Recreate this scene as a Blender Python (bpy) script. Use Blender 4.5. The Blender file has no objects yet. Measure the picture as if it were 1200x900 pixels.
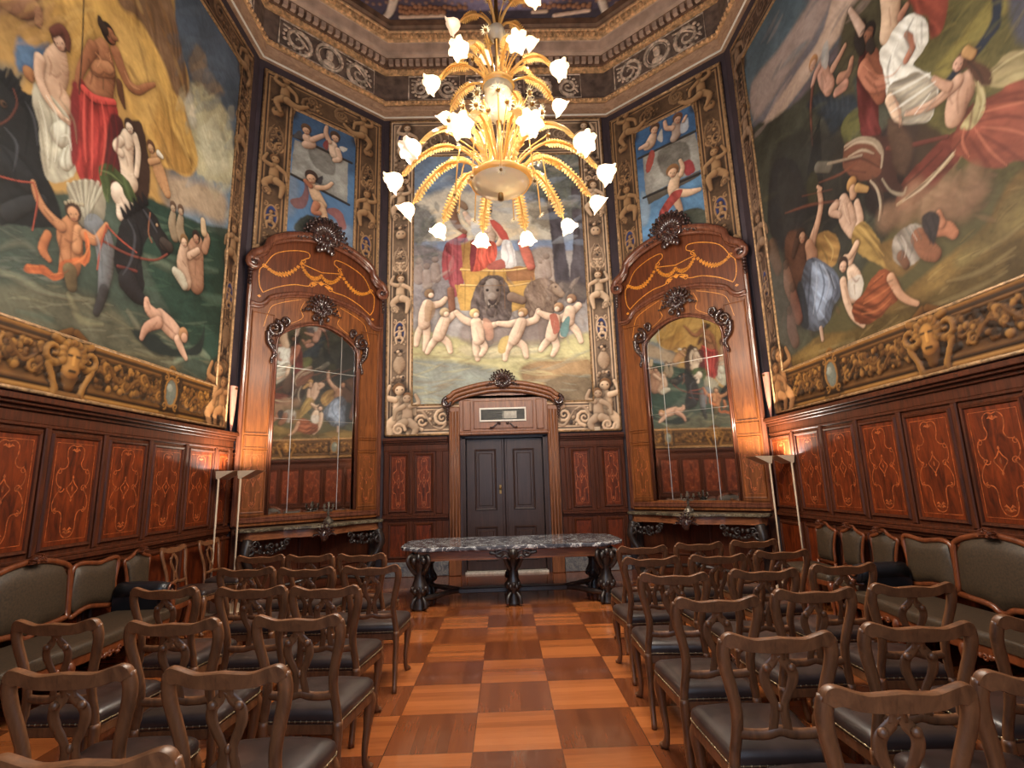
FLOWER_EM=.8; BULB_EM=18.0
GL=.68; GR=.62; GB=1.05; GC=.85; GBS=.8; GBB=1.0; GBC=.95; GCE=1.3
PB=30.0; PL=14.0; PW=50.0; EXPO=1.2
import bpy, math, random
import numpy as np
from mathutils import Vector, Matrix
random.seed(7); RNG = np.random.RandomState(11)
PI = math.pi
C = bpy.context.scene.collection
scene = bpy.context.scene

# ------------------------------------------------------------------ mesh builder
class MB:
    def __init__(s): s.v=[]; s.f=[]; s.sm=[]
    def add(s, vs, fs, smooth=False):
        o=len(s.v); s.v.extend([tuple(p) for p in vs]); s.f.extend([tuple(i+o for i in f) for f in fs]); s.sm.extend([smooth]*len(fs)); return s
    def box(s, x0,x1,y0,y1,z0,z1):
        v=[(x0,y0,z0),(x1,y0,z0),(x1,y1,z0),(x0,y1,z0),(x0,y0,z1),(x1,y0,z1),(x1,y1,z1),(x0,y1,z1)]
        return s.add(v,[(0,3,2,1),(4,5,6,7),(0,1,5,4),(1,2,6,5),(2,3,7,6),(3,0,4,7)])
    def bbox(s,x0,x1,y0,y1,z0,z1,b=.008):
        # box whose front (-y) face is chamfered
        v=[(x0,y1,z0),(x1,y1,z0),(x1,y1,z1),(x0,y1,z1),(x0,y0+b,z0),(x1,y0+b,z0),(x1,y0+b,z1),(x0,y0+b,z1),(x0+b,y0,z0+b),(x1-b,y0,z0+b),(x1-b,y0,z1-b),(x0+b,y0,z1-b)]
        f=[(0,3,2,1),(8,9,10,11)]
        for i in range(4):
            j=(i+1)%4; f.append((i,j,4+j,4+i)); f.append((4+i,4+j,8+j,8+i))
        return s.add(v,f)
    def prism(s, pts, y0, y1, smooth=False, bev=0):
        # polygon in x,z extruded from y0 (front) to y1 (back), front edge optionally bevelled
        n=len(pts); v=[(x,y1,z) for x,z in pts]
        rings=[v]
        if bev:
            rings.append([(x,y0+bev,z) for x,z in pts]); rings.append([(x,y0,z) for x,z in inset(pts,bev)])
        else: rings.append([(x,y0,z) for x,z in pts])
        vs=[p for r in rings for p in r]; fs=[]
        for k in range(len(rings)-1):
            for i in range(n):
                j=(i+1)%n; fs.append((k*n+i,k*n+j,(k+1)*n+j,(k+1)*n+i))
        fs.append(tuple(range(n))[::-1]); fs.append(tuple((len(rings)-1)*n+i for i in range(n)))
        return s.add(vs,fs,smooth)
    def slab(s, pts, z0, z1, bev=0):
        # polygon in x,y extruded in z with rounded rim
        n=len(pts); pr=[(z0,0)] if not bev else [(z0,bev),(z0+bev,0),(z1-bev,0),(z1,bev)]
        if not bev: pr=[(z0,0),(z1,0)]
        vs=[]
        for z,b in pr:
            q=inset(pts,b) if b else pts
            vs+= [(x,y,z) for x,y in q]
        fs=[]
        for k in range(len(pr)-1):
            for i in range(n):
                j=(i+1)%n; fs.append((k*n+i,k*n+j,(k+1)*n+j,(k+1)*n+i))
        fs.append(tuple(range(n))[::-1]); fs.append(tuple((len(pr)-1)*n+i for i in range(n)))
        return s.add(vs,fs)
    def lathe(s, prof, n=20, c=(0,0,0), smooth=True, wob=None):
        vs=[];fs=[];m=len(prof)
        for i,(r,z) in enumerate(prof):
            for k in range(n):
                a=2*PI*k/n; rr=r*(1+(wob(i,a) if wob else 0)); vs.append((c[0]+rr*math.cos(a),c[1]+rr*math.sin(a),c[2]+z))
        for i in range(m-1):
            for k in range(n):
                l=(k+1)%n; fs.append((i*n+k,i*n+l,(i+1)*n+l,(i+1)*n+k))
        if prof[0][0]>1e-4: fs.append(tuple(range(n))[::-1])
        if prof[-1][0]>1e-4: fs.append(tuple((m-1)*n+k for k in range(n)))
        return s.add(vs,fs,smooth)
    def tube(s, path, r, n=8, flat=None, up=(0,1,0), smooth=True, cap=True):
        # sweep of an ellipse; r may be a list; flat scales the 'up' axis
        P=[Vector(p) for p in path]; m=len(P); R=r if isinstance(r,(list,tuple)) else [r]*m
        up=Vector(up); vs=[];fs=[]; prev=None
        for i in range(m):
            t=(P[min(i+1,m-1)]-P[max(i-1,0)]).normalized()
            if flat is not None:
                b=(up-t*up.dot(t)); b=b.normalized() if b.length>1e-5 else Vector((1,0,0))
            else:
                if prev is None:
                    b=t.orthogonal().normalized()
                else:
                    b=(prev-t*prev.dot(t)); b=b.normalized() if b.length>1e-5 else t.orthogonal().normalized()
            prev=b; a=t.cross(b)
            rb=R[i]*(flat if flat is not None and not isinstance(flat,list) else 1)
            if isinstance(flat,list): rb=flat[i]
            for k in range(n):
                th=2*PI*(k+.5)/n; vs.append(P[i]+a*(R[i]*math.cos(th))+b*(rb*math.sin(th)))
        for i in range(m-1):
            for k in range(n):
                l=(k+1)%n; fs.append((i*n+k,i*n+l,(i+1)*n+l,(i+1)*n+k))
        if cap: fs.append(tuple(range(n))[::-1]); fs.append(tuple((m-1)*n+k for k in range(n)))
        return s.add(vs,fs,smooth)
    def ball(s, c, r, n=10, m=6):
        if not isinstance(r,(tuple,list)): r=(r,r,r)
        vs=[(c[0],c[1],c[2]-r[2])];fs=[]
        for i in range(1,m):
            ph=-PI/2+PI*i/m
            for k in range(n):
                a=2*PI*k/n; vs.append((c[0]+r[0]*math.cos(ph)*math.cos(a),c[1]+r[1]*math.cos(ph)*math.sin(a),c[2]+r[2]*math.sin(ph)))
        vs.append((c[0],c[1],c[2]+r[2])); t=len(vs)-1
        for k in range(n): fs.append((0,1+(k+1)%n,1+k)); fs.append((t,1+(m-2)*n+k,1+(m-2)*n+(k+1)%n))
        for i in range(m-2):
            for k in range(n):
                l=(k+1)%n; fs.append((1+i*n+k,1+i*n+l,1+(i+1)*n+l,1+(i+1)*n+k))
        return s.add(vs,fs,True)
    def strip(s, pts, w, y, th=.002):
        # flat raised ribbon in the x,z plane following pts, front face at y
        m=len(pts); L=[];Rr=[]
        for i in range(m):
            a=pts[max(i-1,0)];b=pts[min(i+1,m-1)]; d=math.hypot(b[0]-a[0],b[1]-a[1]) or 1
            nx,nz=-(b[1]-a[1])/d,(b[0]-a[0])/d; ww=w[i] if isinstance(w,list) else w
            L.append((pts[i][0]+nx*ww/2,pts[i][1]+nz*ww/2)); Rr.append((pts[i][0]-nx*ww/2,pts[i][1]-nz*ww/2))
        vs=[(x,y,z) for x,z in L]+[(x,y,z) for x,z in Rr]+[(x,y+th,z) for x,z in L]+[(x,y+th,z) for x,z in Rr]; fs=[]
        for i in range(m-1):
            fs+= [(i,i+1,m+i+1,m+i),(i,2*m+i,2*m+i+1,i+1),(m+i,m+i+1,3*m+i+1,3*m+i)]
        return s.add(vs,fs)
    def build(s, name, mat, parent=None, loc=None, rz=0):
        me=bpy.data.meshes.new(name); me.from_pydata(s.v,[],s.f); me.update()
        me.polygons.foreach_set('use_smooth',s.sm)
        if mat: me.materials.append(mat)
        o=bpy.data.objects.new(name,me); C.objects.link(o)
        if parent is not None: o.parent=parent
        if loc is not None: o.location=loc
        if rz: o.rotation_euler=(0,0,rz)
        return o

def inset(pts,d):
    n=len(pts); A=sum(pts[i][0]*pts[(i+1)%n][1]-pts[(i+1)%n][0]*pts[i][1] for i in range(n)); sg=1 if A>0 else -1
    out=[]
    for i in range(n):
        p=pts[i];a=pts[i-1];b=pts[(i+1)%n]
        e1=(p[0]-a[0],p[1]-a[1]);e2=(b[0]-p[0],b[1]-p[1]); l1=math.hypot(*e1) or 1;l2=math.hypot(*e2) or 1
        n1=(-e1[1]/l1*sg,e1[0]/l1*sg);n2=(-e2[1]/l2*sg,e2[0]/l2*sg)
        m=(n1[0]+n2[0],n1[1]+n2[1]); q=max(1+n1[0]*n2[0]+n1[1]*n2[1],.3)
        out.append((p[0]+m[0]*d/q,p[1]+m[1]*d/q))
    return out
def cr(pts,k=6,closed=False):
    # Catmull-Rom through points of any dimension
    n=len(pts); out=[]
    rng=range(n if closed else n-1)
    for i in rng:
        p0=pts[(i-1)%n] if closed or i>0 else pts[0]; p1=pts[i]; p2=pts[(i+1)%n]; p3=pts[(i+2)%n] if closed or i+2<n else pts[-1]
        for j in range(k):
            t=j/k; out.append(tuple(.5*(2*b+(c-a)*t+(2*a-5*b+4*c-d)*t*t+(-a+3*b-3*c+d)*t**3) for a,b,c,d in zip(p0,p1,p2,p3)))
    if not closed: out.append(tuple(pts[-1]))
    return out
def spiral(c,r,turns,a0,n=24,s=1,grow=1.0):
    return [(c[0]+r*(1-grow*.88*i/n)*math.cos(a0+s*2*PI*turns*i/n),c[1]+r*(1-grow*.88*i/n)*math.sin(a0+s*2*PI*turns*i/n)) for i in range(n+1)]

# ------------------------------------------------------------------ object helpers
def thing(name,label,cat,loc=(0,0,0),rz=0,group=None):
    o=bpy.data.objects.new(name,None); C.objects.link(o); o.location=loc; o.rotation_euler=(0,0,rz); o.empty_display_size=.1
    o['label']=label; o['category']=cat
    if group: o['group']=group
    return o
def tag(o,label,cat,group=None):
    o['label']=label; o['category']=cat
    if group: o['group']=group
    return o
def struct(o): o['kind']='structure'; return o
def dup(root,loc,rz,label,group=None):
    r=root.copy(); C.objects.link(r); r.location=loc; r.rotation_euler=(0,0,rz); r['label']=label
    if group: r['group']=group
    for ch in list(root.children):
        c=ch.copy(); C.objects.link(c); c.parent=r
        for g in list(ch.children):
            d=g.copy(); C.objects.link(d); d.parent=c
    return r

# ------------------------------------------------------------------ materials
def lin(c): return tuple(((x/255)/12.92 if x/255<=.04045 else ((x/255+.055)/1.055)**2.4) for x in c)
def newmat(name):
    m=bpy.data.materials.new(name); m.use_nodes=True; nt=m.node_tree; return m,nt,nt.nodes['Principled BSDF']
def nd(nt,t,**kw):
    n=nt.nodes.new(t)
    for k,v in kw.items():
        if k in n.inputs: n.inputs[k].default_value=v
        else: setattr(n,k,v)
    return n
def mapping(nt,scale,coord='Object',loc=(0,0,0)):
    tc=nd(nt,'ShaderNodeTexCoord'); mp=nd(nt,'ShaderNodeMapping'); mp.inputs['Scale'].default_value=scale; mp.inputs['Location'].default_value=loc
    nt.links.new(tc.outputs[coord],mp.inputs['Vector']); return mp
def ramp(nt,fac,stops):
    r=nd(nt,'ShaderNodeValToRGB'); e=r.color_ramp.elements
    while len(e)<len(stops): e.new(.5)
    for x,(p,c) in zip(e,stops): x.position=p; x.color=tuple(lin(c))+(1,)
    nt.links.new(fac,r.inputs['Fac']); return r
def spec(m,v):
    m.node_tree.nodes['Principled BSDF'].inputs['Specular IOR Level'].default_value=v; return m
def wood(name,dark,light,rough=.38,grain=(14,14,1.2),bump=.12,coat=.25):
    m,nt,b=newmat(name); mp=mapping(nt,grain)
    n=nd(nt,'ShaderNodeTexNoise',Scale=2.2,Detail=6.0,Roughness=.62,Distortion=.8); nt.links.new(mp.outputs[0],n.inputs['Vector'])
    r=ramp(nt,n.outputs['Fac'],[(.32,dark),(.68,light)]); nt.links.new(r.outputs[0],b.inputs['Base Color'])
    b.inputs['Roughness'].default_value=rough; b.inputs['Coat Weight'].default_value=coat; b.inputs['Coat Roughness'].default_value=.2
    bp=nd(nt,'ShaderNodeBump',Strength=bump,Distance=.004); nt.links.new(n.outputs['Fac'],bp.inputs['Height']); nt.links.new(bp.outputs[0],b.inputs['Normal'])
    return m
def plain(name,c,rough=.5,metal=0,noise=.12,scale=18,spec=.5,coat=0):
    m,nt,b=newmat(name); mp=mapping(nt,(scale,)*3)
    n=nd(nt,'ShaderNodeTexNoise',Scale=1.0,Detail=4.0); nt.links.new(mp.outputs[0],n.inputs['Vector'])
    lo=tuple(max(0,x*(1-noise)) for x in c); hi=tuple(min(255,x*(1+noise)) for x in c)
    r=ramp(nt,n.outputs['Fac'],[(.3,lo),(.7,hi)]); nt.links.new(r.outputs[0],b.inputs['Base Color'])
    b.inputs['Roughness'].default_value=rough; b.inputs['Metallic'].default_value=metal; b.inputs['Specular IOR Level'].default_value=spec; b.inputs['Coat Weight'].default_value=coat
    return m
def marble(name,base,mid,vein,scale=3.0,rough=.12):
    m,nt,b=newmat(name); mp=mapping(nt,(scale,scale*1.6,scale))
    n=nd(nt,'ShaderNodeTexNoise',Scale=1.6,Detail=8.0,Roughness=.6,Distortion=1.6); nt.links.new(mp.outputs[0],n.inputs['Vector'])
    r=ramp(nt,n.outputs['Fac'],[(.36,base),(.50,mid),(.535,vein),(.57,mid),(.7,base)]); nt.links.new(r.outputs[0],b.inputs['Base Color'])
    b.inputs['Roughness'].default_value=rough; return m
M={}
M['dado']=wood('dado_walnut',(54,27,15),(90,44,24),rough=.48,coat=.04)
M['dadolow']=wood('dado_lower_walnut',(66,30,20),(100,50,32))
M['panel']=wood('dado_panel_mahogany',(56,20,8),(124,52,20),rough=.44,grain=(7,7,1.6),coat=.06); spec(M['panel'],.3)
spec(M['dado'],.22)
M['inlay']=plain('marquetry_light_wood',(146,76,36),.48,noise=.35,scale=30)
M['cab']=wood('mirror_surround_mahogany',(88,46,21),(142,82,38),rough=.42,grain=(9,9,.8),coat=.08)
spec(M['cab'],.3)
M['cabinlay']=plain('surround_marquetry',(222,140,48),.4,noise=.2,scale=30)
M['carve']=wood('carved_dark_walnut',(42,26,23),(70,46,40),rough=.2,grain=(8,8,8),coat=.8)
M['cabdark']=wood('hood_panel_mahogany',(76,36,18),(116,60,31),rough=.42,grain=(9,9,.8),coat=.06); spec(M['cabdark'],.3)
M['mould']=wood('surround_moulding',(80,44,32),(122,74,54),rough=.2,grain=(9,9,.8),coat=.4)
M['doorsur']=wood('door_surround_walnut',(98,57,32),(140,86,50),rough=.45,coat=.1)
M['door']=wood('door_leaf_oak',(44,27,22),(64,42,34),rough=.5,grain=(12,12,.8))
M['chair']=wood('chair_walnut',(82,50,29),(128,82,50),rough=.42,grain=(10,10,3),coat=.1)
M['settee']=wood('settee_beech',(88,42,20),(126,66,34),rough=.35,grain=(10,10,3))
M['leather']=plain('dark_brown_leather',(52,41,38),.30,noise=.22,scale=9,spec=.6)
M['blackleather']=plain('black_leather',(24,25,29),.36,noise=.2,scale=9)
M['nail']=plain('brass_nail_head',(150,130,100),.3,metal=.9)
M['uphol']=plain('settee_brown_hide',(60,46,31),.55,noise=.22,scale=60)
spec(M['door'],.3)
M['tblwood']=wood('table_apron_mahogany',(100,58,36),(148,92,58),rough=.3,grain=(1.4,12,12))
M['tblcarve']=wood('table_black_carving',(24,21,21),(56,45,40),rough=.36,grain=(6,6,6),coat=.2)
M['marble']=marble('table_dark_marble',(52,54,62),(92,92,98),(210,210,208),3.2)
M['marble2']=marble('console_brown_marble',(56,48,38),(92,82,64),(150,140,118),4.0,rough=.3)
M['basestone']=marble('plinth_grey_stone',(70,74,84),(104,104,108),(138,136,132),5.0,rough=.4)
M['pewter']=plain('pewter_grey',(110,102,90),.35,metal=.7)
M['cream']=plain('cream_enamel',(196,176,150),.45,noise=.03)
M['white']=plain('white_painted_frame',(222,214,202),.5,noise=.02)
M['grille']=plain('vent_slats',(70,66,56),.5,noise=.2)
M['pink']=plain('salmon_plaster',(226,158,138),.7,noise=.04)
M['gold']=plain('gilded_wood',(176,118,54),.38,metal=.35,noise=.25,scale=22)
M['golddk']=plain('old_gilding',(132,88,44),.45,metal=.25,noise=.3,scale=22)
M['gild2']=plain('tarnished_gilt_fillet',(150,118,84),.45,metal=.2,noise=.3,scale=22)
M['wallpaint']=plain('dark_plum_wall',(56,44,50),.7,noise=.15,scale=3)
M['cornice']=plain('cornice_umber',(112,84,66),.6,noise=.2,scale=5)
M['fascia']=wood('cornice_fascia_wood',(136,104,82),(176,140,112),rough=.5,grain=(3,3,6))
M['frieze']=plain('frieze_grey_umber',(104,86,76),.7,noise=.25,scale=6)
M['friezeorn']=plain('frieze_relief_grey',(192,170,150),.55,noise=.3,scale=12)
M['cgold']=plain('cornice_gilding',(192,150,108),.5,metal=.1,noise=.25,scale=14)
M['cflat']=plain('cornice_cream_band',(178,150,132),.7,noise=.12,scale=4)
M['brass']=plain('aged_brass',(150,116,70),.35,metal=.8)
M['bluehard']=plain('steel_catch',(160,165,170),.35,metal=.6)
def amber():
    m,nt,b=newmat('amber_murano_glass'); b.inputs['Base Color'].default_value=lin((240,200,126))+(1,); b.inputs['Roughness'].default_value=.16; b.inputs['Metallic'].default_value=.1
    b.inputs['Coat Weight'].default_value=.5
    t=nd(nt,'ShaderNodeBsdfTranslucent'); t.inputs['Color'].default_value=lin((255,222,150))+(1,)
    x=nd(nt,'ShaderNodeMixShader'); x.inputs[0].default_value=.34; out=nt.nodes['Material Output']
    nt.links.new(b.outputs[0],x.inputs[1]); nt.links.new(t.outputs[0],x.inputs[2]); nt.links.new(x.outputs[0],out.inputs['Surface']); return m
M['amber']=amber()
def milk():
    m,nt,b=newmat('milk_glass_bowl'); b.inputs['Base Color'].default_value=lin((226,220,204))+(1,); b.inputs['Roughness'].default_value=.08; b.inputs['Coat Weight'].default_value=.8
    t=nd(nt,'ShaderNodeBsdfTranslucent'); t.inputs['Color'].default_value=lin((250,240,215))+(1,)
    x=nd(nt,'ShaderNodeMixShader'); x.inputs[0].default_value=.35; out=nt.nodes['Material Output']
    nt.links.new(b.outputs[0],x.inputs[1]); nt.links.new(t.outputs[0],x.inputs[2]); nt.links.new(x.outputs[0],out.inputs['Surface']); return m
M['milk']=milk(); M['petal']=plain('pale_glass_petal',(246,230,188),.2,noise=.03,coat=.5)
def glow(name,c,st):
    m,nt,b=newmat(name); b.inputs['Base Color'].default_value=lin((250,236,210))+(1,); b.inputs['Roughness'].default_value=.3
    b.inputs['Emission Color'].default_value=lin(c)+(1,); b.inputs['Emission Strength'].default_value=st
    try: m.cycles.emission_sampling='NONE'
    except Exception: pass
    return m
M['flower']=glow('lit_glass_flower',(255,222,170),FLOWER_EM)
M['flowerdim']=glow('dim_glass_flower',(255,214,176),.35)
M['bulb']=glow('light_bulb',(255,240,215),BULB_EM)
def mirror():
    m,nt,b=newmat('old_mirror'); b.inputs['Base Color'].default_value=(.80,.80,.77,1); b.inputs['Metallic'].default_value=1; b.inputs['Roughness'].default_value=.035; return m
M['mirror']=mirror()
M['stone']=marble('threshold_stone',(170,165,156),(196,190,180),(215,210,200),4.0,rough=.35)
M['joint']=plain('mirror_pane_joint',(200,196,188),.25,metal=.6,noise=.03)
def parquet():
    m,nt,b=newmat('checker_parquet'); W=.5235
    tc=nd(nt,'ShaderNodeTexCoord'); sx=nd(nt,'ShaderNodeSeparateXYZ'); nt.links.new(tc.outputs['Object'],sx.inputs[0])
    def ma(op,a,bb=None,clamp=False):
        n=nd(nt,'ShaderNodeMath',operation=op); n.use_clamp=clamp
        for i,q in enumerate((a,bb)):
            if q is None: continue
            if isinstance(q,(int,float)): n.inputs[i].default_value=q
            else: nt.links.new(q,n.inputs[i])
        return n.outputs[0]
    u=ma('DIVIDE',ma('SUBTRACT',sx.outputs['X'],-.7523),W); v=ma('DIVIDE',ma('SUBTRACT',sx.outputs['Y'],3.3578),W)
    iu=ma('FLOOR',u); iv=ma('FLOOR',v); fu=ma('SUBTRACT',u,iu); fv=ma('SUBTRACT',v,iv)
    par=ma('ABSOLUTE',ma('MODULO',ma('ADD',iu,iv),2.0))       # 1 light, 0 dark
    # strip index inside the tile: light tiles run along x (strips stacked in y), dark along y
    inv=ma('SUBTRACT',1.0,par)
    cross=ma('ADD',ma('MULTIPLY',fv,par),ma('MULTIPLY',fu,inv)); along=ma('ADD',ma('MULTIPLY',fu,par),ma('MULTIPLY',fv,inv))
    st=ma('FLOOR',ma('MULTIPLY',cross,7.0))
    cb=nd(nt,'ShaderNodeCombineXYZ'); nt.links.new(ma('ADD',ma('MULTIPLY',iu,7.3),st),cb.inputs[0]); nt.links.new(iv,cb.inputs[1])
    wn=nd(nt,'ShaderNodeTexWhiteNoise'); nt.links.new(cb.outputs[0],wn.inputs['Vector'])
    cg=nd(nt,'ShaderNodeCombineXYZ'); nt.links.new(ma('MULTIPLY',cross,16.0),cg.inputs[0]); nt.links.new(ma('MULTIPLY',along,1.6),cg.inputs[1]); nt.links.new(ma('ADD',ma('MULTIPLY',iu,3.7),ma('MULTIPLY',iv,5.1)),cg.inputs[2])
    gn=nd(nt,'ShaderNodeTexNoise',Scale=1.5,Detail=6.0,Roughness=.6); nt.links.new(cg.outputs[0],gn.inputs['Vector'])
    ct=nd(nt,'ShaderNodeCombineXYZ'); nt.links.new(iu,ct.inputs[0]); nt.links.new(iv,ct.inputs[1]); wt=nd(nt,'ShaderNodeTexWhiteNoise'); nt.links.new(ct.outputs[0],wt.inputs['Vector'])
    f=ma('ADD',ma('ADD',ma('MULTIPLY',gn.outputs['Fac'],.4),ma('MULTIPLY',wn.outputs['Value'],.42)),ma('MULTIPLY',wt.outputs['Value'],.3))
    rl=ramp(nt,f,[(.2,(128,68,34)),(.85,(180,106,56))]); rd=ramp(nt,f,[(.2,(90,46,25)),(.85,(130,71,38))])  # same wood throughout; sheen of the two grain directions is put into colour
    mx=nd(nt,'ShaderNodeMixRGB'); nt.links.new(par,mx.inputs['Fac']); nt.links.new(rd.outputs[0],mx.inputs['Color1']); nt.links.new(rl.outputs[0],mx.inputs['Color2'])
    # joints
    def edge(q): return ma('LESS_THAN',ma('MINIMUM',q,ma('SUBTRACT',1.0,q)),.006)
    j=ma('MAXIMUM',edge(fu),edge(fv))
    # border beyond y = 8.22
    bd=ma('GREATER_THAN',sx.outputs['Y'],8.2); bl=ma('MULTIPLY',bd,ma('LESS_THAN',sx.outputs['Y'],8.28))
    mb=nd(nt,'ShaderNodeMixRGB'); nt.links.new(bd,mb.inputs['Fac']); nt.links.new(mx.outputs['Color'],mb.inputs['Color1']); nt.links.new(rd.outputs[0],mb.inputs['Color2'])
    mc=nd(nt,'ShaderNodeMixRGB'); nt.links.new(bl,mc.inputs['Fac']); nt.links.new(mb.outputs['Color'],mc.inputs['Color1']); mc.inputs['Color2'].default_value=lin((176,112,64))+(1,)
    mj=nd(nt,'ShaderNodeMixRGB'); nt.links.new(ma('MULTIPLY',j,.6),mj.inputs['Fac']); nt.links.new(mc.outputs['Color'],mj.inputs['Color1']); mj.inputs['Color2'].default_value=lin((50,24,12))+(1,)
    nt.links.new(mj.outputs['Color'],b.inputs['Base Color']); b.inputs['Roughness'].default_value=.2; b.inputs['Coat Weight'].default_value=.45; b.inputs['Coat Roughness'].default_value=.06
    bp=nd(nt,'ShaderNodeBump',Strength=.08,Distance=.003); nt.links.new(f,bp.inputs['Height']); nt.links.new(bp.outputs[0],b.inputs['Normal'])
    return m
M['floor']=parquet()
def canvasmat(name,gain=1.0,rough=.6):
    m,nt,b=newmat(name); a=nd(nt,'ShaderNodeVertexColor'); a.layer_name='paint'
    g=nd(nt,'ShaderNodeMixRGB',blend_type='MULTIPLY'); g.inputs['Fac'].default_value=1; g.inputs['Color2'].default_value=(gain,gain,gain,1)
    nt.links.new(a.outputs['Color'],g.inputs['Color1']); nt.links.new(g.outputs['Color'],b.inputs['Base Color']); b.inputs['Roughness'].default_value=rough; b.inputs['Specular IOR Level'].default_value=.25
    mp=mapping(nt,(60,60,60)); n=nd(nt,'ShaderNodeTexNoise',Scale=1.0,Detail=5.0); nt.links.new(mp.outputs[0],n.inputs['Vector'])
    bp=nd(nt,'ShaderNodeBump',Strength=.1,Distance=.004); nt.links.new(n.outputs['Fac'],bp.inputs['Height']); nt.links.new(bp.outputs[0],b.inputs['Normal'])
    return m
# ------------------------------------------------------------------ camera (fitted to the photograph, metres)
CF,CP,CY,CR,CH=601.38,.1878,-.0188,.029,1.55
def camrot():
    return Matrix.Rotation(CY,3,'Z')@Matrix.Rotation(CP,3,'X')@Matrix.Rotation(CR,3,'Y')
RC=np.array(camrot())
# walls: (base centre, rotation about z); local x runs along the wall, local -y points into the room
TH=math.atan2(1.6,1.765)
WALL={'back':((0,9.3),0.0),'bl':((-3.1525,8.5),TH),'br':((3.1525,8.5),-TH),'left':((-4.035,4.5),PI/2),'right':((4.035,4.5),-PI/2)}
def wall_local(w,px,py,off=0.0):
    d=RC@np.array([(px-600)/CF,1,-(py-450)/CF]); (cx,cy),t=WALL[w]
    n=np.array([math.sin(t),-math.cos(t),0]); a=np.array([math.cos(t),math.sin(t),0]); p0=np.array([cx,cy,0])+n*off; o=np.array([0,0,CH])
    k=((p0-o)@n)/(d@n); q=o+k*d-p0; return (float(q@a),float(q[2]))

# ------------------------------------------------------------------ painter: colours laid on a dense canvas grid
def vnoise(sh,cell,seed=0):
    r=np.random.RandomState(seed); cz,cx=cell; gh=int(sh[0]/cz)+3; gw=int(sh[1]/cx)+3; g=r.rand(gh,gw)
    y=np.arange(sh[0])/cz; x=np.arange(sh[1])/cx; y0=y.astype(int); x0=x.astype(int); fy=(y-y0)[:,None]; fx=(x-x0)[None]
    fy=fy*fy*(3-2*fy); fx=fx*fx*(3-2*fx)
    a=g[y0][:,x0];b=g[y0][:,x0+1];c=g[y0+1][:,x0];d=g[y0+1][:,x0+1]
    return (a*(1-fx)+b*fx)*(1-fy)+(c*(1-fx)+d*fx)*fy-.5
_LAT=np.random.RandomState(5).rand(256,256)
def lnoise(u,v):
    iu=np.floor(u).astype(int); iv=np.floor(v).astype(int); a=u-iu; b=v-iv; a=a*a*(3-2*a); b=b*b*(3-2*b)
    g=lambda i,j:_LAT[(iu+i)&255,(iv+j)&255]
    return (g(0,0)*(1-a)+g(1,0)*a)*(1-b)+(g(0,1)*(1-a)+g(1,1)*a)*b-.5
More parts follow.
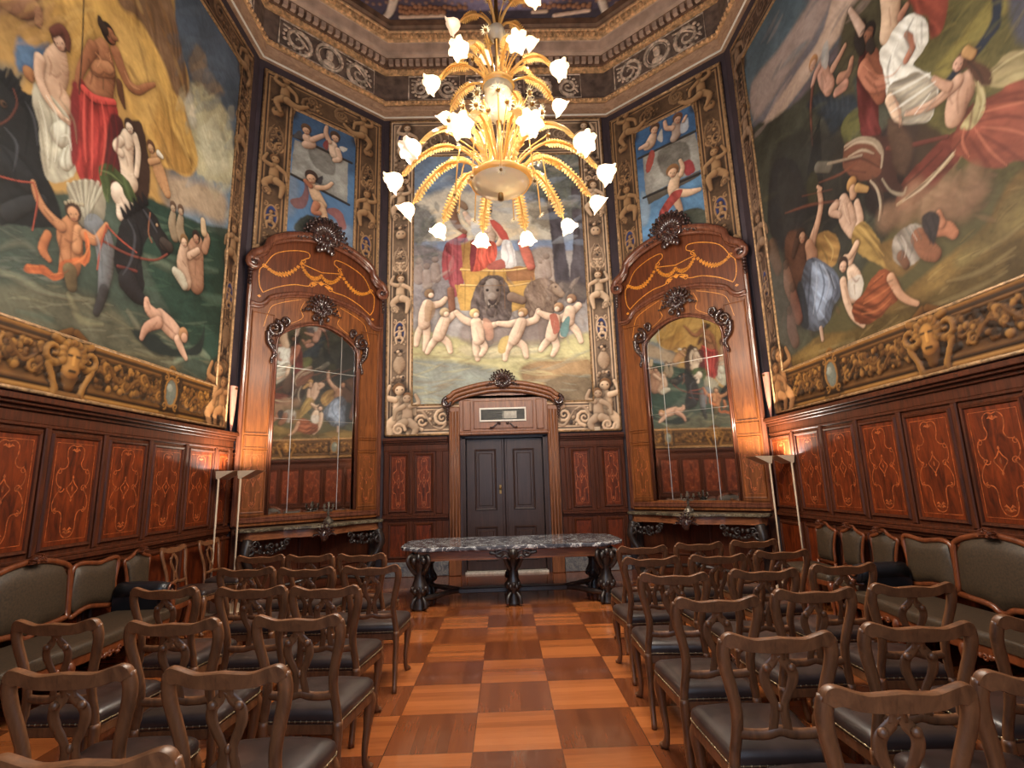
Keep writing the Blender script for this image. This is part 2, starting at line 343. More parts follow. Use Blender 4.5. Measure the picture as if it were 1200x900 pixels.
class Canvas:
    def __init__(s,x0,x1,z0,z1,step,wall=None,off=0.0,seed=1,proj=None):
        s.nx=int(round((x1-x0)/step))+1; s.nz=int(round((z1-z0)/step))+1; s.x0,s.x1,s.z0,s.z1,s.step=x0,x1,z0,z1,step
        s.X=np.linspace(x0,x1,s.nx); s.Z=np.linspace(z0,z1,s.nz); s.col=np.zeros((s.nz,s.nx,3))+.3; s.h=np.zeros((s.nz,s.nx))
        s.wall=wall; s.off=off; s.px=wall is not None; s.seed=seed; s.proj=proj
        sh=(s.nz,s.nx); k=1/step
        s.n1=vnoise(sh,(.10*k,.10*k),seed)+.6*vnoise(sh,(.04*k,.04*k),seed+1)     # edge wobble
        s.n3=vnoise(sh,(.55*k,.55*k),seed+7); s.n4=vnoise(sh,(.28*k,.28*k),seed+8)
        s.n2=vnoise(sh,(.5*k,.5*k),seed+2)+.7*vnoise(sh,(.2*k,.25*k),seed+3)+.5*vnoise(sh,(.07*k,.09*k),seed+4)+.35*vnoise(sh,(2,2.5),seed+5)
    def L(s,p):
        if not s.px: return p
        return s.proj(*p) if s.proj else wall_local(s.wall,p[0],p[1],s.off)
    def scale(s,p):
        if not s.px: return 1.0
        a=s.L(p);b=s.L((p[0],p[1]-4)); c=s.L((p[0]+4,p[1])); return (math.hypot(a[0]-b[0],a[1]-b[1])+math.hypot(a[0]-c[0],a[1]-c[1]))/8
    def sl(s,P,pad):
        xs=[p[0] for p in P];zs=[p[1] for p in P]
        i0=max(0,int((min(xs)-pad-s.x0)/s.step));i1=min(s.nx,int((max(xs)+pad-s.x0)/s.step)+2)
        j0=max(0,int((min(zs)-pad-s.z0)/s.step));j1=min(s.nz,int((max(zs)+pad-s.z0)/s.step)+2)
        return (slice(j0,j1),slice(i0,i1)) if i1>i0 and j1>j0 else None
    def comp(s,S,a,c): s.col[S]=s.col[S]*(1-a[...,None])+c*a[...,None]
    def fill(s,pts,c,soft=.02,a=1.0,curve=True,rim=.22,grad=None,tex=.25,wob=.018,folds=None):
        P=[s.L(p) for p in pts]
        if curve: P=cr(P,4,True)
        S=s.sl(P,soft+.03)
        if S is None: return
        X=s.X[S[1]][None];Z=s.Z[S[0]][:,None]; dm=np.full((Z.shape[0],X.shape[1]),1e9); ins=np.zeros_like(dm,bool)
        n=len(P)
        for i in range(n):
            (ax,az),(bx,bz)=P[i],P[(i+1)%n]; dx,dz=bx-ax,bz-az; l=dx*dx+dz*dz
            if l<1e-12: continue
            t=np.clip(((X-ax)*dx+(Z-az)*dz)/l,0,1); dm=np.minimum(dm,(X-ax-t*dx)**2+(Z-az-t*dz)**2)
            if abs(dz)>1e-9:
                cnd=((az>Z)!=(bz>Z)); ins^= cnd&(X<(dx*(Z-az)/dz+ax))
        d=np.sqrt(dm); d=np.where(ins,-d,d)+s.n1[S]*wob
        al=np.clip(.5-d/soft,0,1)*a; cc=np.array(lin(c))[None,None]*np.ones(d.shape+(1,))
        f=1+tex*s.n2[S]
        if rim: f=f*(1-rim*np.exp(np.minimum(d,0)/.07))
        if grad:
            gx,gz,k=grad; xs=[p[0] for p in P];zs=[p[1] for p in P]
            f=f*(1+k*(gx*(2*(X-min(xs))/(max(xs)-min(xs)+1e-6)-1)+gz*(2*(Z-min(zs))/(max(zs)-min(zs)+1e-6)-1)))
        if folds:
            fx,fz,fr,k=folds
            nf=math.hypot(fx,fz); cu=(fx*X+fz*Z)/nf; cv_=(-fz*X+fx*Z)/nf; q=cu+.5*s.n3[S]*.35+.12*s.n4[S]
            a1=lnoise(q*11+s.seed,cv_*2.2+3); a2=lnoise(q*24+7,cv_*4.5+s.seed); a3=lnoise(cu*5+9,cv_*3)
            g=(1-4*np.abs(a1))*.9+a2*1.1+a3*.8; f=f*(1+2.3*k*g)
        s.comp(S,al,cc*np.clip(f,.12,2.2)[...,None]**np.array([.92,1.03,1.1]))
    def limb(s,pts,rad,c,a=1.0,k=.58,light=(-.55,.75),h=0,soft=None,curve=True,tex=.12,dark=None):
        sc=s.scale(pts[len(pts)//2]); R=[r*sc for r in (rad if isinstance(rad,(list,tuple)) else [rad]*len(pts))]
        P=[s.L(p)+(r,) for p,r in zip(pts,R)]
        if curve and len(P)>2: P=cr(P,4)
        if len(P)==1: P=P+[(P[0][0]+1e-4,P[0][1],P[0][2])]
        soft=soft or max(s.step*1.3,.012*min(1,max(R)/.05)); S=s.sl(P,max(R)+soft+.07)
        if S is None: return
        X=s.X[S[1]][None];Z=s.Z[S[0]][:,None]; best=np.full((Z.shape[0],X.shape[1]),1e9); NX=np.zeros_like(best);NZ=np.zeros_like(best);RR=np.ones_like(best)
        for (ax,az,ar),(bx,bz,br) in zip(P[:-1],P[1:]):
            dx,dz=bx-ax,bz-az;l=dx*dx+dz*dz+1e-12; t=np.clip(((X-ax)*dx+(Z-az)*dz)/l,0,1); r=ar+(br-ar)*t
            ex=X-ax-t*dx;ez=Z-az-t*dz; q=np.sqrt(ex*ex+ez*ez); d=q-r; m=d<best
            best=np.where(m,d,best);NX=np.where(m,ex/(r+1e-6),NX);NZ=np.where(m,ez/(r+1e-6),NZ);RR=np.where(m,r,RR)
        if k>.5 and max(R)>.03 and a>.7:
            hl=np.clip(1-np.maximum(best,0)/(.02+.45*max(R)),0,1)**1.5*.38; s.col[S]*=(1-hl)[...,None]
        al=np.clip(.5-best/soft,0,1)*a; q2=NX*NX+NZ*NZ; f=1+1.1*k*(NX*light[0]+NZ*light[1])-k*.55*q2*q2+tex*s.n2[S]+.16*s.n1[S]*min(1,k*2)
        s.comp(S,al,np.array(lin(c))[None,None]*np.clip(f,.14,1.9)[...,None]**np.array([.85,1.05,1.2]))
        if h: 
            hh=h*np.sqrt(np.clip(1-(NX*NX+NZ*NZ),0,1)); s.h[S]=np.maximum(s.h[S],np.where(al>.3,hh,0))
    def figure(s,skin,head=None,torso=None,limbs=(),hair=None,hr=5,hairpos=(0,-2.5)):
        for l in limbs: s.limb(l[0],l[1],l[2] if len(l)>2 else skin)
        if torso: s.limb(torso[0],torso[1],skin)
        if head:
            if hair: s.limb([(head[0]+hairpos[0],head[1]+hairpos[1])],hr*1.12,hair,k=.3)
            s.limb([(head[0],head[1]+.6),(head[0]+.4,head[1]+hr*.35)],[hr*.8,hr*.62],skin,curve=False)
            dk=tuple(x*.42 for x in skin)
            if hr>3.2:
                for q in (-.32,.36): s.limb([(head[0]+q*hr,head[1]+.1*hr)],hr*.12,dk,a=.75,k=0)
                s.limb([(head[0]+.05*hr,head[1]+.15*hr),(head[0]+.06*hr,head[1]+.48*hr)],hr*.09,tuple(x*.75 for x in skin),a=.6,k=0)
                s.limb([(head[0]-.14*hr,head[1]+.72*hr),(head[0]+.2*hr,head[1]+.72*hr)],hr*.09,(140,60,50),a=.7,k=0)
    def finish(s,g=.14):
        m=s.col.mean(2,keepdims=True); s.col=m+(s.col-m)*.86; X,Z=s.X[None],s.Z[:,None]
        br=lnoise((X+Z)*26+s.n3*9,(X-Z)*9+s.n4*6)+.7*lnoise((X-.4*Z)*11+9,(Z+.4*X)*30+s.n3*12)     # brush marks
        s.col*=np.clip(1+.15*br,.5,1.5)[...,None]; s.col*= np.clip(1+g*s.n2,.4,1.6)[...,None]
    def mesh(s,name,mat,mask=None,parent=None,horizontal=False):
        xx,zz=np.meshgrid(s.X,s.Z); n=s.nx*s.nz
        if horizontal: V=np.stack([xx.ravel(),zz.ravel(),-s.h.ravel()],1)
        else: V=np.stack([xx.ravel(),-s.h.ravel(),zz.ravel()],1)
        idx=np.arange(n).reshape(s.nz,s.nx); Q=np.stack([idx[:-1,:-1],idx[:-1,1:],idx[1:,1:],idx[1:,:-1]],-1)
        if horizontal: Q=Q[...,::-1]
        if mask is not None: Q=Q[mask[:-1,:-1]]
        Q=Q.reshape(-1,4); used=np.zeros(n,bool); used[Q.ravel()]=True; re=np.cumsum(used)-1; V=V[used]; Q=re[Q]; col=s.col.reshape(-1,3)[used]
        me=bpy.data.meshes.new(name); me.vertices.add(len(V)); me.vertices.foreach_set('co',V.ravel()); me.loops.add(Q.size); me.loops.foreach_set('vertex_index',Q.ravel().astype(np.int32))
        me.polygons.add(len(Q)); me.polygons.foreach_set('loop_start',(np.arange(len(Q))*4).astype(np.int32)); me.polygons.foreach_set('loop_total',np.full(len(Q),4,np.int32)); me.update(calc_edges=True)
        me.polygons.foreach_set('use_smooth',np.ones(len(Q),bool))
        at=me.color_attributes.new('paint','FLOAT_COLOR','POINT'); at.data.foreach_set('color',np.concatenate([np.clip(col,0,1),np.ones((len(col),1))],1).astype(np.float32).ravel())
        me.materials.append(mat); o=bpy.data.objects.new(name,me); C.objects.link(o)
        if parent is not None: o.parent=parent
        return o
    # ---- ornament vocabulary of the painted architectural borders (metres)
    def scroll(s,c,r,turns,a0,dr,w,col,h=.012):
        P=spiral(c,r,turns,a0,16,dr); s.limb(P,[w*(1-.6*i/16) for i in range(17)],col,h=h,curve=False,k=.6)
    def putto(s,c,k,flip=1,col=(196,160,122),seat=False,hair=(120,84,56)):
        x,z=c; f=flip; q=lambda a,b:(x+a*k*f,z+b*k); H=.014
        for P0,r0 in (([q(.04,.0),q(.02,.25),q(.0,.62)],.24*k),([q(-.1,-.1),q(-.2,-.3)],.16*k),([q(.1,-.1),q(.24,-.3)],.16*k)): s.limb(P0,r0,(44,32,26),a=.6,k=.1,soft=.06)
        s.limb([q(.02,.02),q(.0,.22),q(.02,.42)],[.15*k,.13*k,.12*k],col,h=H)
        s.limb([q(-.06,0),q(-.22,-.16),q(-.1,-.42)],[.11*k,.09*k,.05*k],col,h=H); s.limb([q(.08,0),q(.24,-.1),q(.2,-.44)],[.11*k,.09*k,.05*k],col,h=H)
        s.limb([q(-.08,.42),q(-.28,.5),q(-.2,.72)],[.07*k,.055*k,.04*k],col,h=H); s.limb([q(.1,.42),q(.3,.3),q(.34,.1)],[.07*k,.055*k,.04*k],col,h=H)
        s.limb([q(.0,.66)],.13*k,hair,h=H); s.limb([q(.02,.62)],.105*k,col,h=H)
        for e in (-.04,.07): s.limb([q(e,.64)],.018*k,(70,46,34),k=0)
    def cluster(s,c,w,h,n,cols,r=.03,seed=0):
        R=random.Random(seed)
        for i in range(n):
            p=(c[0]+R.uniform(-w,w),c[1]+R.uniform(-h,h)); s.limb([p],R.uniform(.6,1.2)*r,R.choice(cols),h=.012,k=.7)
    def cart(s,c,w,h,frame,inner):
        P=[(c[0]+w*math.cos(t),c[1]+h*math.sin(t)) for t in [2*PI*i/20 for i in range(20)]]
        s.fill([(p[0]*1.0,p[1]) for p in P],inner,soft=.02,wob=.004); s.limb(P+[P[0]],w*.16,frame,h=.012,curve=False,k=.6)
        for sx in (-1,1):
            for sz in (-1,1): s.scroll((c[0]+sx*w*.95,c[1]+sz*h*1.0),w*.42,1.2,PI/2*sz,sx*sz,w*.14,frame)
# ------------------------------------------------------------------ the room shell
ROOM=[(-2.27,-.3),(2.27,-.3),(4.035,1.3),(4.035,7.7),(2.27,9.3),(-2.27,9.3),(-4.035,7.7),(-4.035,1.3)]
HT=10.72
def wallbox(name,w,half,holes=(),mat=None):
    b=MB(); hs=sorted(holes)
    xs=-half
    for (x0,x1,z0,z1) in hs:
        b.box(xs,x0,0,.18,0,HT); b.box(x0,x1,0,.18,z1,HT)
        if z0>0: b.box(x0,x1,0,.18,0,z0)
        xs=x1
    b.box(xs,half,0,.18,0,HT)
    (cx,cy),t=WALL[w]; return struct(b.build(name,mat or M['wallpaint'],None,(cx,cy,0),t))
WALL['rear']=((0,-.3),PI); WALL['rl']=((-3.1525,.5),PI-TH); WALL['rr']=((3.1525,.5),PI+TH)
wallbox('wall_back','back',2.3,[(-.76,.76,0,2.38)])
wallbox('wall_left','left',3.22); wallbox('wall_right','right',3.22)
wallbox('wall_back_left','bl',1.21); wallbox('wall_back_right','br',1.21)
WIN=(-1.45,1.45,.7,5.2)
wallbox('wall_front','rear',2.3,[WIN]); wallbox('wall_front_left','rl',1.21); wallbox('wall_front_right','rr',1.21)
b=MB(); b.box(-4.3,4.3,-.6,9.3,-.12,0); b.box(-.76,.76,9.3,9.9,-.12,0); struct(b.build('floor',M['floor']))
b=MB(); b.box(-4.3,4.3,-.6,9.6,HT,HT+.15); ceil=struct(b.build('ceiling',M['wallpaint']))
# window behind the camera: frame, mullions, panes
b=MB()
for x in (WIN[0],WIN[1]-.08): b.box(x,x+.08,.02,.14,WIN[2],WIN[3])
for z in (WIN[2],2.9,WIN[3]-.08): b.box(WIN[0],WIN[1],.02,.14,z,z+.08)
for x in (-.52,.44): b.box(x,x+.08,.03,.13,WIN[2],WIN[3])
win=struct(b.build('window_1',M['white'],None,(0,-.3,0),PI))
# ---- cornice
def sweep(name,prof,mat,n=None):
    vs=[];fs=[];m=8
    for d,z in prof: vs+=[(x,y,z) for x,y in inset(ROOM,d)]
    for k in range(len(prof)-1):
        for i in range(m):
            j=(i+1)%m; fs.append((k*m+i,k*m+j,(k+1)*m+j,(k+1)*m+i))
    b=MB(); b.add(vs,fs); return b.build(name,mat,n)
corn=struct(sweep('trim_1',[(0,8.84),(.07,8.84),(.08,8.86),(.10,8.97),(.13,9.05),(.13,9.07),(.05,9.10)],M['fascia']))
sweep('edge_fillet',[(.066,8.836),(.09,8.838),(.09,8.858),(.075,8.862)],M['white'],corn)
sweep('lower_gilt_band',[(.05,9.09),(.15,9.10),(.15,9.17),(.11,9.21),(.06,9.24),(.0,9.24)],M['cgold'],corn)
sweep('frieze',[(.0,9.22),(.025,9.24),(.025,9.88),(.0,9.9)],M['frieze'],corn)
sweep('upper_bead_band',[(.02,9.86),(.09,9.87),(.11,9.93),(.09,9.97)],M['cgold'],corn)
sweep('dentil_course',[(.08,9.96),(.12,9.97),(.12,10.13),(.2,10.15)],M['cornice'],corn)
sweep('corona',[(.19,10.14),(.25,10.16),(.27,10.2),(.31,10.36),(.34,10.38)],M['cflat'],corn)
sweep('crown_gilding',[(.33,10.37),(.38,10.39),(.42,10.5),(.46,10.52)],M['cgold'],corn)
sweep('crown_soffit',[(.45,10.51),(.47,10.56),(.52,10.58),(.52,10.72)],M['cornice'],corn)
def along(edge,d,step,skip=0):
    P=inset(ROOM,d); a=P[edge];c=P[(edge+1)%8]; L=math.hypot(c[0]-a[0],c[1]-a[1]); n=int((L-2*skip)/step); t=math.atan2(c[1]-a[1],c[0]-a[0])
    return [((a[0]+(c[0]-a[0])*(skip+(L-2*skip)*(i+.5)/n)/L, a[1]+(c[1]-a[1])*(skip+(L-2*skip)*(i+.5)/n)/L),t) for i in range(n)]
VIS=(2,3,4,5,6)
for nm,d,z,st,r,mt in (('egg_and_dart',.15,9.14,.085,(.032,.02,.032),'cgold'),('bead_row',.105,9.925,.075,(.026,.018,.026),'cgold'),('leaf_row',.40,10.45,.12,(.048,.03,.055),'cgold')):
    b=MB()
    for e in VIS:
        for (x,y),t in along(e,d,st,.02): b.ball((x,y,z),(r[0],r[0],r[2]),6,4)
    b.build(nm,M[mt],corn)
b=MB()
for e in VIS:
    for (x,y),t in along(e,.14,.135,.03):
        c,s_=math.cos(t),math.sin(t); w,dp=.043,.05
        q=[(-w,-dp),(w,-dp),(w,dp),(-w,dp)]; q=[(x+c*u-s_*v,y+s_*u+c*v) for u,v in q]
        b.add([(p[0],p[1],z) for z in (10.0,10.12) for p in q],[(0,3,2,1),(4,5,6,7),(0,1,5,4),(1,2,6,5),(2,3,7,6),(3,0,4,7)])
b.build('dentil_blocks',M['cflat'],corn)
# frieze relief panels: rim, medallion with a head, acanthus scrolls, one per wall bay
def frieze_panel(w,xc,L,medal=True):
    b=MB(); y=-.03; h=.27; zc=9.56
    rim=[(xc-L/2,zc-h),(xc+L/2,zc-h),(xc+L/2,zc+h),(xc-L/2,zc+h),(xc-L/2,zc-h)]; b.tube([(x,y-.005,z) for x,z in rim],.016,6)
    if medal:
        b.tube([(xc+.25*math.cos(t),y-.01,zc+.25*math.sin(t)) for t in [2*PI*i/24 for i in range(25)]],.03,7)
        b.tube([(xc+.2*math.cos(t),y-.005,zc+.2*math.sin(t)) for t in [2*PI*i/24 for i in range(25)]],.012,6)
        b.ball((xc,y,zc+.03),(.075,.05,.1)); b.ball((xc,y,zc-.12),(.12,.03,.07)); b.ball((xc,y-.01,zc+.1),(.08,.05,.05))
    for s in (-1,1):
        x0=.33 if medal else .08; n=max(1,int((L/2-x0)/.36)); st=(L/2-x0-.06)/n
        for i in range(n):
            cx=xc+s*(x0+st*(i+.5)); d=1 if i%2 else -1
            P=spiral((cx,zc+.03*d),st*.52,1.7,PI*.5*d+(.5 if s>0 else 0),22,s*d); b.tube([(p[0],y-.012,p[1]) for p in P],[.045*(1-.6*k/22) for k in range(23)],6)
            for a in range(14):
                t=a*.45+i; ll=.05 if a%2 else .075; b.ball((cx+st*.46*math.cos(t),y,zc+.205*math.sin(t)),(ll*.6,.025,.03),6,4)
            P=cr([(cx-st*.5,y-.01,zc-.18*d),(cx,y-.01,zc-.1*d),(cx+st*.5,y-.01,zc+.16*d)],4); b.tube(P,.018,6)
    (cx,cy),t=WALL[w]; o=b.build('frieze_relief',M['friezeorn'],corn,(cx,cy,0),t)
frieze_panel('bl',0,1.85); frieze_panel('br',0,1.85)
for x in (-1.25,0,1.25): frieze_panel('back',x,1.05 if x else 1.2,False)
for w in ('left','right'):
    for x in (-2.2,-.75,.75,2.2): frieze_panel(w,x,1.2,abs(x)<1)

# ------------------------------------------------------------------ wainscot
HALF=[(.0,.06),(.2,.05),(.37,.09),(.37,.17),(.3,.23),(.42,.28),(.68,.295),(.76,.36),(.7,.43),(.5,.475)]
HALF2=[(.5,.475),(.7,.54),(.8,.62),(.74,.69),(.62,.675)]
HALF3=[(.74,.69),(.45,.695),(.33,.75),(.32,.86),(.2,.93),(0,.95)]
def inlay_mesh(b,xc,z0,z1,hw,y,simple=False,lw=.0085):
    H=z1-z0
    q=lambda s,p:(xc+s*p[0]*hw,z1-p[1]*H)
    e=.90; R=[(xc-hw*e,z0+.03),(xc+hw*e,z0+.03),(xc+hw*e,z1-.03),(xc-hw*e,z1-.03),(xc-hw*e,z0+.03)]
    for a,c in zip(R[:-1],R[1:]): b.strip([a,c],.005,y)
    if simple: return
    for s in (-1,1):
        for hf in (HALF,HALF2,HALF3): b.strip(cr([q(s,p) for p in hf],4),lw,y)
        b.strip(spiral(q(s,(.52,.475)),hw*.16,1.1,0,10,s),lw,y); b.strip(spiral(q(s,(.66,.31)),hw*.13,1,PI/2,8,s),lw*.8,y); b.strip(spiral(q(s,(.62,.69)),hw*.12,1,PI/2,8,-s),lw*.8,y)
        b.strip(cr([q(s,(0,.385)),q(s,(.1,.43)),q(s,(.25,.475)),q(s,(.1,.53)),q(s,(0,.57))],3),lw,y)
        for zz in (.10,.87,.90): b.strip([q(s,(0,zz+.015)),q(s,(.12,zz-.01)),q(s,(.2,zz))],[.004,.02,.004],y)
    for zz in (.365,.585,.09,.9): b.strip([q(1,(0,zz-.018)),q(1,(0,zz)),q(1,(0,zz+.018))],[.004,.022,.004],y)
    b.strip([q(1,(0,.45)),q(1,(0,.475)),q(1,(0,.50))],[.004,.018,.004],y)
def framed(b,xc,hw,z0,z1,y,w=.045,dp=.02):
    # moulding ring around a panel opening
    o=[(xc-hw,z0),(xc+hw,z0),(xc+hw,z1),(xc-hw,z1)]; r0=o; r1=inset(o,w*.3); r2=inset(o,w*.7); r3=inset(o,w)
    vs=[(x,y,z) for x,z in r0]+[(x,y-dp,z) for x,z in r1]+[(x,y-dp*.8,z) for x,z in r2]+[(x,y+dp*.6,z) for x,z in r3]; fs=[]
    for k in range(3):
        for i in range(4):
            j=(i+1)%4; fs.append((k*4+i,k*4+j,k*4+4+j,k*4+4+i))
    b.add(vs,fs)
def wainscot(n,w,x0,x1,panels,stiles,gap=None):
    (cx,cy),t=WALL[w]; kw=dict(loc=(cx,cy,0),rz=t)
    segs=[(x0,x1)] if not gap else [(x0,gap[0]),(gap[1],x1)]
    b=MB()
    for a,c in segs: b.box(a,c,-.045,-.001,.2,2.2)
    root=struct(b.build('trim_%d'%n,M['dado'],None,(cx,cy,0),t))
    b=MB()
    for a,c in segs:
        for y,z0,z1 in ((-.066,2.12,2.15),(-.054,2.15,2.25),(-.08,2.25,2.285),(-.12,2.285,2.315),(-.15,2.315,2.365)): b.bbox(a,c,y,-.001,z0,z1,.006)
    b.build('cap_moulding',M['dado'],root)
    b=MB()
    for a,c in segs:
        for y,z0,z1 in ((-.07,.93,.965),(-.10,.965,1.005),(-.08,1.005,1.035)): b.bbox(a,c,y,-.001,z0,z1,.006)
    b.build('chair_rail',M['dado'],root)
    b=MB()
    for a,c in segs: b.bbox(a,c,-.07,-.001,0,.24,.01)
    b.build('plinth',M['basestone'] if w=='back' else M['dado'],root)
    for x,hw in stiles:
        b=MB(); b.bbox(x-hw,x+hw,-.072,-.04,1.04,2.125,.01); b.bbox(x-hw,x+hw,-.06,-.04,.25,.92,.01); b.build('stile',M['dado'],root)
    for x,hw in panels:
        b=MB(); framed(b,x,hw,1.07,2.09,-.05); framed(b,x,hw,.3,.89,-.05); b.build('panel_frame',M['dado'],root)
        b=MB(); b.box(x-hw+.04,x+hw-.04,-.052,-.04,1.11,2.05); b.build('inlaid_panel',M['panel'],root)
        b=MB(); inlay_mesh(b,x,1.12,2.04,hw-.045,-.0535); b.build('marquetry',M['inlay'],root)
        b=MB(); b.box(x-hw+.04,x+hw-.04,-.052,-.04,.34,.85); inlay_mesh(b,x,.36,.83,hw-.06,-.0535,True,.006); b.build('lower_panel',M['panel'],root)
pl=[(7.53-.665*k-4.5,.285) for k in range(10)]; wainscot(2,'left',-3.2,3.15,pl,[(x+.3325,.03) for x,_ in pl[1:]]+[(3.06,.05)])
pr=[(4.5-(7.37-.652*k),.28) for k in range(10)]; wainscot(3,'right',-3.15,3.2,pr,[(x-.326,.03) for x,_ in pr[1:]])
wainscot(4,'back',-2.15,2.15,[(-1.88,.165),(-1.43,.165),(1.36,.165),(1.91,.165)],[(-1.655,.035),(1.635,.035),(-2.1,.04),(2.12,.03),(-1.16,.06),(1.12,.04)],gap=(-1.0,1.0))

# ------------------------------------------------------------------ carved ornament
def carved_shell(b,cx,cz,r,y,lobes=9):
    for i in range(lobes):
        a=PI*(.08+.84*i/(lobes-1)); L=r*(.8+.25*math.sin(a))
        b.tube([(cx+.2*L*math.cos(a),y-.02,cz+.2*L*math.sin(a)),(cx+.6*L*math.cos(a),y-.055,cz+.6*L*math.sin(a)),(cx+L*math.cos(a),y-.045,cz+L*math.sin(a))],[.05*r,.12*r,.09*r],6)
        b.ball((cx+L*1.02*math.cos(a),y-.05,cz+L*1.02*math.sin(a)),(.1*r,.035,.1*r),6,4)
    for i in range(7):
        a=PI*(1.12+.76*i/6); L=r*.62
        b.tube([(cx,y-.03,cz),(cx+.6*L*math.cos(a),y-.05,cz+.6*L*math.sin(a)),(cx+L*math.cos(a),y-.03,cz+L*math.sin(a))],[.08*r,.12*r,.05*r],6)
    for s in (-1,1):
        P=spiral((cx+s*.42*r,cz-.08*r),.3*r,1.5,PI/2,20,-s); b.tube([(p[0],y-.06,p[1]) for p in P],[.085*r*(1-.5*i/20) for i in range(21)],6)
        P=cr([(cx+s*.6*r,cz-.2*r),(cx+s*.9*r,cz-.05*r),(cx+s*1.15*r,cz-.22*r),(cx+s*1.3*r,cz-.12*r)],4); b.tube([(p[0],y-.03,p[1]) for p in P],[.07*r]*6+[.05*r]*(len(P)-6),6)
    b.ball((cx,y-.07,cz),(.14*r,.05,.17*r))
    R=random.Random(int(cz*100))
    for i in range(lobes*2):
        a=PI*(-.02+1.04*i/(lobes*2-1)); L=r*(1.08+.12*(i%2)); b.ball((cx+L*.97*math.cos(a),y-.03,cz+.95*L*math.sin(a)),(.085*r,.03,.085*r),7,5)
    for s in (-1,1):
        for i in range(6):
            u=i/5; x=cx+s*r*(.7+.75*u); z=cz-r*(.12+.25*u); b.ball((x,y-.035,z+.06*r*(i%2)),(.11*r*(1.1-.5*u),.03,.075*r),6,4)
def scroll_drop(b,cx,cz,s,k,y):
    # an S-scroll bracket with leaves falling below it
    P=spiral((cx,cz),.17*k,1.6,PI*.5,22,s); b.tube([(p[0],y-.04,p[1]) for p in P],[.05*k*(1-.5*i/22) for i in range(23)],6)
    P=spiral((cx-s*.2*k,cz+.2*k),.1*k,1.4,-PI*.5,16,-s); b.tube([(p[0],y-.035,p[1]) for p in P],[.035*k*(1-.5*i/16) for i in range(17)],6)
    P=cr([(cx+s*.12*k,cz-.08*k),(cx+s*.1*k,cz-.3*k),(cx-s*.02*k,cz-.5*k),(cx+s*.04*k,cz-.66*k)],5); b.tube([(p[0],y-.03,p[1]) for p in P],[.06*k*(1-.65*i/(len(P)-1)) for i in range(len(P))],6)
    for i in range(6): b.ball((cx+s*(.1-.03*i)*k,y-.04,cz-(.1+.09*i)*k),(.055*k*(1-.1*i),.03,.05*k),6,4)
    b.ball((cx+s*.02*k,y-.03,cz-.68*k),(.04*k,.025,.05*k),6,4)
def leafy(b,x0,x1,z,y,r,seed,drop=.06):
    R=random.Random(seed); n=max(3,int(abs(x1-x0)/(r*1.1)))
    for i in range(n):
        t=(i+.5)/n; x=x0+(x1-x0)*t; zz=z-drop*math.sin(PI*t)+R.uniform(-.3,.3)*r
        if i%3==0:
            P=spiral((x,zz),r*.95,1.3,R.uniform(0,6),12,R.choice((-1,1))); b.tube([(p[0],y-.02,p[1]) for p in P],r*.26,5)
        else: b.ball((x,y-R.uniform(.0,.03),zz),(r*R.uniform(.5,.8),r*.6,r*R.uniform(.5,.8)),6,4)
def mirrored(pts): return [(x,z) for x,z in pts]+[(-x,z) for x,z in pts[::-1] if abs(x)>1e-6]

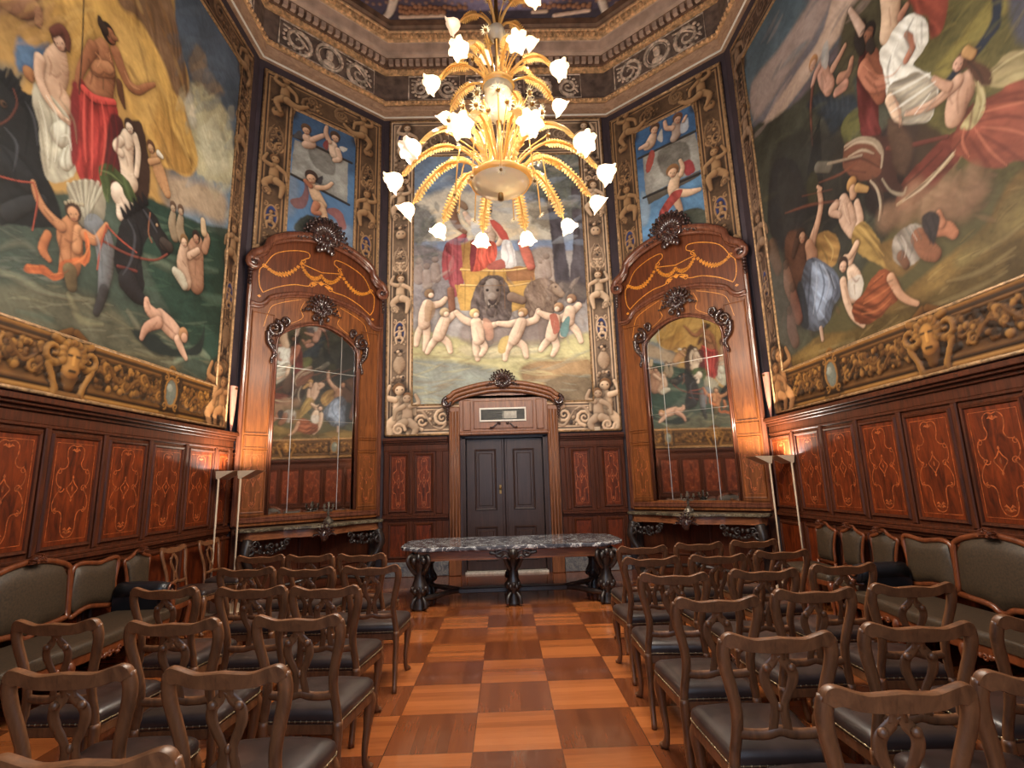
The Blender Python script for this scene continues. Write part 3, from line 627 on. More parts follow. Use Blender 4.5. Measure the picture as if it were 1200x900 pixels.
# ------------------------------------------------------------------ pier mirrors on the diagonal walls
HOOD=[(-1.17,5.10),(-1.13,5.2),(-1.02,5.27),(-.93,5.36),(-.88,5.50),(-.62,5.66),(-.3,5.76),(0,5.80)]
ARCH=[(-1.13,4.40),(-.99,4.39),(-.89,4.46),(-.81,4.56),(-.5,4.68),(-.2,4.735),(0,4.745)]
MIR=[(-.69,1.17),(-.69,3.80),(-.665,3.93),(-.56,4.03),(-.38,4.14),(-.18,4.22),(0,4.24)]
def pier_mirror(w,label):
    (cx,cy),t=WALL[w]; T=thing('pier_mirror',label,'mirror',(cx,cy,0),t,'tall mirrors in marquetry surrounds on the slanted walls')
    hood=mirrored(cr(HOOD,4)); arch=mirrored(cr(ARCH,4)); mir=mirrored(cr(MIR[1:],3)); mir=[MIR[0]]+mir+[(.69,1.17)]
    b=MB(); b.prism([(-1.14,1.03),(-1.14,5.12)]+[(x,z-.06) for x,z in hood if abs(x)<1.1]+[(1.14,5.12),(1.14,1.03)],-.10,-.055); b.build('backboard',M['cabdark'],T)
    b=MB(); b.bbox(-1.14,1.14,-.104,-.002,0,1.03,.006); framed(b,-.6,.45,.3,.9,-.106); framed(b,.6,.45,.3,.9,-.106); b.build('lower_panel',M['dado'],T)
    # lower front of the surround: one sheet pierced by the glass
    b=MB(); out=[(-1.12,1.1),(-1.12,4.36)]+[(x,z-.03) for x,z in arch if abs(x)<1.1]+[(1.12,4.36),(1.12,1.1)]
    N=60
    def lk(P,k):
        L=[0]
        for a,c in zip(P[:-1],P[1:]): L.append(L[-1]+math.hypot(c[0]-a[0],c[1]-a[1]))
        r=[]
        for i in range(k+1):
            d=L[-1]*i/k; j=max(q for q in range(len(L)) if L[q]<=d+1e-9); j=min(j,len(P)-2); u=(d-L[j])/(L[j+1]-L[j]+1e-9); r.append((P[j][0]+(P[j+1][0]-P[j][0])*u,P[j][1]+(P[j+1][1]-P[j][1])*u))
        return r
    A=lk(out,N); Bm=lk(mir,N); y=-.145; vs=[(x,y,z) for x,z in A]+[(x,y,z) for x,z in Bm]+[(x,-.1,z) for x,z in A]+[(x,-.1,z) for x,z in Bm]; fs=[]; n=N+1
    for i in range(N): fs+=[(i,i+1,n+i+1,n+i),(i,2*n+i,2*n+i+1,i+1),(n+i,n+i+1,3*n+i+1,3*n+i)]
    b.add(vs,fs); b.box(-1.12,1.12,-.145,-.1,1.02,1.17); b.build('surround',M['cab'],T)
    b=MB(); b.prism(mir,-.112,-.101); g=b.build('mirror_glass',M['mirror'],T,(0,-.014,0),math.radians(1.5 if w=='bl' else -1.5))
    b=MB()
    for x in (-.40,.40): b.strip([(x,1.18),(x,4.13)],.009,-.114)
    for z,wd in ((3.45,.010),(2.62,.004)): b.strip([(-.685,z),(.685,z)],wd,-.114)
    b.build('pane_joints',M['joint'],g)
    b=MB(); b.tube([(x,-.15,z) for x,z in mir],.022,6); b.tube([(x*1.045,-.15,1.17+(z-1.17)*1.012) for x,z in mir],.012,6); b.build('glass_moulding',M['mould'],T)
    b=MB()
    for dz,r,y in ((0,.062,-.2),(-.075,.035,-.165),(.05,.035,-.16)): b.tube([(x,y,z+dz) for x,z in hood],r,8)
    for s in (-1,1):
        P=spiral((s*1.10,5.06),.12,1.5,PI*.6 if s<0 else PI*.4,20,-s if s<0 else -s); b.tube([(p[0],-.2,p[1]) for p in P],[.05*(1-.5*i/20) for i in range(21)],7)
    b.build('hood_moulding',M['mould'],T)
    b=MB()
    for dz,r,y in ((0,.035,-.175),(-.045,.02,-.16)): b.tube([(x,y,z+dz) for x,z in arch],r,7)
    b.build('arch_moulding',M['mould'],T)
    for s in (-1,1):
        b=MB(); b.bbox(s*1.14-.035,s*1.14+.035,-.175,-.1,1.02,5.0,.02); b.build('edge_moulding',M['mould'],T)
        b=MB(); x=s*.91
        framed(b,x,.175,2.36,4.28,-.147,.03,.014); framed(b,x,.175,2.15,2.34,-.147,.02,.012); framed(b,x,.175,1.2,2.13,-.147,.03,.014); b.build('pilaster_panel',M['cab'],T)
        b=MB(); inlay_mesh(b,x,1.24,2.09,.14,-.1475); b.build('marquetry',M['cabinlay' if 0 else 'inlay'],T)
        b=MB()
        for i in range(6): b.ball((s*1.15,-.18,4.98-.055*i),(.055*(1-.1*i),.04,.03),8,5)
        b.ball((s*1.13,-.19,5.05),(.09,.05,.07)); b.build('hanging_leaf_drop',M['carve'],T)
        b=MB(); scroll_drop(b,s*.745,4.04,s,.78,-.15); b.build('carved_ear',M['carve'],T)
    b=MB(); y=-.1035
    for s in (-1,1):
        q=lambda P:[(s*x,z) for x,z in P]
        b.strip(cr(q([(-.93,4.62),(-.99,4.74),(-1.0,4.98),(-.93,5.08),(-.78,5.32),(-.5,5.46),(-.26,5.5),(-.22,5.42),(-.30,5.36),(-.36,5.28),(-.2,5.24),(0,5.2)]),4),.014,y)
        b.strip(cr(q([(-.93,4.62),(-.72,4.76),(-.45,4.87),(-.22,4.9),(-.16,4.98),(0,5.02)]),4),.014,y)
        b.strip(spiral((s*.93,5.08),.045,1.2,0,10,s),.013,y); b.strip(spiral((s*.33,5.32),.05,1.2,1,10,s),.013,y); b.strip(spiral((s*.16,4.93),.05,1.2,1,10,-s),.013,y)
        for (x0,z0),(x1,z1),sg in (((-.9,5.06),(-.36,5.26),.2),((-.36,5.26),(0,5.14),.17)):
            for i in range(13):
                u=i/12; x=x0+(x1-x0)*u; z=z0+(z1-z0)*u-sg*4*u*(1-u)*.8; k=.024+.022*math.sin(PI*u)
                b.strip([(s*(x-.03),z-.015),(s*x,z),(s*(x+.03),z+.017)],[.004,2.2*k,.004],y); b.strip([(s*(x-.01),z+.03),(s*x,z),(s*(x+.012),z-.03)],[.004,.9*k,.004],y)
        b.strip([(s*.98-.03,4.55),(s*.98,4.55),(s*.98+.03,4.55)],[.004,.05,.004],y); b.strip([(s*.12-.06,4.97),(s*.12,4.95),(s*.12+.05,4.97)],[.01,.06,.01],y)
    b.strip([(-.05,5.0),(0,5.0),(.05,5.0)],[.01,.09,.01],y); b.build('garland_marquetry',M['cabinlay'],T)
    for s in (-1,1): b=MB(); b.strip(cr([(s*.28,4.6),(s*.34,4.45),(s*.3,4.32),(s*.45,4.2),(s*.62,4.12)],4),.008,-.1465); b.build('stringing',M['cabinlay'],T); b=MB(); b.strip(cr([(s*.34,4.62),(s*.6,4.52),(s*.78,4.42),(s*.84,4.3),(s*.9,4.05)],4),.008,-.1465); b.build('stringing',M['cabinlay'],T)
    b=MB(); carved_shell(b,0,5.78,.33,-.2,13); 
    for i in range(5): b.ball((-.12+.06*i,-.23,5.62-.03*abs(i-2)),(.06,.03,.07),6,4)
    b.build('carved_crest',M['carve'],T)
    b=MB(); carved_shell(b,0,4.5,.23,-.16,9); leafy(b,-.15,.15,4.38,-.18,.07,4); leafy(b,-.12,.12,4.6,-.19,.06,6); b.ball((0,-.18,4.62),(.07,.04,.07)); b.ball((0,-.17,4.3),(.05,.03,.07)); b.build('carved_cartouche',M['carve'],T)
    b=MB(); b.bbox(-1.14,1.14,-.17,-.1,1.06,1.11,.01); b.bbox(-1.14,1.14,-.16,-.1,1.11,1.14,.008); b.build('sill_moulding',M['mould'],T)
    return T
pier_mirror('bl','tall arched mirror in inlaid mahogany surround, on slanted wall left of the door')
pier_mirror('br','tall arched mirror in inlaid mahogany surround, on slanted wall right of the door')
# ------------------------------------------------------------------ console tables and candelabra under the mirrors
def console(w,label):
    (cx,cy),t=WALL[w]; T=thing('console_table',label,'console table',(cx,cy,0),t,'marble topped console tables under the mirrors')
    H=[(-1.13,-.19),(-1.13,-.36),(-1.04,-.45),(-.8,-.45),(-.55,-.47),(-.34,-.56),(-.15,-.62),(0,-.63)]
    P=mirrored(cr(H[1:],4)); P=[(-1.13,-.19)]+P+[(1.13,-.19)]
    b=MB(); b.slab(P,.945,.995,.012); b.build('marble_top',M['marble2'],T)
    Q=[(x*.95,-.19 if y>-.2 else y+.06) for x,y in P]
    b=MB(); b.slab(Q,.83,.945,.006); b.slab([(x*1.0,y-.012 if y<-.2 else y) for x,y in Q],.83,.85,.004); b.build('apron',M['tblwood'],T)
    b=MB(); carved_shell(b,0,.87,.13,-.58,7); b.ball((0,-.62,.83),(.07,.05,.09)); b.build('carved_mask',M['carve'],T)
    for s in (-1,1):
        b=MB(); leafy(b,s*.45,s*1.03,.79,-.44,.06,5+s,.05); leafy(b,s*.5,s*.98,.72,-.43,.045,15+s,.06); b.build('carved_garland',M['tblcarve'],T)
        b=MB(); b.tube(cr([(s*1.0,-.4,.84),(s*1.04,-.44,.62),(s*.92,-.4,.36),(s*.8,-.36,.12),(s*.86,-.42,.03)],5),[.07]*6+[.055]*8+[.05]*7,8); P2=spiral((s*.98,.7),.09,1.4,PI/2,14,-s); b.tube([(p[0],-.46,p[1]) for p in P2],.025,6); b.ball((s*.86,-.42,.035),(.06,.06,.035)); b.build('leg',M['tblcarve'],T)
        b=MB(); b.bbox(s*1.0-.05,s*1.0+.05,-.26,-.19,0,.84); b.build('wall_leg',M['tblcarve'],T)
    b=MB(); b.tube(cr([(-.86,-.4,.1),(-.4,-.32,.16),(0,-.36,.2),(.4,-.32,.16),(.86,-.4,.1)],5),.03,6); b.ball((0,-.36,.23),(.08,.08,.07)); b.build('stretcher',M['tblcarve'],T)
    return T
console('bl','dark carved console table with brown marble top below the left slanted mirror')
console('br','dark carved console table with brown marble top below the right slanted mirror')
def candelabrum(w,xl,label):
    (cx,cy),t=WALL[w]; y=-.42; p=(cx+xl*math.cos(t)-y*math.sin(t),cy+xl*math.sin(t)+y*math.cos(t),.9965)
    T=thing('candelabrum',label,'candelabrum',p,t,'small metal candelabra on the consoles')
    b=MB(); b.lathe([(.0,0),(.075,0),(.08,.012),(.06,.03),(.065,.05),(.035,.075),(.022,.1)],14); 
    for i in range(3): a=2*PI*i/3; b.ball((.06*math.cos(a),.06*math.sin(a),.035),(.028,.028,.03),6,4)
    b.build('base',M['pewter'],T)
    b=MB(); b.lathe([(.02,.09),(.014,.13),(.028,.155),(.012,.18),(.02,.205),(.012,.24),(.018,.27),(.0,.28)],12); b.build('stem',M['pewter'],T)
    for i in range(4):
        a=2*PI*i/4+.3; c,s=math.cos(a),math.sin(a)
        b=MB(); b.tube([(c*r,s*r,z) for r,z in cr([(.01,.2),(.05,.18),(.085,.2),(.09,.24)],4)],.007,6); b.ball((.05*c,.05*s,.2),(.02,.02,.018),6,4); b.lathe([(.0,.0),(.024,.004),(.026,.012),(.012,.018),(.015,.05),(.0,.05)],10,(.09*c,.09*s,.24)); b.build('arm',M['pewter'],T)
    b=MB(); b.lathe([(.012,.27),(.026,.28),(.014,.29),(.016,.325),(.0,.325)],10); b.build('candle_cup',M['pewter'],T)
candelabrum('bl',.14,'small metal candelabrum standing on the console below the left mirror')
candelabrum('br',-.02,'small metal candelabrum standing on the console below the right mirror')

# ------------------------------------------------------------------ door
dr=thing('door_1','dark double door under carved arched hood at the end of the room','door',(0,9.3,0)); del dr['category']; del dr['label']; dr['kind']='structure'
for s in (-1,1):
    b=MB(); x0,x1=(s*.005,s*.685) if s>0 else (-.685,-.005); y0=.10
    b.bbox(x0,x1,y0,y0+.05,.04,2.33,.006); xc=(x0+x1)/2
    for z0,z1 in ((1.06,2.14),(.2,.78)): framed(b,xc,.195,z0,z1,y0-.001,.04,.018)
    for z0,z1 in ((1.13,2.07),(.27,.71)): b.bbox(xc-.13,xc+.13,y0-.012,y0+.02,z0,z1,.015)
    lf=b.build('door_leaf',M['door'],dr)
    b=MB(); b.bbox(x0 if s>0 else x1-.045,x0+.045 if s>0 else x1,y0-.014,y0+.01,.04,2.33,.008) if s<0 else b.bbox(x0,x0+.04,y0-.008,y0+.01,.04,2.33,.006); b.build('meeting_stile',M['door'],lf)
    for z in (.5,1.45,2.05):
        b=MB(); b.lathe([(0,0),(.012,0),(.012,.1),(0,.1)],8,(s*.715,y0-.01,z)); b.ball((s*.715,y0-.01,z+.11),.014,6,4); b.build('hinge',M['bluehard'],dr)
b=MB(); b.ball((-.085,.055,1.44),.026); b.lathe([(.0,-.02),(.02,-.02),(.02,.02),(0,.02)],8,(-.085,.08,1.44)); b.bbox(-.105,-.065,.084,.1,1.34,1.5,.004); b.build('door_knob',M['brass'],dr)
b=MB(); b.box(-.76,-.7,.02,.2,0,2.36); b.box(.7,.76,.02,.2,0,2.36); b.box(-.76,.76,.02,.2,2.335,2.38); b.box(-.76,.76,.2,.24,0,2.4); b.build('jamb',M['door'],dr)
b=MB(); b.box(-.72,.72,.0,.2,0,.035); b.build('threshold',M['stone'],dr)
for s in (-1,1):
    b=MB(); x=s*.885
    b.bbox(x-.105,x+.105,-.12,.0,0,.28,.01); b.bbox(x-.095,x+.095,-.1,.0,.28,2.9,.012)
    for k in (-.055,0,.055): b.tube([(x+k,-.105,.32),(x+k,-.105,2.82)],.016,6)
    b.build('pilaster',M['doorsur'],dr)
    b=MB(); P=spiral((s*1.0,2.98),.09,1.6,PI*.5,20,s*-1 if 0 else -s); b.tube([(p[0],-.15,p[1]) for p in P],[.04*(1-.4*i/20) for i in range(21)],7,flat=1.4)
    for i in range(5): b.ball((s*1.0,-.13,2.87-.05*i),(.045*(1-.12*i),.035,.03),7,5)
    b.build('scroll_capital',M['carve'],dr)
b=MB(); b.box(-.8,.8,-.07,-.001,2.38,3.1); b.prism([(-.8,3.05)]+[(x,z) for x,z in [(-.6,3.13),(-.3,3.2),(0,3.22),(.3,3.2),(.6,3.13)]]+[(.8,3.05)],-.07,-.001)
for x in (-.66,.66): b.bbox(x-.07,x+.07,-.09,-.06,2.47,3.02,.012)
b.bbox(-.54,.54,-.085,-.06,2.49,3.0,.012); b.bbox(-.8,.8,-.12,-.06,2.385,2.45,.015); b.build('overdoor_panel',M['doorsur'],dr)
hood=mirrored(cr([(-1.0,3.06),(-.93,3.1),(-.86,3.16),(-.6,3.24),(-.3,3.3),(0,3.32)],4)); b=MB()
for dz,r,y in ((0,.045,-.19),(-.065,.05,-.15),(-.13,.035,-.11)): b.tube([(x,y,z+dz) for x,z in hood],r,8)
b.prism([(x,z+.02) for x,z in hood]+[(x,z-.14) for x,z in hood[::-1]],-.15,-.001); b.build('arched_hood',M['doorsur'],dr)
b=MB(); carved_shell(b,0,3.32,.2,-.2,11); b.build('carved_crest',M['carve'],dr)
for s in (-1,1):
    b=MB(); b.tube(cr([(s*.05,-.1,2.585),(s*.1,-.12,2.6),(s*.14,-.12,2.56),(s*.2,-.12,2.51),(s*.24,-.1,2.515)],4),.011,6); b.ball((s*.07,-.11,2.585),(.028,.02,.022),6,4); b.ball((s*.23,-.11,2.512),(.022,.02,.018),6,4); b.build('scroll_handle',M['carve'],dr)
vt=thing('ventilation_grille','white framed slatted vent set in the panel above the door','vent',(-.01,9.205,2.745))
b=MB()
for x0,x1,z0,z1 in ((-.42,.42,.095,.125),(-.42,.42,-.125,-.095),(-.42,-.395,-.095,.095),(.395,.42,-.095,.095)): b.bbox(x0,x1,-.02,.0,z0,z1,.004)
b.build('frame',M['white'],vt)
b=MB(); b.box(-.395,.395,-.004,.004,-.095,.095); b.build('backing',M['blackleather'],vt)
for k in range(6):
    b=MB(); z=-.085+.031*k; b.add([(-.395,-.014,z),(.395,-.014,z),(.395,-.004,z+.018),(-.395,-.004,z+.018)],[(0,1,2,3)]); b.build('slat',M['grille'],vt)
b=MB(); b.box(-.005,.005,-.016,-.004,-.095,.095); b.box(.02,.25,-.0155,-.0125,-.075,.06); b.build('damper_plate',M['pewter'],vt)
b=MB(); b.bbox(-.045,.045,-.02,0,-.028,.028,.003); b.bbox(-.05,.05,-.012,0,-.034,.034,.002)
tag(b.build('label_plaque',M['cream'],None,(1.69,9.245,2.445)),'small blank cream plaque at the foot of the end mural, right of the door','plaque')
# ------------------------------------------------------------------ the carved hall chair (faces +y; origin on the floor under the seat)
def back_y(z): return -.215-.09*max(0,(z-.44)/.5)**1.15
def outline_seat(wf,wr,yf,yr,n=6,r=.06):
    P=[(-wr/2,yr),(wr/2,yr),(wf/2,yf),(-wf/2,yf)]; out=[]
    for i in range(4):
        p=P[i];a=P[i-1];c=P[(i+1)%4]; la=math.hypot(p[0]-a[0],p[1]-a[1]); lc=math.hypot(c[0]-p[0],c[1]-p[1])
        rr=r if i>1 else .025
        s=(p[0]+(a[0]-p[0])*rr/la,p[1]+(a[1]-p[1])*rr/la); e=(p[0]+(c[0]-p[0])*rr/lc,p[1]+(c[1]-p[1])*rr/lc)
        for k in range(n): u=k/(n-1); out.append(tuple((1-u)**2*s[d]+2*u*(1-u)*p[d]+u*u*e[d] for d in (0,1)))
        nx=P[(i+1)%4]; rn=r if (i+1)%4>1 else .025
        f=(nx[0]+(p[0]-nx[0])*rn/lc,nx[1]+(p[1]-nx[1])*rn/lc); bow=.02 if i==2 else 0
        for k in (1,2,3): u=k/4; out.append((e[0]+(f[0]-e[0])*u,e[1]+(f[1]-e[1])*u+bow*4*u*(1-u)))
    return out
def cushion(b,P,rings):
    n=len(P); cx=sum(p[0] for p in P)/n;cy=sum(p[1] for p in P)/n; vs=[];fs=[]
    for z,s in rings: vs+=[(cx+(x-cx)*s,cy+(y-cy)*s,z) for x,y in P]
    vs.append((cx,cy,rings[-1][0]+.002))
    for k in range(len(rings)-1):
        for i in range(n): j=(i+1)%n; fs.append((k*n+i,k*n+j,(k+1)*n+j,(k+1)*n+i))
    L=(len(rings)-1)*n
    for i in range(n): fs.append((L+i,L+(i+1)%n,len(vs)-1))
    b.add(vs,fs,True)
def make_chair(wm,label,group,w=1.0):
    T=thing('hall_chair',label,'chair',(0,0,0),0,group)
    P=outline_seat(.47,.395,.225,-.215)
    b=MB(); b.slab([(x*.985,y*.985) for x,y in P],.355,.408,.006)
    b.build('seat_frame',wm,T)
    b=MB(); cushion(b,P,[(.405,.985),(.412,1.005),(.445,1.01),(.462,.985),(.476,.92),(.488,.75),(.495,.45),(.498,.15)]); st=b.build('seat',M['leather'],T)
    b=MB(); Q=cr(P,3,True); n=len(Q); acc=0; 
    for i in range(n):
        a=Q[i];c=Q[(i+1)%n]; d=math.hypot(c[0]-a[0],c[1]-a[1]); acc+=d
        if acc>.026: acc=0; b.ball((c[0]*1.012,c[1]*1.012,.419),.0065,5,3)
    b.tube([(q[0]*1.006,q[1]*1.006,.419) for q in Q]+[(Q[0][0]*1.006,Q[0][1]*1.006,.419)],.004,5); b.build('nail_trim',M['nail'],st)
    for s in (-1,1):
        path=[(s*.187,.40),(s*.180,.47),(s*.168,.55),(s*.167,.63),(s*.185,.72),(s*.205,.80),(s*.212,.86),(s*.203,.905)]
        p3=[(x,back_y(z),z) for x,z in cr(path,3)]
        b=MB(); b.tube(p3,[.021+.008*i/len(p3) for i in range(len(p3))],8,flat=.62); b.build('stile',wm,T)
        b=MB(); b.tube(cr([(s*.187,-.215,.42),(s*.185,-.215,.30),(s*.185,-.235,.14),(s*.19,-.285,.0)],4),[.024]*4+[.021]*5+[.018]*4,8); b.build('leg',wm,T)
        b=MB(); pp=cr([(s*.19,.185,.40),(s*.205,.205,.35),(s*.2,.20,.24),(s*.19,.185,.12),(s*.192,.19,.05),(s*.203,.208,.012)],4); m=len(pp)
        b.tube(pp,[.036,.037,.037,.037,.036,.033,.030,.027,.025,.022,.020,.0185,.0175,.017,.0165,.017,.018,.020,.022,.023,.022][:m],8); b.ball((s*.207,.213,.016),(.026,.028,.016),8,5); b.build('leg',wm,T)
    # crest rail: yoke shape with raised ears, slightly bowed
    top=[(-.222,.895),(-.213,.922),(-.19,.936),(-.155,.928),(-.10,.912),(-.05,.914),(0,.918)]; bot=[(-.19,.878),(-.165,.882),(-.12,.868),(-.05,.862),(0,.862)]
    tp=cr(top,3); tp=tp+[(-x,z) for x,z in tp[::-1][1:]]; bp=cr(bot,4); bp=bp+[(-x,z) for x,z in bp[::-1][1:]]
    poly=tp+bp[::-1]; b=MB(); n=len(poly); vs=[]; fs=[]
    def ring(P2,dy): return [(x,back_y(z)+dy-.014*(1-(x/.22)**2),z) for x,z in P2]
    rings=[ring(poly,.017),ring(inset(poly,-.003),.009),ring(inset(poly,-.003),-.009),ring(poly,-.017)]
    nt_=len(tp); nb=len(bp)
    for r in rings: vs+=r
    for k in range(3):
        for i in range(n): j=(i+1)%n; fs.append((k*n+i,k*n+j,(k+1)*n+j,(k+1)*n+i))
    b.add(vs,fs,True)
    # faces between the top and bottom lines
    for off,fl in ((0,1),(3*n,0)):
        b2v=[vs[off+i] for i in range(n)]; f2=[]
        m=max(nt_,nb)
        for i in range(m-1):
            a=int(i*(nt_-1)/(m-1));c=int((i+1)*(nt_-1)/(m-1)); d=n-1-int(i*(nb-1)/(m-1)); e=n-1-int((i+1)*(nb-1)/(m-1))
            q=[a]; 
            if c!=a: q.append(c)
            q.append(e)
            if d!=e: q.append(d)
            if len(q)>2: f2.append(tuple(q if fl else q[::-1]))
        b.add(b2v,f2,False)
    b.build('crest_rail',wm,T)
    b=MB(); lp=[(x,back_y(.545),z) for x,z in cr([(-.17,.548),(-.12,.54),(-.05,.54),(0,.552),(.05,.54),(.12,.54),(.17,.548)],3)]; b.tube(lp,.021,8,flat=.6); b.build('lower_rail',wm,T)
    b=MB()
    def tb(P2,r): p=[(x,back_y(z)-.006,z) for x,z in cr(P2,4)]; b.tube(p,r if not isinstance(r,list) else [r[min(int(i*len(r)/len(p)),len(r)-1)] for i in range(len(p))],8,flat=.011)
    tb([(0,.875),(0,.845),(0,.825)],[.036,.029,.031])
    for s in (-1,1):
        tb([(s*.008,.845),(s*.022,.822),(s*.05,.79),(s*.056,.755),(s*.042,.71),(s*.022,.665),(s*.018,.63),(s*.024,.59),(s*.03,.55)],[.018,.021,.023,.023,.020,.018,.019,.02,.02])
        b.ball((s*.048,back_y(.80)-.012,.80),(.018,.012,.016),7,5)
    b.ball((0,back_y(.645)-.006,.645),(.012,.012,.018),7,5); b.build('splat',wm,T)
    return T
rowword=['first row from the marble table','second row from the marble table','third row from the marble table','fourth row from the marble table','fifth row from the marble table','sixth row from the marble table']
seatword={'a':'aisle seat','m':'middle seat','w':'wall-side seat'}
chairs=[]
# (side, row, seat, rail x, rail y at z .93, yaw degrees)
R_=0
for row,(vals) in enumerate([((1.25,4.92),(1.82,5.04),(2.38,5.11)),((1.14,4.24),(1.68,4.26),(2.26,4.38)),((1.085,3.52),(1.70,3.56),(2.30,3.66)),((1.08,2.81),(1.66,2.93),(2.24,2.98)),((1.06,2.17),(1.68,2.24),(2.28,2.29)),((1.13,1.63),(1.66,1.69))]):
    for (x,y),s in zip(vals,'amw'): chairs.append(('right',row,s,x,y))
for row,(vals) in enumerate([((-1.35,5.0),(-1.85,5.06),(-2.33,5.11)),((-1.07,4.25),(-1.58,4.26),(-2.09,4.35)),((-1.16,3.46),(-1.65,3.52),(-2.25,3.59)),((-1.04,2.72),(-1.64,2.71),(-2.27,2.79)),((-1.01,2.0),(-1.6,2.05)),((-1.04,1.41),)]):
    for (x,y),s in zip(vals,'amw'): chairs.append(('left',row,s,x,y))
chair0=None; R5=random.Random(5)
for side,row,s,x,y in chairs:
    lab='carved leather chair %s of aisle, %s, %s'%(side,rowword[row],seatword[s])
    yaw=math.radians((-2.5 if side=='right' else -1.0)+R5.uniform(-3,3)); ry=.30
    loc=(x-ry*math.sin(yaw)*1.0,y+ry*math.cos(yaw),0)
    if chair0 is None:
        chair0=make_chair(M['chair'],lab,'carved chairs in rows facing the marble table'); chair0.location=loc; chair0.rotation_euler=(0,0,yaw)
    else: dup(chair0,loc,yaw,lab)
for y,lab in ((6.2,'carved splat-back chair with its back to the left wall, next to the upholstered chair'),(6.92,'carved splat-back chair with its back to the left wall, beside the cream floor lamps')):
    dup(chair0,(-3.84+.31,y,0),-PI/2,lab,'splat-back chairs along the left wall')
# ------------------------------------------------------------------ upholstered side chairs along the walls (local: back at y=0 side, faces -y)
def back_panel(b_frame,b_pad,pts,y,w=.03,tilt=.1,z0=.45):
    n=len(pts); P=[(x,y+tilt*(z-z0),z) for x,z in pts]
    b_frame.tube(P+[P[0]],w/2*1.15,8,flat=.8)
    # padded face: rows (or columns) across the outline, swelling towards the middle
    ins=inset(pts,w*.55); col=max(p[0] for p in pts)-min(p[0] for p in pts)>.36
    A=[(p[0],p[1]) if col else (p[1],p[0]) for p in ins]; lo=min(p[0] for p in A)+.002; hi=max(p[0] for p in A)-.002; NR,NC=15,13; vs=[];fs=[]
    for i in range(NR):
        t=lo+(hi-lo)*i/(NR-1); cs=[]
        for k in range(len(A)):
            (a0,b0),(a1,b1)=A[k],A[(k+1)%len(A)]
            if (a0>t)!=(a1>t): cs.append(b0+(b1-b0)*(t-a0)/(a1-a0))
        c0,c1=min(cs),max(cs)
        for j in range(NC):
            u=j/(NC-1); q=c0+(c1-c0)*u; bulge=.042*(max(0,1-(2*u-1)**4)*max(0,1-(2*i/(NR-1)-1)**4))**.6
            x,z=(t,q) if col else (q,t); vs.append((x,y+tilt*(z-z0)-bulge,z))
    for i in range(NR-1):
        for j in range(NC-1):
            a=i*NC+j; fs.append((a,a+1,a+NC+1,a+NC) if col else (a,a+NC,a+NC+1,a+1))
    b_pad.add(vs,fs,True); b_pad.add([(v[0],y+tilt*(v[2]-z0)+.012,v[2]) for v in vs],fs)
def make_upchair(label):
    T=thing('upholstered_chair',label,'chair',(0,0,0),0,'upholstered chairs standing along the walls')
    pts=[(-.165,.50),(-.15,.66),(-.175,.80),(-.19,.865),(-.14,.88),(-.07,.905),(-.03,.935),(0,.945)]
    pts=cr(pts,3); pts=pts+[(-x,z) for x,z in pts[::-1][1:]]
    f=MB();p=MB(); back_panel(f,p,pts,-.055,.034,.09,.45); 
    for s in (-1,1): f.tube([(s*.165,-.055,.5),(s*.175,-.06,.40)],.018,8)
    carved_shell(f,0,.945,.035,-.03,5); f.build('back_frame',M['settee'],T); p.build('back_pad',M['uphol'],T)
    P=[(x,y) for x,y in outline_seat(.42,.38,.21,-.21)]; P=[(-x,-y-.28) for x,y in P]
    b=MB(); b.slab(P,.35,.41,.008); b.build('seat_frame',M['settee'],T)
    b=MB(); cushion(b,P,[(.40,.985),(.412,1.0),(.45,1.0),(.468,.95),(.485,.7),(.49,.3)]); b.build('seat',M['uphol'],T)
    for s in (-1,1):
        b=MB(); b.tube(cr([(s*.19,-.08,.40),(s*.185,-.075,.2),(s*.19,-.035,0)],4),.02,8); b.build('leg',M['settee'],T)
        b=MB(); b.tube(cr([(s*.20,-.455,.38),(s*.215,-.47,.32),(s*.2,-.455,.12),(s*.215,-.475,.012)],4),[.034]*4+[.028]*4+[.018]*5,8); b.build('leg',M['settee'],T)
    return T
up0=make_upchair('upholstered chair with peaked back against right wall, next to the long settee'); up0.location=(3.91,5.45,0); up0.rotation_euler=(0,0,-PI/2)
dup(up0,(3.91,5.94,0),-PI/2,'upholstered chair with peaked back against right wall, middle of the three')
dup(up0,(3.91,6.43,0),-PI/2,'upholstered chair with peaked back against right wall, nearest the cream floor lamps')
dup(up0,(-3.91,5.71,0),PI/2,'upholstered chair with peaked back against left wall, between settee and splat-back chair')
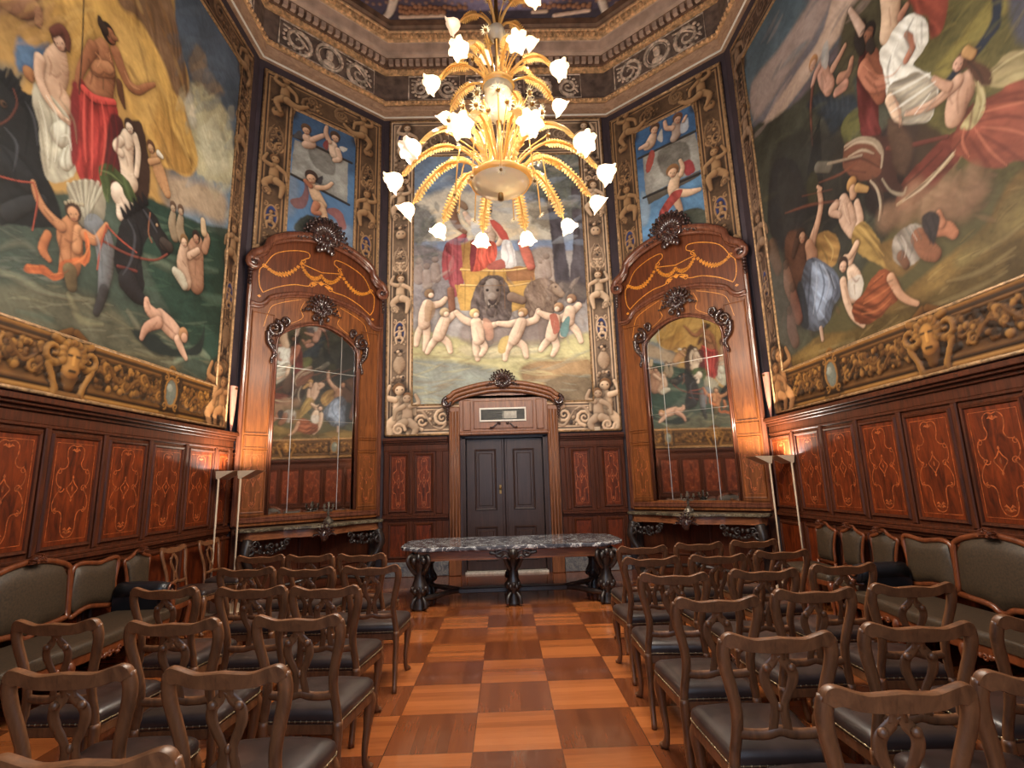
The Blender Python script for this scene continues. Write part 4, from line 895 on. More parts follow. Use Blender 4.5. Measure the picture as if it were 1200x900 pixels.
# ------------------------------------------------------------------ settees (local: wall at y=0, faces -y, centred)
def make_settee(label):
    T=thing('settee',label,'settee',(0,0,0),0,'long three-panel settees along the side walls')
    cpts=cr([(-.385,.50),(-.385,.86),(-.35,.935),(-.22,.985),(-.08,1.01),(0,1.015)],4); cpts=cpts+[(-x,z) for x,z in cpts[::-1][1:]]
    low=cr([(.385,.50),(.25,.485),(.1,.47),(.04,.435),(0,.425),(-.04,.435),(-.1,.47),(-.25,.485)],3); cpts=cpts+low[1:]
    f=MB();p=MB(); back_panel(f,p,cpts,-.09,.045,.06); carved_shell(f,0,1.02,.05,-.07,5); f.ball((0,-.09,1.03),(.045,.03,.035)); f.build('centre_back_frame',M['settee'],T); p.build('centre_back_pad',M['uphol'],T)
    for s in (-1,1):
        sp=cr([(.40,.50),(.40,.80),(.42,.895),(.50,.925),(.62,.915),(.72,.90),(.82,.915),(.93,.925),(.965,.89),(.95,.80),(.925,.70),(.935,.58),(.945,.50),(.86,.49),(.72,.515),(.6,.53),(.5,.51)],3,True); sp=[(s*x,z) for x,z in sp]
        if s<0: sp=sp[::-1]
        f=MB();p=MB(); back_panel(f,p,sp,-.09,.04,.06); f.build('side_back_frame',M['settee'],T); p.build('side_back_pad',M['uphol'],T)
        b=MB(); x=s*.93; b.tube([(x,-.14,.60),(x,-.3,.605),(x,-.52,.60),(x,-.60,.585)],.085,12); b.ball((x,-.60,.585),(.086,.03,.086),12,8); b.box(x-.07,x+.07,-.55,-.12,.42,.58); b.build('arm_pad',M['blackleather'],T)
        b=MB(); P2=spiral((x,.60),.085,1.3,-PI/2,16,s); b.tube([(q[0],-.635,q[1]) for q in P2],.012,6); b.tube(cr([(x,-.63,.54),(x+s*.01,-.65,.48),(x,-.63,.40)],4),.028,8); b.tube([(x,-.62,.5),(x,-.3,.47),(x,-.12,.47)],.018,6); b.build('arm_post',M['settee'],T)
    S=[(-.99,-.10),(.99,-.10)]+cr([(.99,-.62),(.93,-.70),(.6,-.70),(.3,-.735),(0,-.75),(-.3,-.735),(-.6,-.70),(-.93,-.70),(-.99,-.62)],3)
    b=MB(); b.slab([(x,y+.01) for x,y in S],.29,.365,.01)
    for x in (-.5,0,.5): leafy(b,x-.12,x+.12,.315,-.715 if x else -.75,.03,int(9+x*4),.02)
    b.build('seat_frame',M['settee'],T)
    b=MB(); cushion(b,S,[(.36,.99),(.37,1.0),(.405,1.0),(.425,.975),(.438,.85),(.445,.4)]); b.build('seat',M['uphol'],T)
    for x,y in ((-.93,-.66),(-.32,-.70),(.32,-.70),(.93,-.66)):
        b=MB(); b.tube(cr([(x,y,.32),(x,y-.02,.26),(x,y+.01,.1),(x,y-.015,.012)],4),[.036]*4+[.028]*4+[.02]*5,8); b.build('leg',M['settee'],T)
    for x in (-.93,.93):
        b=MB(); b.tube([(x,-.13,.32),(x,-.10,0)],.024,8); b.build('leg',M['settee'],T)
    return T
st=make_settee('long brown hide settee with arched centre panel, along the left wall'); st.location=(-3.95,4.46,0); st.rotation_euler=(0,0,PI/2)
dup(st,(3.95,4.21,0),-PI/2,'long brown hide settee with arched centre panel, along the right wall')
# ------------------------------------------------------------------ great table
tb=thing('marble_table','long table with glossy dark veined marble top and black carved legs, before the door','table',(.07,7.33,0),math.radians(1.0))
prof=cr([(0,-.56),(.45,-.60),(.8,-.585),(1.08,-.60),(1.2,-.56),(1.3,-.47),(1.42,-.38),(1.47,-.24),(1.45,-.1),(1.48,0)],4)
q=prof+[(x,-y) for x,y in prof[::-1][1:]]; q=q+[(-x,y) for x,y in q[::-1][1:-1]]
b=MB(); b.slab(q,.705,.76,.014); b.build('marble_top',M['marble'],tb)
b=MB(); b.box(-1.2,1.2,-.52,.52,.60,.705)
for y in (-.52,.52): b.box(-1.2,1.2,y-.018,y+.018,.592,.612); b.box(-1.2,1.2,y-.014,y+.014,.68,.70)
b.build('apron',M['tblwood'],tb)
def table_leg(x,y,k=1.0):
    b=MB(); n=14
    b.lathe([(.0,0),(.085*k,.0),(.09*k,.03),(.07*k,.055),(.08*k,.09),(.055*k,.13),(.06*k,.16),(.1*k,.22),(.105*k,.26),(.085*k,.31),(.065*k,.36),(.062*k,.44),(.075*k,.50),(.10*k,.55),(.125*k,.60),(.12*k,.66),(.0,.69)],n,(x,y,0),wob=lambda i,a:.10*math.cos(6*a)+.03*math.sin(9*a+i))
    for i in range(12):
        a=2*PI*i/12; b.ball((x+.12*k*math.cos(a),y+.12*k*math.sin(a),.60+.04*(i%2)),(.04*k,.04*k,.05),6,4); b.ball((x+.095*k*math.cos(a),y+.095*k*math.sin(a),.23+.03*(i%2)),(.028,.028,.035),6,4)
    for i in range(4):
        a=2*PI*i/4+PI/4; c,s=math.cos(a),math.sin(a); b.tube([(x+c*r,y+s*r,z) for r,z in cr([(.07*k,.44),(.13*k,.5),(.19*k,.6),(.15*k,.66),(.10*k,.62)],4)],.026,6); b.tube([(x+c*r,y+s*r,z) for r,z in cr([(.05,.16),(.11,.1),(.12,.03)],4)],.026,6)
    b.build('leg',M['tblcarve'],tb)
for x in (-1.19,1.19):
    for y in (-.44,.44): table_leg(x,y,1.0)
for y in (-.36,.42): table_leg(0,y,.8)
for y in (-.52,.52):
    b=MB(); s=-1 if y<0 else 1; yy=y+s*.02
    b.ball((0,yy,.655),(.07,.05,.07)); b.ball((0,yy+s*.03,.655),(.03,.03,.04))
    for sx in (-1,1):
        P=spiral((sx*.17,.665),.06,1.4,PI/2,14,-sx); b.tube([(p[0],yy,p[1]) for p in P],.02,6); b.tube([(px,yy,pz) for px,pz in cr([(sx*.05,.67),(sx*.12,.70),(sx*.22,.66),(sx*.3,.675)],4)],.02,6); b.tube([(px,yy,pz) for px,pz in cr([(sx*.06,.6),(sx*.1,.63),(sx*.15,.6)],4)],.016,6)
    b.build('carved_cartouche',M['tblcarve'],tb)
b=MB(); b.slab([(-.72,-.07),(.72,-.07),(.72,.07),(-.72,.07)],.10,.165,.01)
for sx in (-1,1):
    for sy in (-1,1): b.tube(cr([(sx*.70,sy*.02,.135),(sx*.85,sy*.12,.14),(sx*1.0,sy*.3,.13),(sx*1.17,sy*.42,.13)],4),.035,8)
b.ball((0,0,.18),(.09,.09,.05)); b.build('stretcher',M['tblcarve'],tb)
b=MB(); b.tube([(0,-.34,.13),(0,.4,.13)],.03,8); b.build('cross_stretcher',M['tblcarve'],tb)
# ------------------------------------------------------------------ floor uplighters
def make_lamp(label,sg):
    T=thing('floor_lamp',label,'floor lamp',(0,0,0),0,'slim cream floor uplighters in the corners')
    b=MB()
    for a in (0,2*PI/3,4*PI/3):
        c,s=math.cos(a+.5),math.sin(a+.5); d=(-s,c); 
        v=[];
        for e in (-.004,.004): v+=[(c*.01+d[0]*e,s*.01+d[1]*e,.01),(c*.15+d[0]*e,s*.15+d[1]*e,.0),(c*.15+d[0]*e,s*.15+d[1]*e,.05),(c*.01+d[0]*e,s*.01+d[1]*e,.16)]
        b.add(v,[(0,1,2,3),(7,6,5,4),(0,4,5,1),(1,5,6,2),(2,6,7,3),(3,7,4,0)])
    b.lathe([(0,0),(.09,0),(.09,.012),(0,.014)],18); b.build('base',M['cream'],T)
    b=MB(); b.lathe([(.012,.01),(.012,1.70),(0,1.70)],10); b.build('stem',M['cream'],T)
    # open-topped triangular trough, long axis y
    b=MB(); tri=[(-sg*.02,1.69),(-sg*.045,1.80),(sg*.20,1.80)]   # apex, wall side, room side
    for y in (-.01,.27):
        b.add([(tri[0][0]-sg*.012,y,1.70),(tri[0][0]+sg*.012,y,1.688),(tri[2][0],y,1.80),(tri[1][0],y,1.80)]+[(tri[0][0]-sg*.012,y+.006,1.70),(tri[0][0]+sg*.012,y+.006,1.688),(tri[2][0],y+.006,1.80),(tri[1][0],y+.006,1.80)],[(0,1,2,3),(7,6,5,4),(0,4,5,1),(1,5,6,2),(2,6,7,3),(3,7,4,0)])
    for (a,c) in ((tri[0],tri[1]),(tri[0],tri[2])):
        b.add([(a[0],0,a[1]),(c[0],0,c[1]),(c[0],.27,c[1]),(a[0],.27,a[1]),(a[0],0,a[1]+.006),(c[0],0,c[1]+.0),(c[0],.27,c[1]+.0),(a[0],.27,a[1]+.006)],[(0,1,2,3),(7,6,5,4)])
    b.build('trough_shade',M['cream'],T)
    b=MB(); b.tube([(sg*.03,.05,1.755),(sg*.03,.22,1.755)],.010,8); b.build('light_tube',M['bulb'],T)
    return T
LAMPS=[(-3.82,7.02,1),(-3.56,7.08,1),(3.66,7.12,-1),(3.90,7.0,-1)]
LL=['slim cream floor lamp in the left corner, the one nearer the left wall','slim cream floor lamp in the left corner, the one nearer the mirror','slim cream floor lamp in the right corner, the one nearer the mirror','slim cream floor lamp in the right corner, the one nearer the right wall']
for (x,y,sg),lb in zip(LAMPS,LL):
    t=make_lamp(lb,sg); t.location=(x,y,0)
# salmon wedge sconces in the corners
for sg,lb in ((-1,'salmon pink tapering wall sconce in the left corner beside the mirror'),(1,'salmon pink tapering wall sconce in the right corner beside the mirror')):
    T=thing('wall_sconce',lb,'wall light',(sg*3.975,7.525,2.37)); del T['category']; T['category']='wall light'; T.name='corner_sconce'
    b=MB(); n=12; prof=[(.012,0),(.03,.12),(.055,.35),(.073,.66),(.075,.68)]; vs=[];fs=[]
    for r,z in prof:
        for k in range(n): a=2*PI*k/n; vs.append((r*math.cos(a)*.62,r*math.sin(a),z))
    for i in range(len(prof)-1):
        for k in range(n): l=(k+1)%n; fs.append((i*n+k,i*n+l,(i+1)*n+l,(i+1)*n+k))
    fs.append(tuple(range(n))[::-1]); b.add(vs,fs,True); b.build('tapered_shade',M['pink'],T)
    b=MB(); b.lathe([(0,.63),(.055,.63),(.055,.655),(0,.655)],12); b.build('fitting',M['brass'],T)
# ------------------------------------------------------------------ chandelier
CX,CYY=.03,4.5
ch=thing('chandelier','tiered golden Venetian glass chandelier with lit flower lights above the aisle','chandelier',(CX,CYY,0))
b=MB(); b.lathe([(.0,4.2),(.03,4.2),(.02,4.3),(.035,4.6),(.022,4.9),(.04,5.2),(.03,5.5),(.02,5.8),(.035,6.1),(.02,6.4),(.022,10.6),(.12,10.66),(.14,10.72),(0,10.72)],12); b.build('stem',M['brass'],ch)
def bowl(z,r,d,name):
    b=MB(); b.lathe([(0,z-d),(.25*r,z-d*.97),(.6*r,z-d*.75),(.88*r,z-d*.35),(r,z),(r*.97,z+.01),(r*.85,z-d*.3),(.5*r,z-d*.6),(0,z-d*.8)],28); o=b.build(name,M['milk'],ch)
    b=MB(); b.lathe([(r*.96,z+.0),(r*1.06,z+.006),(r*1.11,z+.035),(r*1.06,z+.06),(r*.94,z+.04),(r*.96,z)],28,wob=lambda i,a:.035*math.cos(18*a)); b.build('bowl_rim',M['amber'],o)
    b=MB(); b.ball((0,0,z-d-.015),(.022,.022,.025)); b.build('finial',M['brass'],o)
bowl(4.37,.28,.10,'glass_bowl'); bowl(5.42,.15,.06,'glass_bowl')
b=MB(); b.lathe([(0,5.04),(.05,5.05),(.09,5.10),(.125,5.19),(.14,5.28),(.135,5.36),(.0,5.37)],20); b.build('glass_vase',M['milk'],ch)
b=MB(); b.lathe([(0,5.98),(.06,6.0),(.09,6.06),(.08,6.12),(.04,6.16),(0,6.16)],20); b.build('glass_vase',M['milk'],ch)
def flower_bm(k=1.0,n=40,petals=6):
    # bell opening towards +z of its own axis
    prof=[(.012,0),(.04,.012),(.064,.045),(.072,.08),(.08,.11),(.094,.128)]
    b=MB(); b.lathe([(r*k,z*k) for r,z in prof],n,wob=lambda i,a:(0,0,.02,.04,.07,.15)[i]*math.cos(petals*a)+(.05*math.cos(13*a+1) if i==5 else 0)); return b
fl_me={}
def orient(o,p,d):
    o.location=p; o.rotation_euler=Vector(d).to_track_quat('Z','Y').to_euler()
LIGHTS=[]
def leafribbon(b,P,w,serr=9,side=(0,0,1)):
    m=len(P); vs=[];fs=[]
    for i in range(m):
        t=(Vector(P[min(i+1,m-1)])-Vector(P[max(i-1,0)])).normalized(); a=Vector((-t.y,t.x,0)); a=a.normalized() if a.length>1e-4 else Vector((1,0,0)); u=t.cross(a)
        if u.z<0: u=-u
        e=min(1,(i+1.5)/5,(m-i)/7+.25); ww=w*e*(1.3 if i%2 else .72); c=Vector(P[i])
        vs+=[c+a*ww-u*.012,c+u*.022,c-a*ww-u*.012]
    for i in range(m-1):
        fs+=[(i*3,i*3+1,i*3+4,i*3+3),(i*3+1,i*3+2,i*3+5,i*3+4)]
    b.add(vs,fs)
def tier(n,a0,prof,zoff,rs,fk,lit,leafw,dim=()):
    for i in range(n):
        a=a0+2*PI*i/n; c,s=math.sin(a),-math.cos(a)      # angle from the camera side
        P=[(c*r*rs,s*r*rs,z*rs+zoff) for r,z in cr(prof,5)]
        b=MB(); m=len(P); b.tube(P,[.016*(1-.4*j/m) for j in range(m)],7); arm=b.build('arm',M['amber'],ch)
        b=MB(); leafribbon(b,cr(P[int(m*.46):int(m*.97)],3),leafw*1.05); b.build('glass_leaf',M['amber'],arm)
        e=Vector(P[-1]); d=(Vector(P[-1])-Vector(P[-3])).normalized(); d=(d+Vector((c,s,-.15))*.7).normalized()
        isdim=i in dim
        o=flower_bm(fk).build('flower_shade',M['flowerdim' if isdim else 'flower'],arm); orient(o,e,d)
        if not isdim:
            bb=MB(); p=e+d*.05*fk; bb.ball(tuple(p),.022*fk,8,6); bb.build('bulb',M['bulb'],arm)
            LIGHTS.append((e+d*.17*fk+Vector((CX,CYY,0)),lit))
PROF=[(.1,.10),(.22,.26),(.42,.38),(.62,.36),(.82,.20),(.96,.0)]
tier(12,math.radians(13),PROF,4.33,.97,1.05,1.0,.055,dim=(10,))
tier(8,math.radians(15),[(.12,.16),(.26,.36),(.5,.46),(.75,.38),(.93,.12)],5.32,.635,1.0,.7,.055)
tier(5,math.radians(-20),[(.1,.1),(.3,.4),(.6,.5),(.9,.3)],6.1,.42,.95,.5,.05,dim=(4,))
# slender glass stems with daisies
def daisy(b,p,d,r):
    d=Vector(d).normalized(); a=d.orthogonal().normalized(); u=d.cross(a); p=Vector(p); vs=[];k=12
    for i in range(k):
        t=2*PI*i/k; t2=t+PI/k; t0=t-PI/k*.85
        q=[p+(a*math.cos(t0)+u*math.sin(t0))*r*.45, p+(a*math.cos(t)+u*math.sin(t))*r+d*.01, p+(a*math.cos(t+PI/k*.85)+u*math.sin(t+PI/k*.85))*r*.45, p-d*.004]
        b.add(q,[(0,1,2,3)])
    return p+d*.008
R6=random.Random(3)
def stems(n,z0,z1,r0,r1,drop=0,dr=.055):
    for i in range(n):
        a=2*PI*(i+R6.uniform(-.25,.25))/n; f=R6.uniform(.75,1.1); c,s=math.cos(a),math.sin(a); zt=z0+(z1-z0)*R6.uniform(.65,1.05); re=r1*f
        P=cr([(c*r0,s*r0,z0),(c*(r0+.25*(re-r0)),s*(r0+.25*(re-r0)),z0+(zt-z0)*.55),(c*re,s*re,zt)]+([(c*re*1.15,s*re*1.15,zt-drop)] if drop else []),5)
        b=MB(); b.tube(P,.007,6); st_=b.build('daisy_stem',M['amber'],ch); b=MB(); q=daisy(b,P[-1],(c,s,-.3),dr); o=b.build('glass_daisy',M['petal'],st_); b=MB(); b.ball(tuple(q),dr*.3,8,5); b.build('daisy_centre',M['brass'],st_)
stems(12,4.42,4.98,.12,.5,0,.08); stems(13,4.42,5.22,.06,.34,0,.085); stems(9,5.36,5.84,.06,.32,0,.06); stems(6,6.1,6.45,.04,.16,0,.045)
stems(9,4.44,4.72,.18,.44,.5,.05)
for i in range(16):
    a=2*PI*i/16; c,s=math.cos(a),math.sin(a); f=.10+.05*(i%3)
    b=MB(); b.tube(cr([(c*.16,s*.16,4.44),(c*.14,s*.14,4.7),(c*f*1.8,s*f*1.8,4.98+.05*(i%2))],5),[.009]*6+[.006]*5,6); b.build('glass_stem',M['amber'],ch)
for i in range(14):
    a=2*PI*i/14+.2; c,s=math.cos(a),math.sin(a); f=.14+.05*(i%2)
    b=MB(); b.tube(cr([(c*.08,s*.08,5.42),(c*.1,s*.1,5.6),(c*f*1.3,s*f*1.3,5.82)],5),.0065,6); b.build('glass_stem',M['amber'],ch)
for n,z,r,L in ((5,4.46,.2,.3),(4,5.44,.1,.2)):
    for i in range(n):
        a=2*PI*i/n+.3; c,s=math.cos(a),math.sin(a); P=[(c*q,s*q,zz) for q,zz in cr([(r,z),(r+L*.4,z+.22),(r+L,z+.30),(r+L*1.5,z+.18)],5)]
        b=MB(); leafribbon(b,cr(P,2),.03); b.build('curled_leaf',M['amber'],ch)
# ------------------------------------------------------------------ murals
SK=(212,166,130); SK2=(186,122,80); PALE=(226,200,172)
def F(c,*a,**k): c.fill(*a,**k)
def border(cv,outer,inner,base,light,dark,seed,gold=None,bottom=None):
    # painted architectural frame between two rectangles, metres
    cv.px=False; (ox0,ox1,oz0,oz1),(ix0,ix1,iz0,iz1)=outer,inner; R=random.Random(seed); XX,ZZ=np.meshgrid(cv.X,cv.Z)
    m=~((XX>ix0)&(XX<ix1)&(ZZ>iz0)&(ZZ<iz1)); bs=np.array(lin(base)); cv.col[m]=bs
    cv.col[m]*=np.clip(1+.5*cv.n2[m]+.35*cv.n1[m],.3,1.8)[:,None]
    def line(p,q,w,c,h=.0): cv.limb([p,q],w,c,curve=False,k=.5,h=h)
    for (x0,x1,z0,z1),d in (((ox0,ox1,oz0,oz1),1),((ix0,ix1,iz0,iz1),-1)):
        for off,w,c in ((.025,.022,light),(.06,.012,dark),(.085,.012,light)):
            e=off*d; r=(x0+e,x1-e,z0+e,z1-e)
            for p,q in (((r[0],r[2]),(r[1],r[2])),((r[1],r[2]),(r[1],r[3])),((r[0],r[3]),(r[1],r[3])),((r[0],r[2]),(r[0],r[3]))): line(p,q,w,c,.008)
    md=tuple((a+b_)/2 for a,b_ in zip(base,light)); cols=[light,md,md,base,dark]
    for s in (-1,1):
        xc=(ox0+ix0)/2 if s<0 else (ox1+ix1)/2; w=abs(ix0-ox0)/2; z=iz0-.05; seq=['drop','urn','cart','putto','leaf','mask','putto','drop','cart','putto','leaf','drop']; i=0
        while z<oz1-.5:
            k=seq[i%len(seq)]; i+=1
            if k=='drop': cv.cluster((xc,z+.32),w*.55,.3,34,cols,.035,seed+i); cv.scroll((xc-w*.35,z+.05),.06,1.3,0,1,.018,light); cv.scroll((xc+w*.35,z+.05),.06,1.3,PI,-1,.018,light); z+=.68
            elif k=='urn': cv.limb([(xc,z),(xc,z+.12),(xc,z+.24)],[w*.2,w*.5,w*.3],md,h=.012); cv.cluster((xc,z+.36),w*.4,.08,14,cols,.03,seed+i); z+=.5
            elif k=='cart': cv.cart((xc,z+.26),w*.42,.2,light,(52,72,130) if i%9 in (3,0) else dark); cv.putto((xc,z+.16),.28,s,light); z+=.62
            elif k=='putto': cv.putto((xc,z+.3),.62,s*(1 if i%2 else -1),light); cv.scroll((xc+s*w*.45,z+.08),.08,1.4,0,1,.02,md); z+=.78
            elif k=='leaf':
                for f in (-1,1): cv.scroll((xc+f*w*.3,z+.14),.1,1.5,PI/2,f,.026,light); cv.scroll((xc+f*w*.28,z+.42),.085,1.5,-PI/2,-f,.022,md); cv.limb([(xc+f*.02,z),(xc+f*w*.55,z+.28),(xc+f*w*.15,z+.56)],[.012,.024,.01],md,h=.01)
                cv.cluster((xc,z+.3),w*.25,.22,12,cols,.026,seed+i); z+=.62
            else: cv.limb([(xc,z+.2)],w*.42,light,h=.014); cv.limb([(xc-.04,z+.22)],.016,dark,k=0); cv.limb([(xc+.04,z+.22)],.016,dark,k=0); cv.limb([(xc-.03,z+.11),(xc+.03,z+.11)],.012,dark,k=0,curve=False); cv.cluster((xc,z+.36),w*.45,.05,10,cols,.03,seed); z+=.5
    # top: scrolls and reclining figures at the ends
    zc=(oz1+iz1)/2; hh=(oz1-iz1)/2; n=int((ix1-ix0)/(hh*2.0)); 
    for i in range(n):
        x=ix0+(i+.5)*(ix1-ix0)/n; d=1 if i%2 else -1; cv.scroll((x,zc+.04*d),hh*.62,1.7,PI/2*d,d,.034,md); cv.cluster((x+hh*.6,zc),hh*.4,hh*.45,9,cols,.03,seed+i)
    for s,x in ((1,ix0),(-1,ix1)):
        cv.putto((x-s*.14,zc-.16),.62,s,light); cv.limb([(x-s*.1,zc-.16),(x+s*.08,zc-.2),(x+s*.26,zc-.1)],[.07,.06,.03],light,h=.014); cv.scroll((x+s*.34,zc+.05),.09,1.5,0,s,.026,md)
    zc=(oz0+iz0)/2; hh=(iz0-oz0)/2
    for i in range(int((ix1-ix0)/.09)):
        x=ix0+R.uniform(0,1)*(ix1-ix0); cv.limb([(x,zc+R.uniform(-.5,.5)*hh)],R.uniform(.02,.05),R.choice(cols),h=.015,k=.7)
    n=max(4,int((ix1-ix0)/.36))
    for i in range(n):
        x=ix0+(i+.5)*(ix1-ix0)/n; d=1 if i%2 else -1; cv.limb([(x,zc)],hh*.5,dark,a=.6,k=.1,soft=.08); cv.scroll((x,zc+.03*d),hh*.55,1.7,PI/2*d,d,.034,light); cv.cluster((x+.16,zc-.05*d),.09,hh*.4,10,cols,.032,seed+i); cv.limb([(x-.16,zc-.12*d),(x,zc-.16*d),(x+.18,zc+.1*d)],[.014,.026,.01],md,h=.012)
    for s,x in ((1,(ox0+ix0)/2),(-1,(ox1+ix1)/2)): cv.putto((x,zc+.02),.85,s,light); cv.putto((x+s*.16,zc-.04),.7,-s,md); cv.scroll((x,oz0+.1),.12,1.5,0,s,.03,light)
    cv.px=True
def finish_mural(cv,T,inner,outer,mat,bmat,fil,name='painted_canvas'):
    XX,ZZ=np.meshgrid(cv.X,cv.Z); (ix0,ix1,iz0,iz1)=inner; m=(XX>ix0)&(XX<ix1)&(ZZ>iz0)&(ZZ<iz1); cv.h[m]=0
    a=cv.mesh(name,mat,m,T); c=cv.mesh('ornamental_border',bmat,~m,T)
    for (x0,x1,z0,z1),nm,r in ((inner,'inner_fillet',.018),(outer,'outer_fillet',.02)):
        b=MB()
        for p,q in (((x0,z0),(x1,z0)),((x1,z0),(x1,z1)),((x1,z1),(x0,z1)),((x0,z1),(x0,z0))): b.tube([(p[0],-.005,p[1]),(q[0],-.005,q[1])],r,6)
        b.build(nm,fil,T)
def mural(w,label,off,cat='mural'):
    (cx,cy),t=WALL[w]; return thing('mural_painting',label,cat,(cx+math.sin(t)*off,cy-math.cos(t)*off,0),t)

# ---- left: sea procession
def left_mural():
    T=mural('left','large mural of a sea procession with dark horses and a red skirted woman, left wall',.03)
    outer=(-2.9,2.91,2.42,8.6); inner=(-2.45,2.60,2.98,8.16)
    cv=Canvas(outer[0],outer[1],outer[2],outer[3],.0115,'left',.03,3); f=cv.fill; l=cv.limb
    cv.col[:]=np.array(lin((196,150,74)))
    # sky at the right, clouds
    f([(175,-60),(330,-80),(330,300),(200,260),(215,120),(205,50)],(84,96,112),soft=.2,tex=.35)
    f([(225,200),(300,180),(300,300),(215,262)],(120,144,164),soft=.2)
    f([(218,118),(228,95),(240,92),(255,112),(268,140),(275,170),(272,215),(240,212),(226,190)],(196,186,146),soft=.12,tex=.5,wob=.08)
    f([(222,64),(230,53),(240,60),(246,82),(262,108),(250,112),(236,100),(224,90)],(150,126,102),soft=.08,tex=.4,wob=.06)
    f([(232,150),(250,140),(262,160),(268,195),(250,205),(236,180)],(206,200,166),soft=.1,tex=.4,wob=.08)
    f([(214,118),(224,108),(230,140),(226,150)],(226,212,180),soft=.05)
    f([(188,205),(235,212),(264,230),(262,262),(230,250),(200,240)],(186,160,130),soft=.15,tex=.4)
    # gold drapery sweep
    f([(20,-60),(195,-60),(205,30),(222,95),(215,120),(232,185),(222,207),(204,200),(180,188),(160,150),(120,60),(60,90),(0,40)],(206,158,70),soft=.05,grad=(.3,-.3,.2),folds=(1.2,.6,9,.12))
    f([(125,-60),(185,-60),(205,20),(220,95),(217,115),(205,110),(190,70),(165,25),(140,5)],(138,102,70),soft=.06,folds=(1.0,.5,12,.12))
    f([(165,110),(190,130),(212,170),(226,190),(220,205),(200,195),(180,160)],(190,140,58),soft=.06,folds=(1.2,.5,12,.15))
    f([(130,20),(160,40),(185,100),(175,150),(150,110)],(220,172,84),soft=.12)
    f([(-60,-60),(60,-60),(55,20),(40,35),(20,55),(-60,60)],(190,146,72),soft=.1,tex=.4)
    f([(-40,-30),(45,-30),(50,8),(42,30),(25,24),(5,14),(-40,20)],(146,104,76),soft=.05)
    l([(0,-5),(20,5),(40,10),(45,28)],[10,12,9,4],(166,118,84))
    f([(20,42),(40,55),(58,50),(60,85),(22,84)],(92,130,172),soft=.04)
    f([(-300,60),(0,75),(10,90),(25,85),(0,120),(-300,300)],(96,104,100),soft=.1,tex=.5)
    # sea
    f([(-400,240),(60,225),(150,228),(200,245),(235,262),(330,300),(330,520),(-400,420)],(70,84,72),soft=.05,tex=.45)
    f([(150,235),(175,232),(205,248),(240,268),(300,310),(300,480),(235,420),(180,330)],(46,72,60),soft=.06,tex=.45)
    f([(-400,330),(0,330),(120,350),(170,400),(215,430),(150,460),(-400,400)],(104,102,80),soft=.12,tex=.5)
    for p,c in ([(0,318),(30,330),(60,345),(110,352)],(142,140,112)),([(80,345),(95,375),(120,380)],(150,142,104)),([(150,365),(175,400),(205,420)],(130,124,98)),([(195,300),(225,312),(255,318)],(92,112,92)),([(170,300),(195,312),(215,318)],(110,122,100)),([(0,292),(25,284),(45,298)],(110,110,90)),([(205,425),(230,412),(245,420)],(140,150,124)),([(235,345),(255,352),(270,350)],(80,104,86)),([(60,395),(110,405),(150,425)],(120,116,88)),([(20,365),(60,375)],(84,98,82)): l(p,[2,4.5]+[2]*(len(p)-2),c,a=.7,k=.2,soft=.06)
    left_scatter(cv)
    # black horse at the edge
    f([(-80,60),(0,80),(6,90),(12,80),(20,92),(26,88),(24,104),(40,112),(48,124),(54,150),(52,180),(55,205),(66,232),(72,262),(45,268),(10,262),(-80,270)],(32,32,34),soft=.02,tex=.5)
    for k in range(7): l([(2+5*k,92+6*k),(8+5.5*k,80+7.5*k)],[3,1],(22,22,26))
    l([(4,122)],4,(96,66,44)); l([(5,122)],2,(20,16,14)); l([(-10,150),(10,140),(20,122),(16,105)],1.2,(104,54,40))
    l([(-30,200),(5,190),(35,215)],[16,18,12],(40,40,43),a=.8); l([(10,250),(30,240),(50,235)],[10,9,7],(46,46,48))
    # seated woman in cream
    l([(70,62),(66,80),(64,100),(72,120)],[9,15,13,14],(214,172,138))
    f([(40,96),(50,108),(64,116),(80,136),(92,158),(90,186),(86,206),(60,214),(48,190),(46,150),(38,120)],(206,198,172),soft=.02,folds=(2,1,18,.14),grad=(.5,.4,.12))
    l([(72,160),(82,158),(86,172),(76,192)],[12,13,11,7],(212,206,184)); l([(36,92),(34,86),(40,88)],[4,7,3],(170,112,62))
    l([(47,70),(46,90),(54,112),(68,132),(82,145)],[6.5,5.5,5,4,3.2],(222,182,150))
    cv.figure((218,172,140),head=(70,50),hair=(98,52,40),hr=8.5); l([(62,38),(72,34),(79,44),(80,58)],[4,4.5,4,2.5],(104,56,42))
    # standing woman, red skirt
    l([(122,56),(120,75),(120,95),(116,112)],[8,16,14,17],(166,106,66)); l([(112,80),(128,82)],[7,7],(178,118,74),curve=False)
    l([(109,56),(100,72),(93,88),(91,112)],[7,5.5,4.5,3.5],(158,98,60)); l([(136,62),(144,84),(152,100),(162,106),(172,102),(181,99)],[6,5.5,5,4,3.2,2],(166,104,64))
    f([(94,92),(104,105),(118,116),(134,118),(139,135),(142,165),(136,195),(128,222),(108,226),(94,210),(88,190),(88,150),(90,115)],(158,42,35),soft=.015,folds=(6,1,9,.22),grad=(-.6,.2,.2))
    f([(128,140),(138,135),(146,150),(148,190),(135,215),(122,205)],(92,36,38),soft=.03); l([(98,104),(112,116),(134,120)],[3.5,4,3],(206,64,52)); f([(84,98),(92,105),(92,180),(84,190),(82,140)],(140,40,40),soft=.03)
    l([(99,-40),(97,40),(93,110)],.8,(70,48,32),k=0); l([(140,98),(142,112),(146,126)],[4,4,1.5],(96,58,36))
    cv.figure((164,104,66),head=(130,42),hair=(52,38,32),hr=8,hairpos=(-3,-3)); l([(117,22),(119,29),(123,35)],[2.5,4.5,4.5],(60,44,36)); l([(133,44),(137,46)],[3,1.6],(150,94,58),curve=False)
